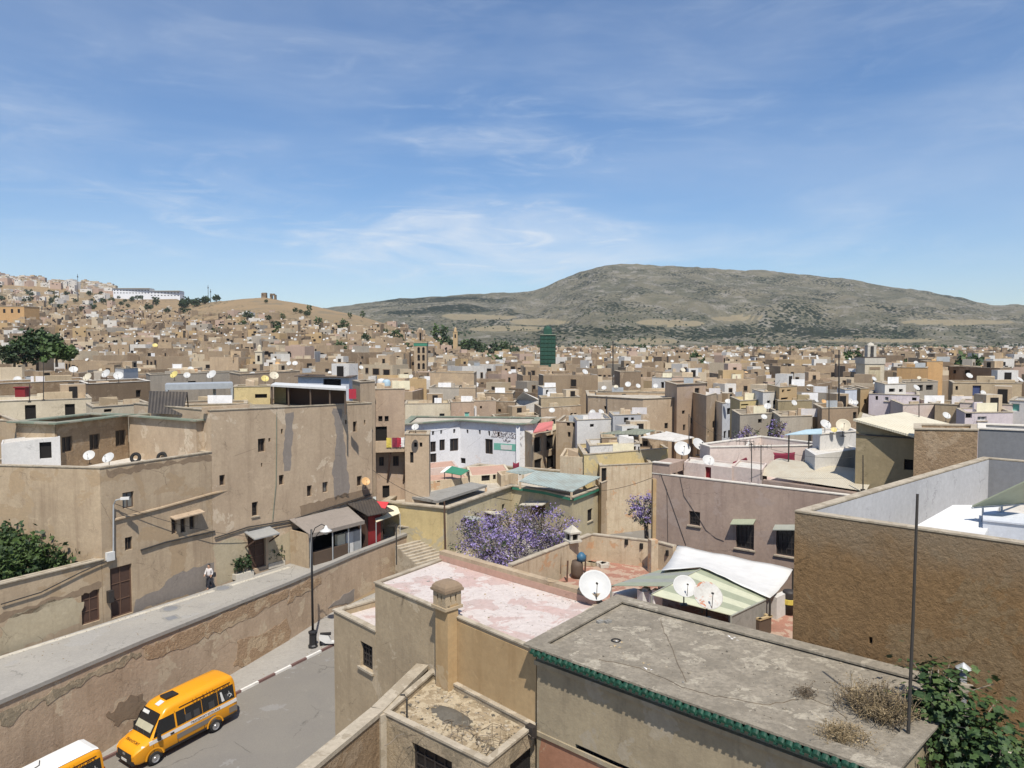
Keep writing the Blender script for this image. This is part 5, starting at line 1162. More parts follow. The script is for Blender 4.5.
# rooms and walls on the mauve terrace
def tbox(label, A, B, D, depth, h, mat, roof='roof_white', win=(), **kw): return bld(label, A, B, D, depth, CZ - D - h, mat, roof, .12, win, th=.12, **kw)
tbox('low pink washed roof room with red door under the small dish', (684, 462), (732, 468), 8.0, 2.5, 1.5, 'pale_pink', win=[(705, 467, 711, 478, 'r'), (678, 466, 684, 474, 'h')], coping=None)
tbox('stepped pale pink parapet block in the middle of the mauve terrace', (732, 466), (762, 470), 7.9, 3, 1.6, 'pale_pink', coping=None)
tbox('mauve wall under the corrugated vault roof', (763, 480), (868, 494.5), 8.5, .4, .8, 'mauve', coping=None)
vr = thing('shed_roof', 'beige corrugated shed roof with an open gable end on the mauve terrace', 'roof', (*V2(U(812, 480, 8)), zH - .7))
e0, e1 = U(759, 475, 8.3), U(866, 491.5, 8.4); rn = Vector((*nH, 0)); up_ = Vector((0, 0, .62))
g0, g1 = e0 + rn * 3.4 + up_, e1 + rn * 3.4 + up_
mb = MB(); rws = []
for k in range(7):
    t = k / 6; rws.append([e0 + rn * 3.4 * t + Vector((0, 0, .62 * math.sin(t * math.pi / 2))) + (e1 - e0) * j / 8 for j in range(9)])
for k in range(1, 5):
    t = k / 4; rws.append([g0 + rn * 2.8 * t - Vector((0, 0, .7 * t * t)) + (e1 - e0) * j / 8 for j in range(9)])
mb.grid(rws); mb.build('sheet', 'sheet_beige', vr)
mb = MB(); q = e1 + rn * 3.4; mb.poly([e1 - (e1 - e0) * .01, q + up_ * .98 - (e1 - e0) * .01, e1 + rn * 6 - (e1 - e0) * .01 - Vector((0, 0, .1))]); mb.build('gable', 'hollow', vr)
mb = MB()
for t in (.02, .5, .98): pq = e0 + (e1 - e0) * t; mb = MB(); mb.tube([pq + rn * .1 - Vector((0, 0, .05)), Vector((pq.x, pq.y, zH - .75)) + rn * .1], .05, 5); mb.build('post', 'mast', vr)
# house behind: pale walled terrace with blue canopy
zz2 = CZ - 7.2
X0, X1, X2 = q2(700, 444.5, 7.2), q2(760, 436.5, 7.2), q2(820, 443.5, 7.2)
tb_ = house('pale pink walled roof terrace behind the mauve house', [X0 + Vector((.3, -1.6)), X2 + Vector((-.4, -1.2)), X2, X1, X0], zz2, 3, 'pale_pink', 'roof_white', 1.1, .25, {}, coping='coping_white')
bc = thing('canopy', 'light blue sheet canopy on thin posts above the pale terrace', 'canopy', (*V2(U(785, 434, 5.9)), zz2 - 1))
c0_, c1_, c2_, c3_ = U(785, 434.5, 5.85), U(822, 433.5, 5.85), U(822, 428.5, 5.55), U(806, 429.5, 5.6)
mb = MB(); mb.slab([c0_, c1_, c2_, c3_], .05); mb.build('sheet', 'sky_blue', bc)
mb = MB()
for q in (U(789, 434.5, 5.9), U(809, 433, 5.85)): mb = MB(); mb.tube([q, (q.x, q.y, CZ - 8.2)], .05, 6); mb.build('post', 'mast', bc)
tbox('white plastered roof house under the two large overlapping dishes', (820, 434.5), (857, 431.5), 5.95, 2.5, 4, 'white', win=(), coping='coping_white')
bld('white plastered low house beside the olive wall', (815, 455), (858, 449), 6.9, 3, 4, 'white', 'roof_white', .1, coping=None)
mb = MB(); q = U(808, 452, 7.5); mb.slab([U(803, 460, 8), U(812, 458, 8), U(829, 437, 6.2), U(826, 436, 6.1)], .08); tag(mb.build('ramp_board', 'canopy_grey'), 'long grey board leaning up to the roof with two big dishes', 'board')
mb = MB(); q = U(809, 449, 7.6); mt_ = Matrix.Rotation(math.radians(80), 4, 'X') @ Matrix.Rotation(.5, 4, 'Y'); mb.lathe([(.3 + .12 * math.cos(t), .1 * math.sin(t)) for t in [2 * math.pi * k / 9 for k in range(10)]], q, 16, 0, mt_); tag(mb.build('tyre', 'tyre_black', smooth=True), 'black tyre propped against the pale pink terrace wall', 'tyre')
def hung(label, A, B, D, h, mat, sag=.15, name='hanging_cloth', cat='cloth'):
    a_, b_ = U(*A, D), U(*B, D); r_ = []
    for i in range(5):
        row = []
        for j in range(11):
            t = j / 10; p_ = a_ + (b_ - a_) * t; row.append(p_ + Vector((0, .06 * math.sin(t * 19 + i), -h * i / 4 - sag * math.sin(math.pi * t))))
        r_.append(row)
    m = MB(); m.grid(r_); o_ = m.build(name, mat, smooth=True); md = o_.modifiers.new('t', 'SOLIDIFY'); md.thickness = .03
    return tag(o_, label, cat)
hung('dark red cloth sheet hung along the pale pink terrace wall', (764, 450), (795, 452), 7.5, .8, 'cloth_wine')
hung('narrow dark red cloth hung left of the terrace antenna', (733, 462), (764, 450), 7.9, .18, 'cloth_wine', .05)
# TV antennas
def antenna(px, py0, py1, D, label, n=6, span=1.2):
    b_ = U(px, py1, D); t = W(px, py0, b_.y); m = MB(); m.tube([b_, t], .03, 5); m.tube([t + Vector((-span / 2, .1, -.1)), t + Vector((span / 2, -.1, -.1))], .02, 4)
    for k in range(n): c_ = t + Vector((-span / 2 + span * k / (n - 1), .1 - .2 * k / (n - 1), -.1)); l_ = .35 - .03 * k; m.tube([c_ + Vector((0, -l_, .0)), c_ + Vector((0, l_, 0))], .012, 3); m.tube([c_ + Vector((0, 0, -l_ * .8)), c_ + Vector((0, 0, l_ * .8))], .012, 3)
    return tag(m.build('antenna', 'mast'), label, 'antenna')
antenna(745, 440, 455, 7.9, 'wide television antenna against the white terrace wall'); antenna(761, 445, 480, 8.3, 'television antenna on a thin mast in front of the red cloth'); antenna(751.5, 443, 482, 8.5, 'bare thin mast standing on the mauve terrace', 2, .2)
def mast(px, py0, py1, D, label, r=.04):
    b_ = U(px, py1, D); t = W(px, py0, b_.y); m = MB(); m.tube([b_, t], r, 6, r1=r * .7); m.box(b_, (.2, .2, .1)); return tag(m.build('mast', 'mast'), label, 'mast')
mast(863, 455, 490, 8.3, 'thin mast at the end of the corrugated shed roof'); mast(689, 414, 462, 8.2, 'tall thin mast behind the two big dishes on the mauve house'); mast(919, 404, 430, 5.2, 'thin mast on the broad pale sloping roof')
# ================================================================ walled red tiled terrace, striped canopy and white tarpaulin
zT = CZ - 12.0; zTf = CZ - 13.6
K0_, KL, KRr, KR2 = q2(592, 535, 12), q2(512, 566, 12), q2(656, 542.5, 12), q2(673, 547, 12)
tw = thing('terrace_wall', 'peeling pale wall round the red tiled roof terrace', 'wall', (K0_.x, K0_.y, zTf))
mb = MB(); cbm = MB()
for a_, b_ in ((KL, K0_), (K0_, KRr), (KRr, KR2)):
    d_ = (b_ - a_).normalized(); n_ = Vector((-d_.y, d_.x)); mb.prism([a_, b_, b_ + n_ * .28, a_ + n_ * .28], zTf - 9, zT); cbm.prism([a_ - n_ * .03, b_ - n_ * .03, b_ + n_ * .32, a_ + n_ * .32], zT + .003, zT + .07)
mb.build('wall', 'terrace_wall', tw); cbm.build('coping', 'coping', tw)
mb = MB(); q = q2(653, 546, 12); mb.box((q.x, q.y, zT - .7), (.45, .45, 2.2), .3); mb.build('pier', 'terrace_wall', tw)
for px, py in ((627, 542), (642, 546), (679, 553)):
    hq = hit(px, py, K0_, KRr) if px < 656 else hit(668, py, KRr, KR2); m = MB(); m.box(hq, (.28, .1, .34), .3); m.build('vent_hole', 'hollow', tw)
fl = [KL + Vector((0, -2)), K0_ + Vector((-.3, -.2)), KRr, KR2 + Vector((3, -2)), Vector((14, 30)), Vector((10, 26)), Vector((4, 27.4)), Vector((0, 33))]
mb = MB(); mb.prism([Vector((p.x, p.y)) for p in [KL + Vector((-.5, -3)), Vector((3.2, 27.6)), Vector((8.5, 24)), Vector((13.0, 29.5)), Vector((17, 36)), q2(704, 554.5, 12) + Vector((.5, .5)), KRr, K0_]], 2, zTf); o = mb.build('terrace_floor', 'roof_red'); tag(o, 'red tiled roof terrace floor inside the peeling wall', 'terrace')
# lantern like chimney on the terrace wall
q = V2(hit(572.5, 538, KL, K0_)); r = thing('chimney', 'small white chimney with openings and pyramid cap on the peeling terrace wall', 'chimney', (q.x, q.y, zT))
mb = MB(); z0_ = zT + .08
mb.box((q.x, q.y + .1, z0_ + .03), (.85, .85, .12), .5)
for sx in (-1, 1):
    for sy in (-1, 1): v = Matrix.Rotation(.5, 2) @ Vector((sx * .26, sy * .26)); mb.box((q.x + v.x, q.y + .1 + v.y, z0_ + .3), (.14, .14, .42), .5)
mb.box((q.x, q.y + .1, z0_ + .55), (.8, .8, .09), .5); mb.build('body', 'white_stone', r)
mb = MB(); v4 = [Vector((q.x, q.y + .1, z0_ + .6)) + Matrix.Rotation(.5, 3, 'Z') @ Vector((sx * .36, sy * .36, 0)) for sx, sy in ((-1, -1), (1, -1), (1, 1), (-1, 1))]; ap = Vector((q.x, q.y + .1, z0_ + 1.0))
for k in range(4): mb.poly([v4[k], v4[(k + 1) % 4], ap])
mb.build('cap', 'white_stone', r)
mb = MB(); mb.box((q.x, q.y + .1, z0_ + .3), (.42, .42, .4), .5); mb.build('flue', 'hollow', r)
# things against the terrace wall
p = U(577, 576, 13.5); r = thing('barrel', 'dark barrel with a blue container on top against the terrace wall', 'barrel', (p.x, p.y, zTf)); mb = MB(); mb.lathe([(0, 0), (.32, 0), (.36, .3), (.36, .7), (.3, 1.0), (0, 1.0)], (p.x, p.y, zTf), 14); mb.build('body', 'frame_dark', r, smooth=True); mb = MB(); mb.lathe([(0, 1.0), (.26, 1.0), (.28, 1.3), (.1, 1.5), (0, 1.5)], (p.x + .25, p.y, zTf), 12); mb.build('container', 'plastic_blue', r, smooth=True)
for k, (px, py, h_) in enumerate(((560, 572, 1.6), (567, 580, 1.2), (585, 572, 1.1))):
    p = U(px, py, 13.5); mb = MB(); mb.tube([(p.x, p.y, zTf), (p.x + .05, p.y + .1, zTf + h_)], .05, 6); mb.tube([(p.x, p.y, zTf), (p.x - .4, p.y - .2, zTf + .05)], .03, 5); tag(mb.build('stake', 'rust'), ['rusty stake near the left end of the peeling wall', 'short rusty stake in front of the barrel', 'rusty stake just right of the blue container'][k], 'stake', 'stakes on the red terrace')
p = U(600, 566, 13.55); mb = MB(); 
for k in range(7): mb.box((p.x + R5.uniform(-.8, .8), p.y + R5.uniform(-.2, .3), zTf + .12), (.5, .3, .22), R5.uniform(0, 3), R5.choice([0, 1]))
tag(mb.build('rubble_pile', ['white_stone', 'patch_pale']), 'small pile of pale rubble at the wall of the red terrace', 'rubble')
# striped canopy: ridge and two slopes made of strips
sc = thing('canopy', 'pale green and grey striped ridge canopy over the roof terrace', 'canopy', (9, 35.5, zTf))
r0_, r1_ = U(668, 586, 11.3), U(703, 568, 11.3); rr1 = U(770, 596.5, 12.05); rr0 = U(731, 615, 12.05); l0_, l1_ = U(611, 585.5, 12.1), U(659, 570, 12.0)
mb = MB(); ns = 6
rx0 = r0_ + (r0_ - r1_) * .42
for k in range(ns):
    t0, t1 = k / ns, (k + 1) / ns
    q = [rx0 + (r1_ - rx0) * t0, rr0 + (rr1 - rr0) * t0, rr0 + (rr1 - rr0) * t1, rx0 + (r1_ - rx0) * t1]; mb.slab(q, .03, k % 2)
mb.build('striped_slope', ['canopy_lime', 'canopy_green'], sc)
mb = MB()
for k in range(5):
    t0, t1 = k / 5, (k + 1) / 5; q = [l0_ + (l1_ - l0_) * t0, r0_ + (r1_ - r0_) * t0, r0_ + (r1_ - r0_) * t1, l0_ + (l1_ - l0_) * t1]; mb.slab(q, .03, (k + 1) % 2)
mb.build('far_slope', ['canopy_grey', 'canopy_green'], sc)
mb = MB(); mb.tube([rx0 + Vector((0, 0, .02)), r1_ + Vector((0, 0, .02))], .03, 6); mb.tube([rr0 - Vector((0, 0, .05)), rr1 - Vector((0, 0, .05))], .05, 6); mb.tube([l0_ - Vector((0, 0, .05)), l1_ - Vector((0, 0, .05))], .05, 6)
for q in (rr0, rr1, l0_, l1_, r1_, rx0): mb.tube([q - Vector((0, 0, .05)), (q.x, q.y, zTf)], .045, 6)
mb.build('frame', 'canopy_grey', sc)
mb = MB(); mb.prism([V2(rr0) + Vector((.03, .02)), V2(rr1) + Vector((.03, .02)), V2(rr1) + Vector((-.03, .05)), V2(rr0) + Vector((-.03, .05))], zTf, rr0.z - .1); mb.build('end_panel', 'concrete', sc)
# white tarpaulin
tp_ = thing('tarpaulin', 'large white tarpaulin sagging between the mauve house and the striped canopy', 'tarpaulin', (11, 40, zTf))
cA, cB, cC, cD = U(678, 545, 12.3), U(793, 568.5, 12.4), U(770, 598, 11.95), U(661, 570, 11.6)
mid_ = U(703, 567, 11.15); rws = []
for i in range(13):
    t = i / 12; row = []
    top_, bot = cA + (cB - cA) * t, (cD + (mid_ - cD) * (t / .36) if t < .36 else mid_ + (cC - mid_) * ((t - .36) / .64))
    for j in range(15):
        s_ = j / 14; q = top_ + (bot - top_) * s_; q.z -= .30 * math.sin(math.pi * s_) * (.6 + .5 * math.sin(t * 3)) - .035 * math.sin(t * 17 + s_ * 5) * (1 - s_) - .05 * noise.noise(q * 1.3); row.append(q)
    rws.append(row)
mb = MB(); mb.grid(rws); o = mb.build('sheet', 'tarp_white', tp_, smooth=True); md = o.modifiers.new('t', 'SOLIDIFY'); md.thickness = .03
for q in (cA, cB, cC): mb = MB(); mb.tube([q, (q.x, q.y, zTf)], .05, 6); mb.build('post', 'mast', tp_)
# clutter to the right of the canopy
def item(px, py, D, size, mat, name, label, cat, rz_=.4, extra=None):
    p_ = U(px, py, D); m = MB(); m.box(p_ + Vector((0, 0, size[2] / 2)), size, rz_)
    if extra: extra(m, p_)
    return tag(m.build(name, mat), label, cat)
item(758, 632, 13.6, (.9, .8, .75), ['frame_dark', 'wood_pale'], 'wooden_crate', 'dark wooden crate with pale open rim on the terrace', 'crate', .6, lambda m, p_: [m.box(p_ + Vector((dx, dy, .8)), s_, .6, 1) for dx, dy, s_ in ((-.3, -.2, (.2, .9, .08)), (.3, .2, (.2, .9, .08)), (-.22, .3, (.95, .15, .08)), (.22, -.3, (.95, .15, .08)))])
item(781, 615, 13.6, (1.5, .3, 1.1), ['white'], 'low_wall', 'short white low wall beside the tarpaulin post', 'wall', .75)
item(768, 610, 13.6, (.5, .4, .8), ['galv'], 'metal_drum_stand', 'grey metal stand with white bundle by the crate', 'stand', .5, lambda m, p_: m.box(p_ + Vector((0, 0, .95)), (.6, .5, .25), .2))
p = U(789, 612, 13.5); r = thing('dustbin', 'dark bin with yellow band at the foot of the brown wall', 'bin', (p.x, p.y, zTf)); mb = MB(); mb.lathe([(0, 0), (.28, 0), (.34, 1.1), (.3, 1.2), (0, 1.25)], (p.x, p.y, zTf), 12); mb.build('body', 'iron', r, smooth=True); mb = MB(); mb.lathe([(.318, .55), (.35, .56), (.36, .8), (.33, .81)], (p.x, p.y, zTf), 12); mb.build('band', 'cloth_yellow', r)
for k, (px, py, sz, mt, lb) in enumerate(((645, 604, (.6, .5, .7), 'white_paint', 'white boxy appliance under the left canopy edge'), (655, 606, (.5, .5, .6), 'cloth_white', 'white bundle under the canopy next to the white appliance'), (742, 628, (.6, .4, .45), 'cloth_white', 'white sack beside the dark wooden crate'), (735, 622, (.5, .4, .5), 'galv', 'grey tub left of the white sack'))):
    item(px, py, 13.6 if px > 700 else 12.7, sz, [mt], ['appliance', 'bundle', 'sack', 'tub'][k], lb, ['appliance', 'bundle', 'sack', 'tub'][k], .4, lambda m, p_: m.box(p_ + Vector((.05, 0, .75)), (.3, .3, .15), .9))
mb = MB(); a_, b_, c_, d_ = U(612, 592, 12.7), U(634, 598, 12.7), U(655, 593, 12.7), U(634, 588, 12.7); mb.slab([a_, b_, c_, d_], .9); tag(mb.build('roof_ledge', 'roof_white'), 'white ledge between the pink roof dish and the canopy', 'ledge')
# ================================================================ middle distance, house by house
def mk(label, A, B, D, dep=8, mat='tan', roof='roof_pale', win=(), right=(), par=.4, **kw):
    r = bld(label, A, B, D, dep, None, mat, roof, par, win, right, **kw)
    rr = random.Random(label); a, b = V2(U(*A, D)), V2(U(*B, D)); d = b - a; m_ = ((a + b) / 2).normalized(); zr = CZ - D - par; L = d.length
    if par < .1 or L < 2.5: return r
    def spot(u, v): return a + d * u + m_ * (v * dep)
    for k in range(rr.choice([1, 2, 2, 3])):                     # low walls dividing the roof terrace
        u, v = rr.uniform(.08, .6), rr.uniform(.3, .85); p = spot(u, v); q = spot(min(.95, u + rr.uniform(.15, .4)), v + rr.uniform(-.05, .05)); n_ = away(p, q) * .16; mb = MB(); h_ = rr.uniform(.5, 1.2); mb.prism([p, q, q + n_, p + n_], zr, [zr + h_, zr + h_ * rr.uniform(.6, 1), zr + h_, zr + h_]); mb.build('divider_wall', rr.choice([mat, 'tan', 'terrace_wall', 'grey_tan']), r)
    if rr.random() < .55 and L > 4:
        p = spot(rr.uniform(.2, .7), .75); q = p + d.normalized() * min(2.4, L * .35); n_ = away(p, q) * 1.6; mb = MB(); h_ = rr.uniform(1.3, 2.); mb.prism([p, q, q + n_, p + n_], zr, zr + h_, 0, 1); so_ = mb.build('stair_head', [rr.choice([mat, 'white', 'terrace_wall', 'town_tan']), 'roof_pale'], r); c = (p + q) / 2 - away(p, q) * .03; mb = MB(); mb.box((c.x, c.y, zr + h_ * .45), (.8, .05, h_ * .8), math.atan2(d.y, d.x)); mb.build('door', 'hollow', so_, origin=LOC[so_.name])
    if rr.random() < .45:
        p = spot(rr.uniform(.1, .7), rr.uniform(.1, .5)); mb = MB(); w_ = rr.uniform(1., 2.2); mb.grid([[Vector((p.x, p.y, zr)) + Vector((w_ * x, .06 * math.sin(x * 12), .3 + .28 * i)) for x in (0, .2, .4, .6, .8, 1)] for i in range(4)]); o = mb.build('laundry', rr.choice(['cloth_white', 'cloth_white', 'cloth_pale', 'cloth_cream', 'galv'])); o.modifiers.new('t', 'SOLIDIFY').thickness = .03
        tag(o, o.data.materials[0].name.replace('cloth_', '').replace('_', ' ') + ' laundry drying on the roof of the ' + ' '.join(label.split()[:6]).rstrip(' with and the a of in on'), 'laundry', 'laundry on the roofs')
    return r
mk('long cream house with two dark windows above the sunk terrace', (-10, 402), (91.5, 398.5), 5.5, 9, 'cream', 'roof_white', [(25, 405, 36, 420, 'b'), (65, 404, 75, 417, 'b'), (89, 403.5, 91.4, 416, 'h')])
mk('low cream walled house beside the dark leaning sheet', (93, 407.5), (150, 403.5), 5.6, 6, 'cream', 'roof_rubble', [(104, 409, 112, 412, 'h')])
mk('broken brick house with a white edged flat roof and three dishes', (-10, 384), (92, 380), 5.3, 10, 'brick', 'roof_white', [(68, 382.5, 74.5, 388, 'h')], coping='coping_white')
mk('brick and white house with a long white roof edge', (88, 384), (150, 381), 4.9, 9, 'town_brown', 'roof_white', [(136, 390, 141, 397, 'h')], coping='coping_white')
mk('small whitewashed roof cube between two dishes', (123.5, 369), (138, 368), 3.9, 5, 'white', 'roof_white')
mk('long grey weathered wall house with two dishes on top', (150, 375), (243, 372), 4.6, 8, 'town_grey', 'roof_grey', [(188, 381, 196, 386, 'h')])
mk('tan house with crenellated top behind the three bright dishes', (240, 374.5), (300, 371), 4.2, 8, 'tan', 'roof_pale')
mk('inner rendered parapet house behind the long tan house', (184, 405), (247, 404), 5.0, 4, 'grey_tan', 'roof_pale')
mk('square tan stair tower at the end of the long tan house', (360, 382.5), (375, 381.5), 3.3, 3.5, 'tan', 'roof_pale', coping='coping')
# leaning dark sheet
a_, b_, c_, d_ = U(147.5, 413, 5.2), U(182, 415, 5.2), U(187, 392, 3.6), U(149.5, 391, 3.6); mb = MB(); n_ = Vector((0, .12, 0)); mb.poly([a_, b_, c_, d_]); mb.poly([p_ + n_ for p_ in (d_, c_, b_, a_)])
for i, (p_, q_) in enumerate(((a_, b_), (b_, c_), (c_, d_), (d_, a_))): mb.poly([q_, p_, p_ + n_, q_ + n_])
mb.tube([c_, Vector((c_.x, c_.y + .3, CZ - 6))], .05, 5); mb.tube([d_, Vector((d_.x, d_.y + .3, CZ - 6))], .05, 5)
tag(mb.build('corrugated_sheet', 'sheet_dark'), 'dark corrugated sheet leaning upright above the sunk terrace', 'metal sheet')
# silver pergola and cafe terrace on the long tan house
pg = thing('pergola', 'silver grey metal pergola with square posts on the rooftop', 'pergola', (*V2(U(200, 395, 4)), CZ - 5.5))
A_, B_ = U(165, 384.5, 3.5), U(233, 383, 3.5); n_ = Vector((*((V2(A_) + V2(B_)) / 2).normalized(), 0)); mb = MB()
mb.slab([A_, B_, B_ + n_ * 3, A_ + n_ * 3], .5); mb.build('roof', 'galv', pg); mb = MB()
for q in (A_ + (B_ - A_) * .02, A_ + (B_ - A_) * .98, A_ + (B_ - A_) * .72 + n_ * 2.8): mb = MB(); mb.box((q.x, q.y + .1, CZ - 5.0), (.22, .22, 2.2)); mb.build('post', 'galv', pg)
cf = thing('roof_cafe', 'open fronted rooftop shelter with white flat roof and dark inside', 'shelter', (*V2(U(310, 395, 4)), CZ - 5.2))
A_, B_ = U(271, 384.5, 3.55), U(346, 388.5, 3.55); n_ = Vector((*V2(B_).normalized(), 0)); mb = MB(); mb.slab([A_ - n_ * .3, B_ - n_ * .3, B_ + n_ * 4, A_ + n_ * 4], .16); mb.build('roof', 'white_paint', cf)
mb = MB(); mb.prism([V2(A_ + n_ * 3), V2(B_ + n_ * 3), V2(B_ + n_ * 3.2), V2(A_ + n_ * 3.2)], CZ - 6, CZ - 3.75); mb.build('back_wall', 'wood_dark', cf)
for t in (.01, .25, .55, .8, .99):
    q = A_ + (B_ - A_) * t; mb = MB(); mb.box((q.x, q.y, CZ - 4.7), (.12, .12, 2.0)); mb.build('post', 'frame_dark', cf)
mb = MB(); mb.box(A_ + n_ * 2 + Vector((.9, 0, -1.1)), (1.6, .2, 1.5)); mb.build('yellow_screen', 'yellow', cf)
mk('yellow rooftop hut with white roof edge beside the pergola', (234, 387), (270, 386.5), 3.75, 3, 'yellow', 'roof_white', [(255, 394, 267, 398, 'h')])
mk('pale blue roof room with black overhanging roof and dark opening', (298, 376.5), (349, 377.5), 3.2, 4, 'white_blue', 'roof_grey', [(323, 379, 341, 392, 'b')], coping='frame_dark', cov=.35)
# tower house with balcony
tw_ = [q2(374, 389.5, 4.1), q2(404.5, 389, 4.1)]
th_ = mk('tall tan tower house with a propped balcony and laundry', (374, 389.5), (404.5, 389), 4.1, 4.5, 'tan_pink', 'roof_pale', [(378.3, 416, 382.5, 421.5, 'h'), (384.6, 416, 388.6, 421.5, 'h'), (375.4, 426.5, 387, 441, 'b'), (382.5, 485.5, 389.5, 498, 'b'), (379, 457, 384, 466), (393, 456, 399, 466)])
mk('lower tan wing of the tower house with paired small windows', (404.8, 434.5), (429, 434.8), 8.1, 3, 'tan', 'roof_grey', [(414, 442.5, 417, 447, 'h'), (419.5, 442.5, 422.3, 447, 'h'), (410, 452, 413.5, 463, 'h')])
A_, B_ = U(373, 447, 9.4), U(413, 446, 9.4); n_ = Vector((*away(A_, B_), 0)); yb = (A_ - V2(tw_[0]).to_3d()).dot(n_)
bl = Vector((*tw_[0], 0)); mb = MB(); zb_ = CZ - 9.6; f0, f1 = Vector((tw_[0].x, tw_[0].y - .02, 0)), Vector((tw_[1].x + .9, tw_[1].y - .02, 0)); o_ = Vector((0, -1.3, 0))
mb.slab([f0 + o_ + Vector((0, 0, zb_)), f1 + o_ + Vector((0, 0, zb_)), f1 + Vector((0, 0, zb_)), f0 + Vector((0, 0, zb_))], .18)
mb.prism([V2(f0 + o_), V2(f1 + o_), V2(f1 + o_) + Vector((0, .12)), V2(f0 + o_) + Vector((0, .12))], zb_, zb_ + .85); mb.prism([V2(f1 + o_) + Vector((-.12, .12)), V2(f1 + o_) + Vector((0, .12)), V2(f1), V2(f1) + Vector((-.12, 0))], zb_, zb_ + .85); mb.build('balcony', 'tan', th_)
for t in (.06, .45, .85):
    q = f0 + (f1 - f0) * t; mb = MB(); mb.tube([q + o_ * .9 + Vector((0, 0, zb_ - .2)), q + o_ * .03 + Vector((-.5, 0, zb_ - 3.1))], .10, 4); mb.build('brace', 'wood_dark', th_)
for k, (t, mt) in enumerate(((.42, 'cloth_yellow'), (.56, 'cloth_wine'), (.66, 'cloth_red'), (.74, 'cloth_white'), (.82, 'cloth_white'))):
    q = f0 + (f1 - f0) * t + o_ * 1.04; mb = MB(); mb.grid([[q + Vector((x, -.03 - .04 * math.sin(i + x * 9), zb_ + 1.15 - i * .22)) for x in (-.22, -.1, 0, .1, .22)] for i in range(5 if k < 4 else 3)]); o = mb.build('laundry', mt); md = o.modifiers.new('t', 'SOLIDIFY'); md.thickness = .03
    tag(o, ['yellow cloth drying on the tower house balcony', 'dark red cloth drying on the tower house balcony', 'bright red cloth drying beside the white ones on the balcony', 'long white cloth drying on the tower house balcony', 'short white cloth at the end of the balcony'][k], 'laundry', 'laundry on the balcony')
q = U(417.5, 478, 12.4); r = thing('glazed_hut', 'small white glazed enclosure stuck on the tan wing beside the tower', 'hut', (q.x, q.y - 1, q.z - 1.3)); mb = MB(); mb.box((q.x, q.y, q.z), (1.7, 1.4, 2.1)); mb.build('body', 'white', r); mb = MB(); mb.box((q.x, q.y - .72, q.z + .45), (1.3, .06, .8)); mb.build('window', 'dark_glass', r)
# yellow corner house with green eaves
D_ = 14.2
Yp = [q2(384, 502, D_), q2(447, 508.5, D_), q2(512, 486, D_), q2(547, 491.5, D_), q2(572.5, 497.5, D_), q2(601, 486.5, D_)]
Yp = Yp + [Yp[-1] + Vector((-3, 9)), Vector((-4, 88)), Yp[0] + Vector((1.5, 9))]
yo = {0: [(401, 517, 405, 524, 'h'), (440, 521, 445, 526, 'h'), (391, 514, 392, 516, 'h')], 1: [(461, 519, 463.5, 526, 'h'), (474.5, 513, 477, 520, 'h'), (464, 517, 474, 530, 'W'), (487, 511, 496, 530, 'd'), (502, 504, 505, 510, 'h')], 2: [(530, 502, 545, 520, 'd')], 4: [(587.5, 509, 592.5, 521, 'g')]}
yh = house('long yellow plastered corner house with pale green eaves', Yp, CZ - D_, None, 'yellow_grey', 'roof_pale', .3, .3, yo, coping='coping', cov=.22, cth=.12)
patch_sheet([(386, 506), (445, 512), (445, 556), (430, 556), (388, 516)], Yp[0], Yp[1], 0, 'yellow', yh, 'plaster_patch', .12)
for i, (e0, e1) in enumerate(((2, 3), (3, 4), (4, 5))):
    a_, b_ = Yp[e0], Yp[e1]; d2 = (b_ - a_).normalized(); n2_ = Vector((d2.y, -d2.x)); mb = MB(); mb.prism([a_ + n2_ * .24, a_ + n2_ * .02, b_ + n2_ * .02, b_ + n2_ * .24][::-1], CZ - D_ - .25, CZ - D_ - .01) if False else mb.prism([a_ + n2_ * .20, b_ + n2_ * .20, b_ + n2_ * .01, a_ + n2_ * .01], CZ - D_ - .28, CZ - D_ - .01); mb.build('green_trim', 'green_paint', yh)
for e, x0, x1, y_, mt in ((1, 484, 499, 511, 'white_stone'), (2, 526, 549, 501, 'white_stone'), (1, 463, 476, 516, 'galv')):
    h0, h1 = hit(x0, y_, Yp[e], Yp[e + 1]), hit(x1, y_, Yp[e], Yp[e + 1]); d2 = (Yp[e + 1] - Yp[e]).normalized(); o_ = Vector((d2.y, -d2.x, 0)); mb = MB(); mb.slab([h0 + o_ * 1.1 - Vector((0, 0, .2)), h1 + o_ * 1.1 - Vector((0, 0, .2)), h1 + o_ * .01, h0 + o_ * .01], .1); mb.build('door_hood', mt, yh)
# things on the yellow house
def sheet_roof(label, pts, h, mat, th=.07, name='sheet_roof'):
    r_ = thing(name, label, 'roof', sum(pts, Vector()) / len(pts) - Vector((0, 0, h))); m = MB(); m.slab(pts, th); m.build('sheet', mat, r_); m = MB()
    for p_ in pts: m = MB(); m.box((p_.x * .97 + .03 * sum(q.x for q in pts) / len(pts), p_.y * .97 + .03 * sum(q.y for q in pts) / len(pts), p_.z - th - h / 2), (.22, .22, h)); m.build('support', 'terrace_wall', r_)
    return r_
sheet_roof('long grey concrete slab roof on short piers over the yellow house', [U(412, 496.5, 13.75), U(437, 501, 13.75), U(487, 485, 13.75), U(471, 482, 13.75)], .55, 'concrete', .22)
sheet_roof('wide grey green corrugated roof with dark rusty edge above the green eaves', [U(519, 481, 13.2), U(572, 491.5, 13.6), U(601, 476.5, 13.0), U(536, 470.5, 12.6)], .7, 'sheet_green')
sheet_roof('smaller pale green corrugated roof left of the wide one', [U(506, 471.5, 12.6), U(523, 474, 12.9), U(537, 470.5, 12.6), U(520, 466.5, 12.4)], .8, 'sheet_green')
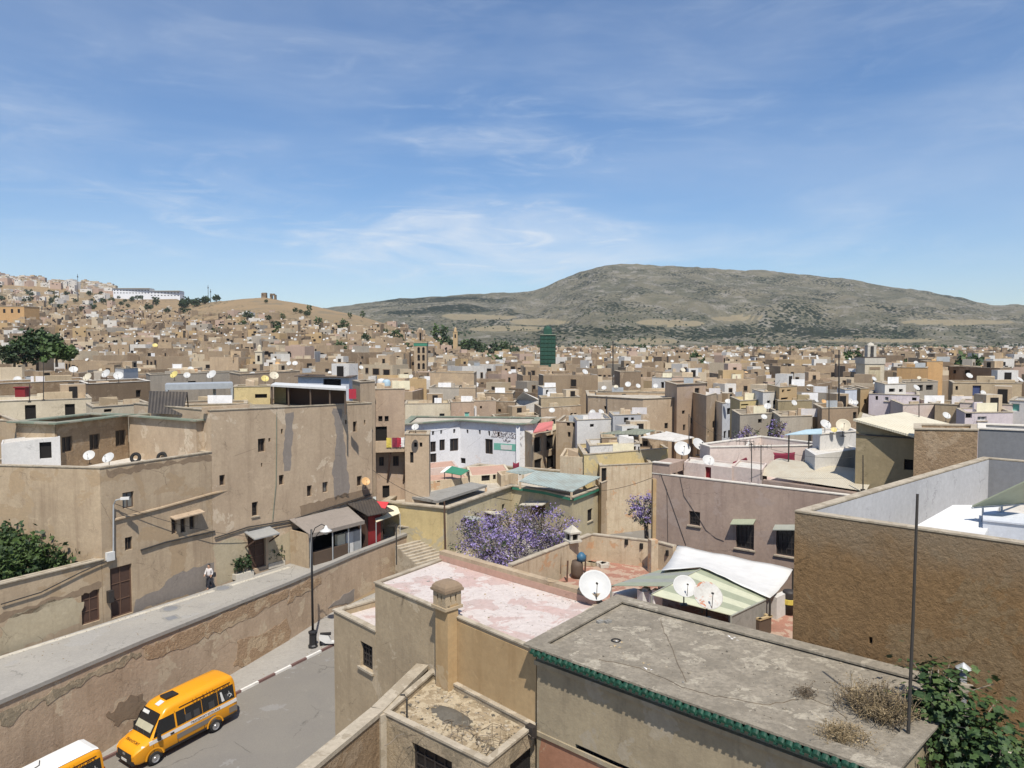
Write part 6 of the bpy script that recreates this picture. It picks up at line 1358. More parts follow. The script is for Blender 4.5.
mk('rubble stone roof block left of the corrugated roofs', (501, 475.5), (518, 473), 13.3, 2.5, 'terrace_wall', 'roof_rubble', coping=None)
mk('long salmon roofed terrace house below the white house', (470, 476), (511, 473), 13.6, 6, 'cream', 'roof_salmon', [(481.5, 474, 490, 481, 'b'), (493, 474.5, 496, 479.5, 'h')], par=.05, coping=None)
mk('salmon roofed brick terrace house under the green awning', (424, 482), (468, 477.5), 13.6, 6, 'terrace_wall', 'roof_salmon', [(437, 480, 440, 482, 'h')], par=.05, coping=None)
mk('pink roofed low house below the left windows of the white house', (426, 469), (458, 466), 12.9, 4, 'pale_pink', 'roof_salmon', par=.05, coping=None)
ga = thing('awning', 'green cloth awning with white end above the salmon terrace', 'awning', U(455, 478, 13.4)); mb = MB(); p4 = [U(444.5, 472, 12.9), U(461, 475, 13.0), U(469, 470, 12.5), U(452, 466, 12.4)]; mb.slab(p4, .06); mb.build('cloth', 'green_paint', ga)
mb = MB(); mb.slab([U(440, 472.5, 13.0), U(444.3, 472, 12.9), U(451.8, 466, 12.4), U(447, 467, 12.5)], .06); mb.build('white_end', 'cloth_white', ga)
mb = MB()
for q in p4: mb = MB(); mb.tube([q, q - Vector((0, 0, 1.2))], .05, 5); mb.build('post', 'mast', ga)
hung('dark red carpet hung over the salmon terrace', (513, 462), (519, 462), 12.2, 1.0, 'cloth_wine')
# white house with slot windows and lettering
D_ = 10.
Vp = [q2(404, 424.5, D_), q2(460, 420.5, D_), q2(518, 424.5, D_), q2(533, 423.5, D_)]
Vo = {0: [(430.5, 441.5, 436, 452), (439.5, 439.5, 445, 450.5), (450, 438.5, 458.5, 451), (430.5, 453.5, 436.5, 463.5), (432, 431, 434.3, 435.2, 'h'), (440.3, 430, 442.3, 434, 'h'), (453.3, 429, 455.5, 433.2, 'h')], 1: [(485, 439, 492.7, 454), (466.3, 429.5, 468.3, 433.5, 'h'), (478.6, 430, 480.6, 434.5, 'h'), (488, 431, 490, 436, 'h'), (497.3, 432, 499.5, 436.5, 'h'), (460.5, 458, 465.5, 463.5, 'h')]}
vh = house('large white house with slot windows, lettering and green eaves', Vp + [Vp[3] + Vector((1, 7)), Vp[0] + Vector((0, 10))], CZ - D_, None, 'house_white', 'roof_pale', .1, .15, Vo, coping='eaves_dull', cov=.5, cth=.12)
A_, B_ = Vp[1], Vp[2]; d2 = (B_ - A_).normalized(); o2_ = Vector((d2.y, -d2.x, 0))
def wtext(body, px, py, size, mat, nm):
    cu = bpy.data.curves.new(nm, 'FONT'); cu.body = body; cu.size = size; cu.align_x = 'CENTER'; cu.extrude = .01; cu.materials.append(MATS[mat]); o = bpy.data.objects.new(nm, cu); C.objects.link(o); o.parent = vh
    h = hit(px, py, A_, B_) + o2_ * .03; o.matrix_basis = Matrix.Translation(h - LOC[vh.name]) @ Matrix.Rotation(math.atan2(d2.y, d2.x), 4, 'Z') @ Matrix.Rotation(math.pi / 2, 4, 'X'); return o
wtext('التعاونية الحرفية', 507, 434.0, .46, 'ink', 'wall_lettering'); wtext('للصناعة التقليدية', 507, 437.4, .46, 'ink', 'wall_lettering'); wtext('فاس', 507, 441.2, .46, 'ink', 'wall_lettering')
patch_sheet([(494, 443), (520, 444.5), (520, 451.5), (494, 449.5)], A_, B_, .02, 'teal_paint', vh, 'sign_board', .02); patch_sheet([(501, 444.6), (512, 445.2), (512, 450), (501, 449.4)], A_, B_, .05, 'white_paint', vh, 'sign_panel', .02)
mb = MB(); mb.box((*(Vp[2] + Vector((0, -.1))), CZ - 13), (.5, .3, 5.9)); mb.build('corner_pilaster', 'house_white', vh)
# concrete house with open floors
mk('bare concrete house with four large dark openings and red roof sheets', (533.6, 435.5), (559, 429.5), 10.9, 8, 'terrace_wall', 'roof_red', [(534.2, 437, 541, 452, 'b'), (546.5, 435, 554, 449.5, 'b'), (534.3, 459, 542, 471, 'b'), (546.8, 455.5, 554.3, 468, 'b')])
sheet_roof('red corrugated roof sheet above the bare concrete house', [U(533, 432.5, 10.3), U(552, 429.5, 10.3), U(553, 421, 9.4), U(539, 423, 9.5)], .5, 'sheet_red')
mk('narrow tan house with ivy and small square windows', (556, 421.5), (581, 423), 9.4, 8, 'tan_old', 'roof_pale', [(566.5, 422, 570, 426, 'h'), (572.5, 422, 576, 427, 'h'), (567.5, 432, 570.5, 437, 'h'), (574.5, 449.5, 577, 454, 'h'), (565.5, 453, 568.5, 458, 'h')])
mk('rough tan base house with a round arch trace below the ivy house', (560, 456), (586, 457.5), 11.3, 6, 'terrace_wall', 'roof_rubble', coping=None)
mk('brown plastered house with yellow base beside the round arch', (584, 455), (668, 448.5), 11.0, 8, 'yellow', 'roof_pale', [(585, 445, 594, 452, 'h')], right=[])
mk('long whitish terrace wall house above the yellow base', (590, 446), (640, 443.5), 10.4, 5, 'white', 'roof_pale', [(626, 446.5, 636, 452, 'b'), (638, 446.5, 642, 452, 'b')])
mk('low tan rubble terrace house with dark openings', (602, 438), (668, 436.5), 10.1, 5, 'town_brown', 'roof_white', [(637, 441, 642, 446, 'h'), (643, 441, 648, 446, 'h')])
sheet_roof('mossy dark corrugated roofs in front of the big tan block', [U(601, 433.5, 9.7), U(640, 434.5, 9.7), U(656, 430, 9.2), U(630, 428, 9.2)], .8, 'sheet_moss')
sheet_roof('white roof sheets before the big tan block tower', [U(640, 437, 9.5), U(676, 441.5, 9.6), U(694, 437, 9.2), U(668, 431.5, 9.1)], .6, 'roof_white')
mk('small grey white house with two square windows under the big tan block', (613, 415.5), (641, 414.5), 8.4, 5, 'light_grey', 'roof_white', [(624, 417.5, 628.5, 422.5, 'h'), (631, 417.5, 634, 422, 'h')])
mk('low white house with two dishes and a bright flat roof', (577, 420.5), (613, 419), 8.9, 7, 'white', 'roof_white', [(590, 424, 594, 427, 'h')])
mk('tan corner house with tall thin windows by the sloping street', (601.5, 483.5), (653, 461.5), 13.55, 7, 'tan_old', 'roof_pale', [(613, 474, 616.5, 482, 'h'), (637, 478, 639.5, 486, 'h'), (645, 470.5, 647.2, 481, 'h'), (638.8, 497, 640.5, 505, 'h'), (645, 492, 647, 500, 'h'), (606, 499, 609, 508, 'h')])
mk('ochre upper house with rough edges behind the tan corner house', (600, 466), (652, 463.5), 12.0, 7, 'terrace_wall', 'roof_rubble', [(601.5, 468, 606.5, 482, 'b')])
# big tan block with its tower
D_ = 7.5
Bp = [q2(588, 396, D_), q2(643, 399, D_), q2(684, 397.5, D_)]
house('big tan block with small windows and a long parapet', Bp + [Bp[2] + Vector((2, 9)), Bp[0] + Vector((1, 13))], CZ - D_, None, 'tan', 'roof_pale', .4, .3, {0: [(604, 406, 606.5, 409.5, 'h')], 1: [(664.5, 423, 668, 428.5, 'h'), (628, 407, 631, 409, 'h')]}, coping='coping', cov=.1)
mk('upper parapet house along the big tan block roof', (596, 392.5), (680, 392), 7.5, 5, 'town_tan', 'roof_pale', [(622, 394, 626, 397, 'h')])
mk('square tower with small windows at the end of the big tan block', (677, 384.5), (706, 383), 5.5, 9, 'tan_pink', 'roof_pale', [(694.8, 388, 699.6, 395, 'h'), (682, 410.5, 685, 414, 'h'), (692, 408, 698.5, 413, 'p'), (690.3, 417.5, 692.5, 423.5, 'h'), (694.4, 417, 696.6, 423, 'h'), (698.7, 416, 700.6, 422.5, 'h'), (683, 424.5, 685.6, 430.5, 'h')], coping='coping', cov=.2)
mk('slim tan house beside the tower with thin windows', (706.5, 396), (722, 392), 6.8, 9, 'tan', 'roof_white', [(712.5, 421, 714.7, 428, 'h'), (717, 420.5, 719, 430, 'h'), (707.7, 431, 709, 436, 'h')])
mk('grey and white house with ground floor windows next to the slim tan house', (722.5, 403.5), (741, 401), 7.9, 9, 'white_blue', 'roof_grey', [(727, 408, 731, 414.5, 'h'), (723.7, 431, 726.4, 438.5, 'h'), (728, 430, 731, 438, 'h'), (733, 428.5, 735.5, 437, 'h')])
mk('white roof room with two dark windows behind the big tan block', (652, 377.5), (671, 378), 5.6, 6, 'white', 'roof_white', [(661, 382, 664, 388, 'h'), (665.6, 382, 668, 388, 'h')])
mk('pink plastered roof house with a brown edge behind the big tan block', (671.5, 377.5), (700, 377.5), 5.6, 6, 'town_pink', 'roof_pale')
mk('dark brown roof house left of the white roof room', (620, 372), (641, 371.5), 4.7, 7, 'town_brown', 'roof_grey')
# right of centre
for row in (
    ('yellow house with ochre bands by the small round dish', (740, 401), (762, 400), 6.7, 7, 'yellow', 'roof_white', [(741, 404, 748.5, 405.5, 'h'), (741, 408, 748.5, 411, 'h')]),
    ('white grey house with two square windows behind the yellow house', (763, 392.5), (779.5, 391.5), 5.6, 6, 'white', 'roof_white', [(767, 400.5, 770.5, 404.5, 'h'), (773, 400.5, 776, 404.5, 'h')]),
    ('tan yellow house with dark windows above the ochre wall', (779.5, 387.5), (797, 386), 5.0, 6, 'town_ochre', 'roof_pale', [(782, 389.5, 784.5, 392.5, 'h'), (787, 389.5, 791, 391, 'h'), (781, 397.5, 788, 399.5, 'h')]),
    ('long ochre wall house with thin uprights', (778, 401), (812, 400.5), 6.5, 6, 'olive', 'roof_pale', []),
    ('grey brown house with a row of round dishes', (822, 408.5), (858, 407.5), 6.3, 6, 'town_brown', 'roof_grey', [(817, 410, 822, 415, 'h'), (853, 412, 856.5, 420, 'b')]),
    ('rough grey wall house behind the light blue canopy', (780, 417), (812, 416), 7.3, 6, 'town_grey', 'roof_rubble', []),
    ('long low grey house with jacaranda in front', (740, 415), (782, 413), 7.4, 6, 'town_grey', 'roof_grey', [(758, 419, 762, 423, 'h')]),
    ('long lilac house with small windows below the white minaret', (869, 394), (919.5, 395.5), 5.5, 7, 'lilac', 'roof_white', [(875.5, 396, 878, 400, 'h'), (885, 397, 888.5, 401, 'W'), (912, 397.5, 916.5, 400.5, 'h')]),
    ('ochre house strip with a hanging garment left of the lilac house', (860.5, 389), (869, 388.5), 5.0, 6, 'town_ochre', 'roof_pale', [(864, 399, 867, 403, 'h')]),
    ('low pale pink parapet house with a red stripe', (903, 405), (936, 404), 6.1, 7, 'pale_pink', 'roof_white', []),
    ('grey house with an overhanging pale slab roof', (935, 404), (968, 405.5), 6.0, 6, 'grey_tan', 'roof_white', []),
    ('pale pink long house behind the slab roofed house', (960, 403), (1012, 405), 5.6, 6, 'pale_pink', 'roof_white', []),
    ('lilac grey house with a white framed window and outside stair', (965, 413), (1013, 412.5), 6.0, 5, 'lilac', 'roof_white', [(977.5, 416.5, 986.5, 420.5, 'W'), (964, 413.5, 972, 418, 'h')]),
    ('white house end with a large turquoise window', (1009.5, 400.5), (1040, 402), 5.2, 6, 'white', 'roof_white', [(1011.5, 403.5, 1019.5, 411.5, 'G')]),
    ('orange rendered house with a raised end block', (897, 367.5), (927, 368), 3.6, 9, 'orange', 'roof_pale', []),
    ('taller orange end block beside the dark gap', (927, 361.5), (943, 361.5), 2.7, 9, 'orange', 'roof_grey', []),
    ('brown house with two black windows above the blue door', (949, 366.5), (1000, 368.5), 3.7, 8, 'town_brown', 'roof_pale', [(953, 370, 956, 373.5, 'h'), (964.5, 370, 970, 374, 'h'), (991, 376, 993, 378.5, 'h'), (981.5, 375.5, 983, 378, 'h')]),
    ('low brown grey house with a blue curtained opening and slab roof', (953, 383), (1022, 383.5), 4.6, 7, 'grey_tan', 'roof_grey', [(955.5, 386, 958, 390, 'h'), (972.5, 385.5, 981, 396, 'B'), (994, 385.5, 1006, 394, 'h')]),
    ('grey house with dark openings under the orange wall', (905, 382.5), (938, 381.5), 4.5, 6, 'town_grey', 'roof_rubble', [(917, 385, 923, 391, 'h'), (926, 385, 933, 390, 'h')]),
    ('white roofed low row with black openings right of the white minaret', (885, 384.5), (906, 384), 4.4, 6, 'town_white', 'roof_white', [(889, 388.5, 895, 392, 'h'), (899, 389, 903, 392, 'h')]),
    ('pale blue sheet hut near the white minaret', (845, 390), (857, 389.5), 5.0, 4, 'white_blue', 'roof_grey', []),
    # centre, behind the white house
    ('dark grey brown block above the pink stair hut', (429, 387.5), (459, 388), 6.8, 8, 'town_grey', 'roof_pale', [(453.5, 397.5, 455.5, 401.5, 'h')]),
    ('tan block with one black window next to the dark grey block', (459, 388), (475.5, 388), 6.8, 7, 'tan', 'roof_pale', [(464, 398, 470, 405.5, 'h')]),
    ('taller sandy house with broken edge behind the dark grey block', (430, 372.5), (474, 373), 5.0, 8, 'town_tan', 'roof_pale', []),
    ('pale sandy house with one window above the white house', (405, 404), (451, 403.5), 8.5, 7, 'cream', 'roof_rubble', [(439.5, 413.5, 444.5, 419.5, 'g')]),
    ('reddish brown house with a small pink stair hut', (451, 402.5), (474, 402), 8.3, 6, 'tan_pink', 'roof_rubble', [(464.5, 412, 469.5, 419, 'G')]),
    ('crumbling pinkish wall house with a dark gap', (474, 401), (496, 400.5), 8.3, 6, 'tan_pink', 'roof_rubble', [(480, 406, 482, 408.5, 'h')]),
    ('ruined brown house with ragged wall tops', (496, 401.5), (515, 402), 8.6, 6, 'town_brown', 'roof_rubble', [(498, 409, 501, 412, 'h'), (507, 407, 509, 410, 'h')]),
    ('house with white tented roof behind the ruined brown house', (484, 393), (513, 393.5), 7.7, 7, 'town_tan', 'roof_white', []),
    ('long house with a bright white flat roof strip', (541, 398), (580, 397), 8.0, 5, 'grey_tan', 'roof_white', []),
    ('mossy roofed tan house with paired windows', (541, 408), (581, 405.5), 9.2, 7, 'tan', 'sheet_moss', [(570.5, 413, 573, 418, 'h'), (574, 413, 576.6, 417.5, 'h')]),
    ('low house with long green edged roof before the mossy one', (495, 418), (541, 415.5), 10.4, 5, 'town_brown', 'sheet_moss', []),
    ('white low house with a black doorway under the dish field', (543, 388), (556, 387.5), 6.8, 6, 'white', 'roof_white', [(546, 390, 548.5, 394, 'h')]),
    ('salmon roofed low house right behind the white house', (452, 418.5), (480, 418), 10.4, 4, 'pale_pink', 'roof_salmon', []),
    ('low red roofed house between the white house and the moss roofs', (512, 420), (540, 419.5), 10.4, 5, 'tan_pink', 'roof_red', []),
):
    mk(*row)
# gable tent on the white roof
mb = MB(); p_ = [U(514, 403, 9.0), U(539, 401, 8.7), U(541, 397, 8.2), U(516, 397, 8.2)]; p_ = [Vector((q.x, q.y, CZ - 8.6)) for q in p_]; t_ = U(523, 392, 7.2); mb.poly([p_[0], p_[1], t_]); mb.poly([p_[1], p_[2], t_]); mb.poly([p_[2], p_[3], t_]); mb.poly([p_[3], p_[0], t_]); mb.prism([V2(q) for q in p_], 4, CZ - 8.61); tag(mb.build('tent_house', 'roof_white'), 'white peaked tent shaped roof among the brown houses', 'house')
# left garden tree by the far ochre house is built with the trees below
# ================================================================ satellite dishes
def dish_meshes():
    rb = MB(); prof = [(r * .5, r * r * .11) for r in (0, .25, .5, .75, .92, 1.0)]
    rb.lathe([(r, z) for r, z in prof] + [(.5, .095)] + [(r, z - .015) for r, z in reversed(prof[:-1])], (0, 0, 0), 22)
    return rb
def make_dish(base, size, label, mat='dish_white', az=None, group=None, tilt=None, mast_h=.75, detail=True):
    base = Vector(base); az = RND.uniform(-.35, .55) if az is None else az; tilt = RND.uniform(.55, .8) if tilt is None else tilt
    Rm = Matrix.Rotation(az, 4, 'Z') @ Matrix.Rotation(math.pi / 2 - tilt, 4, 'X')         # +z of the bowl looks up and south
    Mx = Matrix.Translation(Vector((0, 0, mast_h * size)) ) @ Rm @ Matrix.Translation((0, 0, .04)) @ Matrix.Scale(size, 4)
    def put(mb, nm, mt, par, sm=True):
        if mt not in DM.setdefault(nm, {}):
            o = mb().build(nm, mt, None, smooth=sm, origin=Vector()); bpy.data.objects.remove(o)
        return None
    if detail:
        r = thing('satellite_dish', label, 'satellite dish', base, group)
        for nm, me, M in (('reflector', DM['reflector'][mat], Mx), ('feed_arm', DM['feed_arm']['mast'], Mx), ('mast', DM['mast']['mast'], Matrix.Scale(size, 4))):
            o = bpy.data.objects.new(nm, me); C.objects.link(o); o.parent = r; o.matrix_basis = M
        return r
    o = bpy.data.objects.new('satellite_dish', DM['far'][mat]); C.objects.link(o); o.matrix_basis = Matrix.Translation(base + Vector((0, 0, mast_h * size))) @ Rm @ Matrix.Scale(size, 4)
    LOC[o.name] = base
    return tag(o, label, 'satellite dish', group)
DM = {'reflector': {}, 'feed_arm': {}, 'mast': {}, 'far': {}}
def mesh_of(mb, nm, mt, sm=True):
    o = mb.build(nm, mt, None, smooth=sm, origin=Vector()); me = o.data; bpy.data.objects.remove(o); return me
for mt in ('dish_rust', 'dish_white', 'dish_yellow', 'dish_orange', 'dish_cream'):
    DM['reflector'][mt] = mesh_of(dish_meshes(), 'reflector', mt)
    f_ = dish_meshes(); f_.tube([(0, 0, -.05), (0, -.25, -.7)], .03, 5, 1); f_.tube([(0, -.5, .1), (0, -.1, .5)], .012, 4, 1); DM['far'][mt] = mesh_of(f_, 'satellite_dish', [mt, 'mast'])
fa = MB(); fa.tube([(0, -.46, .08), (0, -.12, .50)], .012, 5); fa.tube([(0, -.13, .52), (0, -.08, .44)], .035, 7); DM['feed_arm']['mast'] = mesh_of(fa, 'feed_arm', 'mast')
ms = MB(); ms.tube([(0, 0, 0), (0, .02, .78)], .028, 7); ms.box((0, .0, .02), (.3, .3, .04)); ms.tube([(0, .02, .6), (0, -.06, .72)], .03, 5); DM['mast']['mast'] = mesh_of(ms, 'mast', 'mast')
def dish_at(px, py, dpx, y, label, mat='dish_white', group='satellite dishes on the rooftops', **kw):
    size = dpx * y / F; c = W(px, py, y); return make_dish(c - Vector((0, 0, kw.get('mast_h', .75) * size)), size, label, mat, group=group, **kw)
dish_at(594.5, 587, 33, 26.6, 'large white satellite dish on the pink roof casting a round shadow', az=.05, tilt=.72)
dish_at(684, 587.5, 24, 26.4, 'white dish behind the grey roof edge left of the rust stained one', az=.1, tilt=.75)
dish_at(707, 597, 30, 25.4, 'rust stained white dish behind the grey roof edge', 'dish_rust', az=.15, tilt=.75)
for (px, py, dp, y, lb, mt) in (
    (682, 449.5, 16.5, 52, 'largest white dish on the left end of the mauve terrace', 'dish_white'), (698, 445, 14, 54, 'white dish just right of the largest one on the mauve terrace', 'dish_white'), (708, 461, 12, 50, 'small round dish above the red door on the mauve terrace', 'dish_white'),
    (745.5, 443, 8, 57, 'dish seen from behind against the white terrace wall', 'dish_white'),
    (825, 425, 11, 50, 'pale dish at the left of the two large ones on the white plastered house', 'dish_white'), (843, 426, 14, 50, 'wide cream dish at the right on the white plastered house', 'dish_cream'), (834, 430, 6, 49.6, 'small yellow dish between the two large ones', 'dish_yellow'),
    (794, 403, 6, 84, 'small white dish in front of the ochre wall house', 'dish_white'), (816, 400.5, 5, 84, 'leftmost small white dish of the row on the grey brown house', 'dish_white'), (824, 402, 5.5, 84, 'orange dish in the row on the grey brown house', 'dish_orange'), (835, 401.5, 7.5, 83, 'round white dish right of the orange one', 'dish_white'), (849, 402, 8, 83, 'largest white dish in the row on the grey brown house', 'dish_white'), (855.5, 402.5, 5, 83, 'small white dish ending the row on the grey brown house', 'dish_white'),
    (767.5, 406.5, 7, 76, 'round white dish before the yellow banded house', 'dish_white'), (764, 417, 6, 74, 'white dish on the long low grey house', 'dish_white'),
    (946, 416, 8, 62, 'white dish on a post beyond the rubble brick wall', 'dish_white'), (969, 376, 6.5, 112, 'white dish against the brown house with two black windows', 'dish_white'), (983, 393, 5.5, 84, 'white dish before the blue curtained opening', 'dish_white'), (1019.5, 380, 7, 90, 'white dish at the right end of the slab roof', 'dish_white'), (916, 388, 7, 82, 'white dish against the grey house under the orange wall', 'dish_white'), (919, 378, 4, 95, 'tiny cream dish on the orange wall foot', 'dish_cream'), (882.5, 390, 5.5, 90, 'white dish below the white minaret', 'dish_white'), (874, 379, 5, 100, 'pale dish right before the white minaret face', 'dish_white'), (898, 388, 4.5, 95, 'orange dish over the white roofed row', 'dish_orange'),
    (362.5, 387, 7, 68, 'white dish beside the square stair tower', 'dish_white'), (360, 494, 0, 0, '', ''),
    (252, 376.5, 9.5, 110, 'white dish left of the yellow one on the crenellated house', 'dish_white'), (265, 379, 7.5, 108, 'yellow dish between two white ones on the crenellated house', 'dish_yellow'), (274, 376, 9, 108, 'orange marked dish right of the yellow one', 'dish_cream'), (212, 375, 10, 105, 'large white dish on the long grey wall house', 'dish_white'), (187, 375.5, 6.5, 105, 'smaller white dish on the long grey wall house', 'dish_white'), (174.5, 375, 8, 100, 'pale yellow dish left of the long grey wall house', 'dish_yellow'),
    (73.5, 370, 8, 98, 'white dish above the broken brick house wall', 'dish_white'), (88, 377.5, 9, 90, 'cream dish at the right end of the broken brick house', 'dish_cream'), (106.5, 374, 9, 92, 'white dish left of the whitewashed roof cube', 'dish_white'), (118.5, 376, 9, 91, 'white dish touching the whitewashed roof cube', 'dish_white'), (89.5, 456, 11, 52, 'left white dish on the sunk roof terrace', 'dish_white'), (109, 458.5, 12, 50, 'right white dish on the sunk roof terrace', 'dish_white'),
    (415.5, 427.5, 7.5, 66, 'white dish on the tan wing left of the white house', 'dish_white'), (449, 373, 5.5, 150, 'white dish on the taller sandy house', 'dish_white'), (353, 384, 6, 68, '', ''),
    (648, 413, 5, 95, '', ''), (592.5, 412.5, 6, 100, 'left dish on the low white house before the big tan block', 'dish_white'), (601, 412, 6, 100, 'right dish on the low white house before the big tan block', 'dish_white'), (552, 410.5, 6, 88, 'white dish on the mossy roofed house', 'dish_white'), (648, 433.5, 4.5, 84, 'white dish over the mossy dark roofs', 'dish_white'), (667, 433.5, 5, 84, 'white dish on the white roof sheets', 'dish_white'), (728, 401.5, 6, 100, 'white dish on the grey and white house', 'dish_white'),
    (628, 384.5, 6, 122, 'white dish on the parapet of the big tan block', 'dish_white'), (638, 386, 5, 120, 'small white dish right of the first on the tan block parapet', 'dish_white'), (655.5, 386, 5, 118, 'white dish before the white roof room', 'dish_white'), (604, 388, 5, 118, 'white dish at the left end of the tan block parapet', 'dish_white'), (616, 387, 4.5, 119, 'cream dish on the tan block parapet', 'dish_cream'),
    (354, 367, 5, 150, 'white dish high behind the rooftop shelter', 'dish_white'), (361, 367.5, 4.5, 150, 'white dish right behind the rooftop shelter pair', 'dish_white'), (295, 363.5, 5.5, 165, 'white dish left of a pair above the pale blue room', 'dish_white'), (289, 363.5, 5, 165, 'white dish second of a pair above the pale blue room', 'dish_white'), (84, 325, 4, 200, '', ''), (155, 345.5, 5, 150, 'yellow dish on the hillside houses', 'dish_yellow'),
):
    if lb: dish_at(px, py, dp, y, lb, mt, detail=dp > 6)
# wall mounted yellow dish on the long tan house
h = hit(362, 482.5, *TB); make_dish(h + oT * .45 - Vector((0, 0, .45)), .75, 'yellow dish fixed on the face of the long tan house', 'dish_orange', az=.5, tilt=.6, group='satellite dishes on the rooftops')
for px, y0, y1, D, lb in ((43.5, 362, 400, 5.2, 'thin mast standing on the long cream house'), (29.5, 384, 402, 5.4, 'short mast by the red box on the cream house'), (839, 350, 402, 6.0, 'tall dark lattice mast rising behind the row of dishes'), (829, 385, 425, 6.2, 'thin mast in the row of dishes'), (613, 341, 385, 5.6, 'tall thin mast in the middle of the town'), (777, 395, 410, 6.2, 'short mast on the ochre wall house')):
    mast(px, y0, y1, D, lb, .10 if 'lattice' in lb or 'tall thin' in lb else .045)
mb = MB(); p_ = U(16, 396, 5.0); mb.box(p_ + Vector((0, 1, .3)), (1.0, .8, .9)); mb.box(p_ + Vector((0, 1, .8)), (1.2, 1.0, .1)); tag(mb.build('red_tank', 'red_metal'), 'dull red tank on the long cream house roof', 'tank')
for px, py, D, lb, mt in ((379, 385, 4.0, 'white water tank on the tower house roof', 'white_paint'), (384.5, 386.5, 4.05, 'pale blue water tank on the tower house roof', 'sky_blue'), (397, 387, 4.0, 'orange plastic drum on the tower house roof', 'orange_plastic')):
    p_ = U(px, py, D); mb = MB(); mb.lathe([(0, 0), (.35, 0), (.4, .1), (.4, .75), (.3, .95), (0, 1.0)], (p_.x, p_.y + 1.2, CZ - 4.4), 12); tag(mb.build('water_tank', mt, smooth=True), lb, 'water tank', 'tanks on the tower house')
p_ = U(352.5, 389, 3.6); mb = MB(); mb.grid([[p_ + Vector((x, .05 * math.sin(x * 9), -i * .2)) for x in (-.3, -.1, .1, .3)] for i in range(5)]); o = mb.build('laundry', 'cloth_red'); o.modifiers.new('t', 'SOLIDIFY').thickness = .03; tag(o, 'red cloth drying beside the open rooftop shelter', 'laundry')
# overhead cables between the roofs
def wire(p0, p1, sag, label, r=.012):
    p0, p1 = Vector(p0), Vector(p1); mb = MB(); mb.tube([p0.lerp(p1, t / 14) - Vector((0, 0, sag * 4 * (t / 14) * (1 - t / 14))) for t in range(15)], r, 4); tag(mb.build('overhead_cable', 'mast'), label, 'cable')
wire(hit(372, 470, *TB) + oT * .1, U(446, 503, 14.0), .5, 'cable sagging from the long tan house to the yellow corner pole', .02)
wire(U(447, 504, 14.1), U(569, 470, 14.0), .7, 'cable sagging along the yellow house to the black street lamp', .018)
wire(hit(661, 474, H0, H1) - Vector((*nH, 0)) * .1, U(575, 490, 13.2), .5, 'cable crossing the street from the mauve house to the green eaves', .018)
wire(W(745, 441, 59), W(689, 416, 47), .4, 'cable from the tall thin mast to the terrace antenna', .012)
wire(W(863, 456, 43.5), W(761, 446, 46), .35, 'cable between the two thin masts over the corrugated shed', .012)
wire(U(404, 430, 7.6), U(460, 424, 9.9), .5, 'cable from the tower house to the white house eaves', .02)
wire(hit(112, 503, *LW) - Vector((*nl, 0)) * .2, hit(247, 536, *TB) + oT * .25, .35, 'cable from the wall lamp along the tan house to the door hood', .02)
R8 = random.Random(8); mb = MB()
for _ in range(420):
    t, o_ = R8.uniform(.05, .75), R8.choice([R8.uniform(-4.0, -3.4), R8.uniform(-.5, -.1), R8.uniform(.2, .7), R8.uniform(-4, 3)]); p_ = KA + KD * Lk * t + KN * o_; s_ = R8.uniform(.015, .05)
    if o_ > 0: q_ = st(*p_, .01)
    else: q_ = st(*p_, .145)
    mb.box(q_, (s_ * R8.uniform(.6, 2), s_, s_ * .5), R8.uniform(0, 3), R8.choice([0, 0, 1, 2]))
tag(mb.build('litter', ['concrete', 'dry_twig', 'white_stone']), 'grit and leaves along the kerb and wall of the lower street', 'litter', None, 'stuff')
mb = MB()
for _ in range(260):
    t = R8.random(); p_ = WB0.lerp(WB1, t) + nn * R8.choice([R8.uniform(.1, .5), R8.uniform(.1, 4)]); s_ = R8.uniform(.012, .045); mb.box((p_.x, p_.y, PZ + .01), (s_ * R8.uniform(.6, 2), s_, s_ * .5), R8.uniform(0, 3), R8.choice([0, 0, 1, 2]))
tag(mb.build('litter', ['concrete', 'dry_twig', 'patch_dark']), 'grit and dust along the foot of the houses on the raised walk', 'litter', None, 'stuff')
# ================================================================ trees with purple blossom, landmarks
R6 = random.Random(21)
GJ = 'jacaranda trees in bloom'
def jac(px, ptop, y, r, label, n=190, nl=26, gbase=None):
    t = W(px, ptop, y); zb = ground_z(t.x, t.y) if gbase is None else gbase
    h = t.z - zb
    return tree('jacaranda_tree', label, (t.x, t.y, zb), h, r, min(h * .78, r * 1.75), ['bloom', 'bloom_dry', 'bloom', 'bloom_dry', 'leaf_olive'], n, nl, .08, R6, 'bark', .24, 'tree', GJ, hollow=.2)
jac(484, 514, 60, 2.5, 'jacaranda in purple bloom nearest the yellow corner pole'); jac(516, 508, 62, 2.6, 'largest jacaranda in bloom before the hooded door'); jac(549, 510, 61, 2.2, 'jacaranda in purple bloom beside the black street lamp'); jac(500, 530, 55, 2.2, 'lower jacaranda right behind the pink roof', 130)
jac(646, 494, 60, 1.5, 'jacaranda over the street next to the mauve house', 120); jac(748, 426, 72, 1.3, 'small jacaranda behind the pale pink terrace wall', 70, 14, CZ - 12); jac(778, 421, 71, 1.1, 'small jacaranda against the grey wall by the blue canopy', 50, 12, CZ - 12)
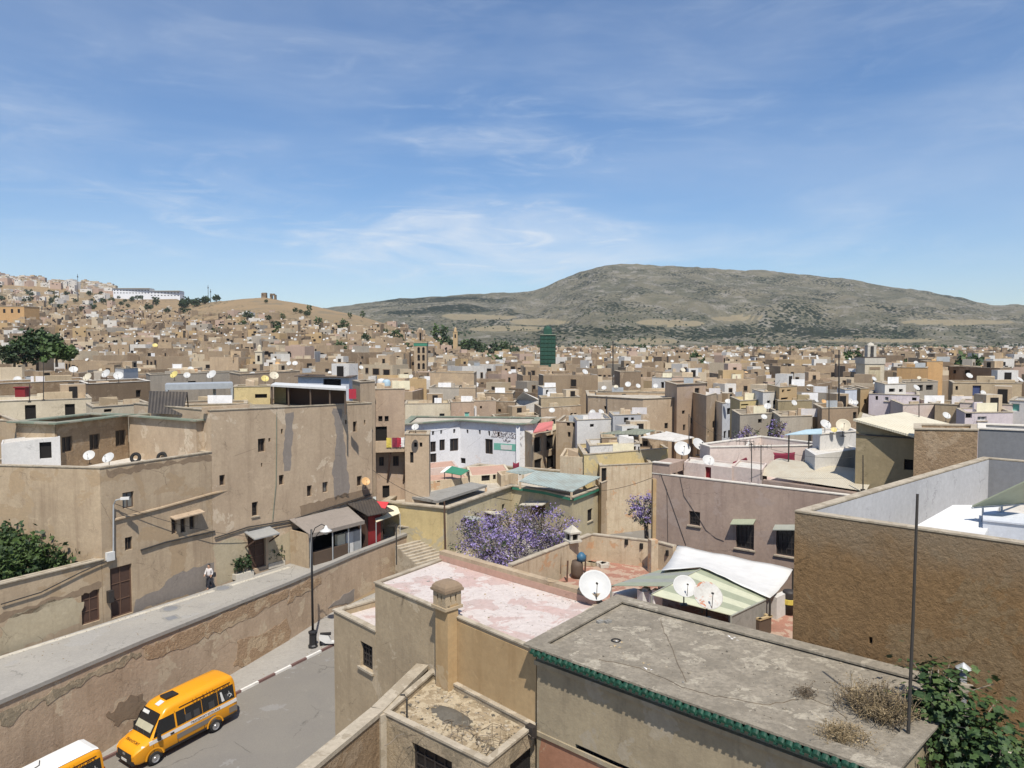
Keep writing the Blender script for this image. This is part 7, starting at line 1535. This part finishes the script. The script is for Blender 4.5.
# big trees at the foot of the left hill
def big(px, ptop, y, r, h, label, mats, n=170, nl=16, leaf=.5, grp=None):
    t = W(px, ptop, y); return tree('tree', label, (t.x, t.y, t.z - h), h, r, h * .8, mats, n, nl, leaf, R6, 'bark', .35, 'tree', grp)
big(36, 330, 190, 5.8, 10, 'big dark green tree at the foot of the left hillside', ['leaf_dark', 'leaf_garden']); big(56, 343, 180, 3.6, 5.4, 'paler green tree right of the big dark one', ['leaf_light', 'leaf_garden'], 110); big(14, 345, 182, 4.0, 6, 'low dark tree left of the big dark one', ['leaf_dark', 'leaf_olive'], 90)
def tower(name, label, cat, px0, px1, ytop, y, mat, win=(), zb=None, rz=.0):
    a, b = W(px0, ytop, y), W(px1, ytop, y); w_ = b.x - a.x; c = Vector(((a.x + b.x) / 2, y + w_ / 2, 0)); zb = ground_z(c.x, c.y) - 1 if zb is None else zb
    r = thing(name, label, cat, (c.x, c.y, zb)); OCC.append([V2((a.x, y)), V2((b.x, y)), V2((b.x, y + w_)), V2((a.x, y + w_))])
    mb = MB(); mb.box((c.x, c.y, (zb + a.z) / 2), (w_, w_, a.z - zb), rz); mb.build('shaft', mat, r)
    return r, c, w_, a.z, zb
def zat(py, y): return W(512, py, y).z
# tiled minaret
r, c, w_, zt_, zb_ = tower('minaret', 'square minaret with paired dark arched panels and a green band', 'minaret', 414, 426.5, 343, 280, 'tan_old'); y = 280
mb = MB(); mb.box((c.x, c.y, zt_ - .5), (w_ + .3, w_ + .3, 1.2)); mb.build('tile_band', 'green_paint', r); mb = MB(); mb.box((c.x, c.y, zt_ + .25), (w_ + .5, w_ + .5, .5)); mb.build('parapet', 'tan_old', r)
mb = MB(); zl_ = zat(330, y); mb.box((c.x - .4, c.y, (zt_ + zl_) / 2), (1.8, 1.8, zl_ - zt_)); mb.lathe([(.9, 0), (.7, .6), (0, 1.0)], (c.x - .4, c.y, zl_), 10); mb.build('lantern', 'town_brown', r)
mb = MB(); mb.box((c.x - .1, c.y - .95, (zt_ + zl_) / 2), (.7, .1, (zl_ - zt_) * .6)); mb.build('lantern_opening', 'hollow', r)
mb = MB(); mb.box((c.x + .3, c.y - w_ / 2 - .03, (zat(346, y) + zat(380, y)) / 2), (w_ * .8, .08, zat(346, y) - zat(380, y))); mb.build('face_panel', 'tan_old', r)
for i, py in enumerate((350.5, 358, 366.5, 374)):
    for s_ in (-1, 1):
        mb = MB(); x = c.x + .3 + s_ * w_ * .19; z = zat(py, y); mb.box((x, c.y - w_ / 2 - .09, z), (w_ * .2, .06, 1.9)); mb.lathe([(w_ * .1, 0), (w_ * .07, .25), (0, .4)], (x, c.y - w_ / 2 - .06, z + .95), 8); mb.build('arched_panel', 'hollow', r)
# netted minaret
r, c, w_, zt_, zb_ = tower('minaret', 'minaret wrapped in green scaffolding net with a netted lantern on top', 'minaret', 540.5, 555.5, 335, 260, 'green_net'); y = 260
mb = MB(); zl_ = zat(328.5, y); mb.box((c.x, c.y, (zt_ + zl_) / 2), (w_ * .55, w_ * .55, zl_ - zt_)); mb.lathe([(w_ * .27, 0), (w_ * .2, .6), (.15, 1.0), (0, 1.3)], (c.x, c.y, zl_), 10); mb.build('lantern', 'green_net', r)
for k in range(5):
    mb = MB(); x = c.x - w_ / 2 + w_ * k / 4; mb.tube([(x, c.y - w_ / 2 - .12, zb_), (x, c.y - w_ / 2 - .12, zt_ + .5)], .07, 5); mb.build('scaffold_pole', 'green_net', r)
mb = MB()
for k in range(9): z = zt_ - 1.4 * k; mb.box((c.x, c.y - w_ / 2 - .06, z), (w_ + .1, .1, .12)); mb.box((c.x + w_ / 2 + .06, c.y, z), (.1, w_, .12))
mb.build('scaffold_lift', 'leaf_dark', r); mb = MB(); mb.box((c.x, c.y - .3, zt_ + .1), (w_ + .3, w_, .2)); mb.build('top_rail', 'canopy_green', r)
# white stone minaret on the right
r, c, w_, zt_, zb_ = tower('minaret', 'pale stone minaret with recessed panel and open lantern', 'minaret', 865, 884.5, 364, 205, 'cream'); y = 205
mb = MB(); z1_ = zat(357.5, y); mb.box((c.x, c.y, (zt_ + z1_) / 2), (w_ + .35, w_ + .35, z1_ - zt_)); mb.build('parapet', 'white_stone', r); mb = MB(); mb.box((c.x, c.y, z1_ + .06), (w_ + .5, w_ + .5, .18)); mb.build('cornice', 'frame_dark', r)
zl_ = zat(346, y)
for sx in (-1, 1):
    mb = MB(); mb.box((c.x + sx * .85, c.y, (z1_ + zl_) / 2), (.7, 1.9, zl_ - z1_)); mb.build('lantern_pier', 'white_stone', r)
mb = MB(); mb.box((c.x, c.y, zl_ + .1), (2.4, 2.0, .3)); mb.lathe([(1.0, .2), (.7, .7), (0, 1.0)], (c.x, c.y, zl_), 10); mb.build('lantern_cap', 'white_stone', r)
mb = MB(); mb.box((c.x, c.y - w_ / 2 - .05, zt_ - 3.3), (w_ * .58, .12, 5.2)); mb.build('panel', 'yellow_grey', r); mb = MB(); mb.box((c.x, c.y - w_ / 2 - .13, zt_ - 1.2), (w_ * .52, .1, .7)); mb.build('panel_head', 'patch_dark', r)
for lb, p0, p1, yt, y, mt in (('small yellow minaret far behind the tiled one', 453, 457.5, 332, 620, 'town_ochre'), ('domed beige minaret in front of the left hillside', 255, 262, 352, 195, 'cream'), ('slim minaret right of the dark lattice mast', 845.5, 848, 349, 420, 'town_grey'), ('brown minaret stub behind the centre mast', 626, 632, 360, 240, 'town_brown')):
    r, c, w_, zt_, zb_ = tower('minaret', lb, 'minaret', p0, p1, yt, y, mt); mb = MB(); mb.box((c.x, c.y, zt_ + .15), (w_ * 1.15, w_ * 1.15, .3)); mb.box((c.x, c.y, zt_ + w_ * .4), (w_ * .5, w_ * .5, w_ * .7)); mb.lathe([(w_ * .27, 0), (w_ * .2, w_ * .2), (0, w_ * .32)], (c.x, c.y, zt_ + w_ * .74), 10); mb.build('lantern', mt, r); mb = MB(); mb.box((c.x, c.y - w_ / 2 - .03, zt_ - w_ * .9), (w_ * .35, .06, w_ * .8)); mb.build('window', 'hollow', r)
# ruined tombs
for px, w0, yt, lb in ((263.5, 6.6, 292.5, 'left block of the ruined tombs on the hilltop'), (272.5, 7.6, 293.5, 'right arched block of the ruined tombs on the hilltop')):
    y = 1035; t = W(px, yt, y); zb_ = ground_z(t.x, t.y) - 2; r = thing('tomb_ruin', lb, 'ruin', (t.x, y, zb_), 'ruined tombs on the hilltop'); hh_ = t.z - zb_; mb = MB()
    if w0 < 7: mb.prism([(t.x - 3.3, y), (t.x + 3.3, y), (t.x + 3.3, y + 6), (t.x - 3.3, y + 6)], zb_, [t.z - 1, t.z, t.z - .5, t.z + .3])
    else: mb.box((t.x - 2.6, y + 3, zb_ + hh_ / 2), (2.4, 6, hh_)); mb.box((t.x + 2.8, y + 3, zb_ + hh_ * .42), (2.2, 6, hh_ * .84)); mb.box((t.x, y + 3, t.z - 1.2), (4, 6, 2.2))
    mb.build('masonry', 'town_brown', r); mb = MB(); mb.box((t.x - (1 if w0 < 7 else 2.6), y - .1, zb_ + hh_ * .7), (1, .3, 2)); mb.build('niche', 'hollow', r)
# hotels on the skyline
for p0, p1, yt, h_, lb in ((113, 149, 288.5, 11, 'long white hotel block with rows of windows on the skyline'), (150, 179, 291, 11, 'lower white hotel wing next to the long block on the skyline')):
    y = 1260; a, b = W(p0, yt, y), W(p1, yt, y); zb_ = a.z - h_ - 14; r = thing('hotel', lb, 'hotel', ((a.x + b.x) / 2, y, zb_)); mb = MB(); mb.prism([(a.x, y), (b.x, y + 3), (b.x, y + 20), (a.x, y + 17)], zb_, a.z); mb.build('wall', 'house_white', r)
    n_ = int((b.x - a.x) / 5)
    for k in range(n_):
        for f_ in range(2): mb = MB(); x = a.x + (k + .5) * (b.x - a.x) / n_; mb.box((x, y + 3 * (x - a.x) / (b.x - a.x) - .1, a.z - 3 - 4.2 * f_), (2.0, .4, 1.3)); mb.build('window', 'hollow', r)
    mb = MB(); mb.box(((a.x + b.x) / 2, y + 8, a.z + .4), (b.x - a.x + 1, 19, .5)); mb.build('roof', 'white_stone', r)
for px, yt, lb in ((208, 285, 'taller thin radio mast on the left skyline'), (210.5, 289, 'shorter radio mast on the left skyline'), (77.5, 274, 'thin radio mast above the skyline houses')):
    y = 1100; t = W(px, yt, y); mb = MB(); zb_ = ground_z(t.x, t.y); mb.tube([(t.x, y, zb_ - 1), t], .5, 5, r1=.25); mb.box((t.x, y, t.z - 4), (1.2, 1.2, 2.)); tag(mb.build('radio_mast', 'mast'), lb, 'mast')
# the ochre house on the hill foot
y = 640; a, b = W(-8, 306.5, y), W(24, 306.5, y); hp = [V2(a), V2(b), V2(b) + Vector((3, 16)), V2(a) + Vector((3, 16))]
house('ochre hill house with small windows at the picture edge', hp, a.z, None, 'orange', 'roof_grey', .6, .5, {0: [(3, 309, 5.5, 313, 'h'), (10.8, 309, 13.2, 313, 'h'), (17.6, 309, 20, 313, 'h'), (2, 324, 8, 331, 'h')]}, cov=.3, cth=.5)
# ================================================================ the town: one object per house
UM = {}
def unit_window():
    m = MB(); m.poly([(-.5, -.02, -.5), (.5, -.02, -.5), (.5, -.02, .5), (-.5, -.02, .5)], 0)
    for s_ in (-1, 1): m.box((s_ * .55, -.03, 0), (.1, .08, 1.2), 0, 1); m.box((0, -.03, s_ * .55), (1.0, .08, .1), 0, 1)
    return mesh_of(m, 'window', ['hollow', 'town_brown'], False)
UM['window'] = unit_window()
LMK = [(20, 'the ochre hill house'), (60, 'the hill foot trees'), (150, 'the white hotel'), (210, 'the radio masts'), (268, 'the ruined tombs'), (335, 'the rooftop shelter'), (390, 'the balcony tower'), (420, 'the arched minaret'), (470, 'the dark grey block'), (523, 'the white tent roof'), (548, 'the green netted minaret'), (613, 'the centre mast'), (650, 'the big tan block'), (690, 'the square tower'), (765, 'the yellow banded house'), (839, 'the lattice mast'), (875, 'the pale stone minaret'), (925, 'the orange house'), (990, 'the blue curtained house')]
TM = [('town_tan', 'tan', .40), ('town_brown', 'brown', .23), ('town_cream', 'cream', .14), ('town_white', 'white', .09), ('town_pink', 'pinkish', .07), ('town_ochre', 'ochre', .06), ('town_grey', 'grey', .06)]
def blocked(x, y, r):
    for pl in OCC:
        cx = sum(p.x for p in pl) / len(pl); cy = sum(p.y for p in pl) / len(pl); rr = max((p - Vector((cx, cy))).length for p in pl)
        if (cx - x) ** 2 + (cy - y) ** 2 < (r + rr * .8) ** 2: return True
    return False
DMIN = [(-100, 112), (300, 118), (380, 108), (425, 126), (480, 124), (545, 122), (600, 128), (700, 128), (722, 112), (740, 100), (860, 96), (900, 132), (1000, 138), (1150, 132)]
cand = []; y = 100.
while y < 1250:
    x = (-60 - 512) / F * y
    while x < (1090 - 512) / F * y:
        w_ = R6.uniform(4.5, 11.5); xx = x + w_ / 2 + R6.uniform(0, 1.5); yy = y + R6.uniform(-.03, .03) * y; px = 512 + F * xx / yy
        x += w_ + R6.choice([.3, .6, 1.5, 3.]); 
        if yy < lerp_list(DMIN, px): continue
        dp = R6.uniform(6, 10); h = R6.choice([4.5, 6, 7.2, 8.2, 9.2, 10.2, 11.6]) + R6.uniform(-.8, .8); zg = ground_z(xx, yy)
        if px > 480 or yy < 300: h = h if yy < 420 else h * .85
        else: h *= .75
        py = proj((xx, yy, zg + h))[1]; sk = lerp_list(SKY_L, px) if px < 480 else 345
        if px < 480:
            lim = sk + (9 if px < 110 else 10 + 4 * sstep((px - 160) / 60) - 16 * sstep((px - 340) / 60)); 
            if px < 110 and yy > 1150: pass
            elif py < lim - 4: continue
            elif R6.random() > .45 + .55 * sstep((py - lim) / 10): continue
            if 30 < px < 200 and 297 < py < 309 and R6.random() < .65: continue
        elif yy > 900 and R6.random() < .5: continue
        if px > 480 and zg + h > CZ - 2.2: h = CZ - 2.2 - zg - R6.uniform(0, 2.5)
        for x0_, x1_, yc_, yd_ in ((394, 446, 379, 282), (524, 572, 368, 262), (848, 902, 387, 207), (246, 271, 368, 195)):
            if x0_ < px < x1_ and yy < yd_: h = min(h, W(px, yc_, yy).z - zg)
        if h < 2.0: continue
        if yy < 330 and blocked(xx, yy + dp / 2, w_ * .5): continue
        cand.append((yy, xx, w_, dp, h, zg, px, py))
    y *= 1.062
for k in range(190):
    px = R6.uniform(-20, 114); yy = R6.uniform(1330, 1500); xx = (px - 512) / F * yy; cand.append((yy, xx, R6.uniform(8, 20), 10, R6.uniform(6, 13), ground_z(xx, yy), px, 280))
cand.sort()
NI = 292
def pick():
    t = R6.random() * sum(m[2] for m in TM)
    for m in TM:
        t -= m[2]
        if t <= 0: return m
    return TM[0]
def body(mb, w_, dp, h, M, wi, ri, par=.5, th=.25, room=None, zb=-2.5):
    P = lambda x, y, z: M @ Vector((x, y, z)); q = [(-w_ / 2, 0), (w_ / 2, 0), (w_ / 2, dp), (-w_ / 2, dp)]; n_ = [(-w_ / 2 + th, th), (w_ / 2 - th, th), (w_ / 2 - th, dp - th), (-w_ / 2 + th, dp - th)]
    for i in range(4):
        j = (i + 1) % 4; mb.poly([P(*q[i], zb), P(*q[j], zb), P(*q[j], h), P(*q[i], h)], wi); mb.poly([P(*q[i], h), P(*q[j], h), P(*n_[j], h), P(*n_[i], h)], ri); mb.poly([P(*n_[i], h), P(*n_[j], h), P(*n_[j], h - par), P(*n_[i], h - par)], wi)
    mb.poly([P(*v, h - par) for v in n_], ri)
HOUSES = []
for (yy, xx, w_, dp, h, zg, px, py) in cand[:NI]:
    m_, cn_, _ = pick(); rz = R6.choice([R6.uniform(-.15, .15), R6.uniform(-.5, .5), -.65, .65]); M = Matrix.Rotation(rz, 4, 'Z'); mb = MB(); body(mb, w_, dp, h, M, 0, 1, R6.uniform(.3, .9))
    rf = R6.choice(['sunlit_town_roof', 'sunlit_town_roof', 'sunlit_town_roof', 'roof_white', 'town_grey', 'roof_pink'])
    o = mb.build('house', [m_, rf], None, origin=Vector()); o.location = (xx, yy, zg); LOC[o.name] = Vector((xx, yy, zg)); feats = []
    nw = R6.choice([0, 1, 2, 2, 3, 3, 4]); wz = h - R6.uniform(1.6, 2.6); used = 0
    ww, wh = R6.uniform(.7, 1.3), R6.uniform(.9, 1.7)
    for k in range(nw):
        u = -w_ / 2 + w_ * (k + .5 + R6.uniform(-.15, .15)) / nw; wo = bpy.data.objects.new('window', UM['window']); C.objects.link(wo); wo.parent = o
        big_ = R6.random() < .22; wo.matrix_basis = M @ Matrix.Translation((u, -.03, wz + R6.uniform(-.4, .3))) @ Matrix.Diagonal((ww * (1.9 if big_ else R6.uniform(.7, 1.1)), 1, wh * R6.uniform(.8, 1.1), 1)); used += 1
    if R6.random() < .6 and h - .5 > 4:
        rw_, rd_, rh_ = w_ * R6.uniform(.25, .5), dp * .4, R6.uniform(1.6, 2.6); u = R6.uniform(-.25, .25) * w_; mb = MB(); MM = M @ Matrix.Translation((u, dp * .5, h - .6)); body(mb, rw_, rd_, rh_ + .5, MM, 0, 1, .15, .12, zb=0); ro = mb.build('roof_room', [pick()[0], 'sunlit_town_roof'], None, origin=Vector()); ro.parent = o
        wo = bpy.data.objects.new('window', UM['window']); C.objects.link(wo); wo.parent = ro; wo.matrix_basis = MM @ Matrix.Translation((0, -.03, rh_ * .55)) @ Matrix.Diagonal((.8, 1, min(1.3, rh_ * .6), 1)); feats.append('a roof room')
    if R6.random() < .45:
        mb = MB(); u = R6.uniform(-.3, .3) * w_; mb.grid([[M @ Vector((u + x, dp * .15, h + .9 - i * .35)) for x in (-.9, -.3, .3, .9)] for i in range(4)]); mb.tube([M @ Vector((u - 1.0, dp * .15, h - .5)), M @ Vector((u - 1.0, dp * .15, h + 1))], .05, 4); mb.tube([M @ Vector((u + 1.0, dp * .15, h - .5)), M @ Vector((u + 1.0, dp * .15, h + 1))], .05, 4)
        lo = mb.build('screen', R6.choice(['cloth_white', 'cloth_white', 'cloth_cream', 'cloth_pale', 'galv']), None, origin=Vector()); lo.parent = o; feats.append('a pale roof screen')
    for k in range(R6.choice([1, 2, 2, 3])):
        mb = MB(); l_ = R6.uniform(.2, .6) * w_; mb.box((R6.uniform(-.35, .35) * w_, R6.uniform(.1, .9) * dp, h - .1), (l_, .2, R6.uniform(.7, 1.9)) if R6.random() < .6 else (.2, dp * .5, R6.uniform(.7, 1.6))); mb.v = [M @ v for v in mb.v]; mb.build('divider_wall', R6.choice([m_, pick()[0], 'town_brown']), None, origin=Vector()).parent = o
    feats.insert(0, ['no windows', 'one dark window', 'two windows', 'three windows', 'a row of four windows'][nw])
    HOUSES.append([o, px, py, yy, cn_, feats, 'wide' if w_ > 9.5 else 'narrow' if w_ < 6.5 else '', nw, (xx, yy, zg, w_, dp, h, M)])
# labels that tell them apart: colour, look, place, and order where those agree
ORD = ['first', 'second', 'third', 'fourth', 'fifth', 'sixth', 'seventh', 'eighth', 'ninth', 'tenth', 'eleventh', 'twelfth']
def place(px, yy):
    lx, ln = min(LMK, key=lambda l: abs(l[0] - px)); band = 'just behind' if yy < 150 else 'well behind' if yy < 205 else 'far behind'
    dx = px - lx; return (band + ' ' if abs(dx) < 9 else band + ', ' + ('left' if dx < 0 else 'right') + ' of ') + ln
from collections import defaultdict
def settle(items, noun):
    g1 = defaultdict(list)
    for it in items: g1[it['l']].append(it)
    for l, v in g1.items():
        if len(v) == 1: v[0]['o']['label'] = l; continue
        v.sort(key=lambda i: i['px'])
        for k, it in enumerate(v): it['o']['label'] = (ORD[k] if k < 12 else 'last') + (' from left, ' if len(l.split()) < 14 else ' ') + l
items = []
for o, px, py, yy, cn_, ft, sz, nw, geo in HOUSES:
    tag(o, None, 'house', 'houses packed across the old town'); f_ = ['windowless', 'one windowed', 'two windowed', 'three windowed', 'four windowed'][nw] if len(ft) == 1 or nw > 2 else {'a roof room': 'roof roomed', 'a pale roof screen': 'roof screened'}[ft[1]]
    items.append(dict(o=o, px=px, l=' '.join(x for x in (sz, cn_, f_, 'house', place(px, yy)) if x)))
settle(items, 'house')
# dishes on the roofs of those houses
items = []; nd = 0
for o, px, py, yy, cn_, ft, sz, nw, (xx, y_, zg, w_, dp, h, M) in HOUSES:
    if not (-5 < px < 1030) or R6.random() > (.72 if 380 < px < 760 else .55) or nd > 212: continue
    for q in range(R6.choice([1, 1, 2])):
        p_ = Vector((xx, y_, zg)) + M @ Vector((R6.uniform(-.4, .4) * w_, R6.uniform(.15, .6) * dp, h - .4)); d_ = make_dish(p_, R6.uniform(.85, 1.25), None, R6.choice(['dish_white'] * 6 + ['dish_cream', 'dish_orange']), group='satellite dishes far across the town', detail=False); nd += 1
        items.append(dict(o=d_, px=proj(p_)[0], l=('white' if 'white' in d_.data.materials[0].name else 'cream' if 'cream' in d_.data.materials[0].name else 'orange') + ' dish atop ' + ' '.join(x for x in (sz, cn_, 'house') if x) + ' ' + place(px, yy)))
settle(items, 'dish')
# everything farther off
mb = MB(); mats_ = [t[0] for t in TM] + ['sunlit_town_roof', 'hollow', 'roof_white', 'dish_white']
FM = {t[0]: i for i, t in enumerate(TM)}
for (yy, xx, w_, dp, h, zg, px, py) in cand[NI:]:
    m_ = pick()[0]; 
    if px < 115 and yy > 1000: m_ = R6.choice(['town_white', 'town_cream', 'town_white', 'town_pink'])
    rz = R6.uniform(-.6, .6); M = Matrix.Translation((xx, yy, zg)) @ Matrix.Rotation(rz, 4, 'Z'); body(mb, w_, dp, h, M, FM[m_], R6.choice([7, 7, 7, 9]), .4, .3)
    if R6.random() < .4: body(mb, w_ * .4, dp * .4, 2.6, M @ Matrix.Translation((R6.uniform(-.2, .2) * w_, dp * .3, h - .4)), FM[pick()[0]], 7, .1, .1, zb=0)
    for k in range(R6.choice([1, 2, 3, 4, 5])):
        u = R6.uniform(-.45, .45) * w_; z = h - R6.uniform(1.3, 4.5); s_ = R6.uniform(.4, 1.0); mb.poly([M @ Vector(v) for v in ((u - s_, -.05, z - s_), (u + s_, -.05, z - s_), (u + s_, -.05, z + s_ * .7), (u - s_, -.05, z + s_ * .7))], 8)
    if R6.random() < .35: u = R6.uniform(-.3, .3) * w_; mb.box(M @ Vector((u, dp * .3, h + .5)), (R6.uniform(1, 3), .3, R6.uniform(.8, 1.6)), 0, R6.choice([9, 9, 10, 2]))
    for k in range(2):
        mb.box(M @ Vector((R6.uniform(-.4, .4) * w_, R6.uniform(.1, .9) * dp, h)), (R6.uniform(1, .6 * w_), .25, R6.uniform(.8, 2.2)), rz, FM[pick()[0]])
    if R6.random() < .45: u = R6.uniform(-.4, .4) * w_; mb.lathe([(0, .1), (.5, .2), (.62, .32)], M @ Vector((u, 1, h + .4)), 7, 10, Matrix.Rotation(math.radians(50), 4, 'X'))
o = mb.build('distant_houses', mats_); tag(o, 'dense mass of tiny houses climbing the far slopes', 'houses', None, 'stuff')
# trees among the houses: a small crown mesh and trunk shared by copies
def small_tree_meshes(seed, mats, tall=1.):
    rr = random.Random(seed); cb = MB()
    for _ in range(46):
        v = Vector((rr.gauss(0, 1), rr.gauss(0, 1), rr.gauss(0, 1))).normalized() * rr.uniform(.55, 1); leaf_cloud(cb, [Vector((v.x * .5, v.y * .5, .58 * tall + v.z * .42 * tall))], 7, .085, .06, rr, rr.choice([0, 0, 1]))
    tb = MB(); tb.tube([(0, 0, -.1), (0, 0, .5)], .05, 6, r1=.03); return mesh_of(cb, 'crown', mats, False), mesh_of(tb, 'trunk', 'bark')
ST = [small_tree_meshes(k, ['leaf_dark', 'leaf_olive'] if k < 2 else ['leaf_garden', 'leaf_dark'], [1, .9, 1.3][k]) for k in range(3)]
items = []
def put_tree(px, y, size, k, py=None):
    x = (px - 512) / F * y; zb_ = ground_z(x, y) if py is None else W(px, py, y).z
    r = thing('tree', None, 'tree', (x, y, zb_), 'trees among the far houses')
    for nm, me in zip(('crown', 'trunk'), ST[k]): o = bpy.data.objects.new(nm, me); C.objects.link(o); o.parent = r; o.matrix_basis = Matrix.Rotation(R6.uniform(0, 6), 4, 'Z') @ Matrix.Scale(size * R6.uniform(.85, 1.15), 4)
    items.append(dict(o=r, px=px, l=('tall pointed ' if k == 2 else 'small dark ' if size < 9 else 'round dark ') + 'tree ' + place(px, y).replace('just behind', 'near').replace('well behind', 'beyond') ))
for k in range(26): put_tree(R6.uniform(440, 522), R6.uniform(640, 760), R6.uniform(10, 15), R6.choice([0, 1, 2]))
for k in range(16): put_tree(R6.uniform(180, 218), R6.uniform(1010, 1080), R6.uniform(8, 12), R6.choice([0, 1]))
for k in range(70): put_tree(R6.uniform(-5, 195), R6.uniform(900, 1300), R6.uniform(5, 10), R6.choice([0, 1]))
for k in range(40): put_tree(R6.uniform(200, 420), R6.uniform(350, 950), R6.uniform(5, 9), R6.choice([0, 1, 2]))
for k in range(46): put_tree(R6.uniform(480, 1040), R6.uniform(260, 900), R6.uniform(6, 11), R6.choice([0, 1, 2]))
settle(items, 'tree')
# olive groves and scrub on the plain before the mountain: one mass
mb = MB()
for k in range(2600):
    y = R6.uniform(900, 2300); px = R6.uniform(400, 1060); x = (px - 512) / F * y
    if noise.noise(Vector((x * .006, y * .004, 3.))) < -.05: continue
    z = ground_z(x, y) if y < 1450 else max(mount_z(x, y), ground_z(x, y) if y < 1700 else -9); s_ = R6.uniform(2.0, 4.5); p_ = Vector((x, y, z))
    for q in range(5):
        a = R6.uniform(0, 6.28); c_ = p_ + Vector((math.cos(a) * s_ * .4, math.sin(a) * s_ * .4, s_ * R6.uniform(.3, .9))); t_ = Vector((R6.gauss(0, 1), -1, R6.gauss(0, .8))).normalized(); b_ = t_.orthogonal().normalized(); d_ = t_.cross(b_); mb.poly([c_ + b_ * s_ * .6, c_ + d_ * s_ * .6, c_ - b_ * s_ * .6, c_ - d_ * s_ * .6], R6.choice([0, 0, 1]))
tag(mb.build('distant_trees', ['leaf_dark', 'leaf_olive']), 'olive groves and scrub spread over the plain before the mountain', 'trees', None, 'stuff')
# ================================================================ lettering as meshes
dg = bpy.context.evaluated_depsgraph_get()
for o in [o for o in bpy.data.objects if o.type == 'FONT']:
    me = bpy.data.meshes.new_from_object(o.evaluated_get(dg)); n_ = bpy.data.objects.new(o.name + '_', me); nm = o.name.split('.')[0]; par, mbz = o.parent, o.matrix_basis.copy()
    bpy.data.objects.remove(o); n_.name = nm; C.objects.link(n_); n_.parent = par; n_.matrix_basis = mbz
# ================================================================ thin air
mb = MB(); mb.box((0, 2500, 210), (13400, 5700, 450)); hz = mb.build('haze', 'hollow'); tag(hz, 'thin pale air between the viewer and the far mountain', 'haze', None, 'stuff')
hm = bpy.data.materials.new('haze'); hm.use_nodes = True; hn = hm.node_tree; hn.nodes.remove(hn.nodes['Principled BSDF'])
vv = hn.nodes.new('ShaderNodeVolumePrincipled'); vv.inputs['Color'].default_value = (.86, .91, 1, 1); vv.inputs['Density'].default_value = 4.2e-5; hn.links.new(vv.outputs[0], hn.nodes['Material Output'].inputs['Volume'])
hz.data.materials.clear(); hz.data.materials.append(hm)
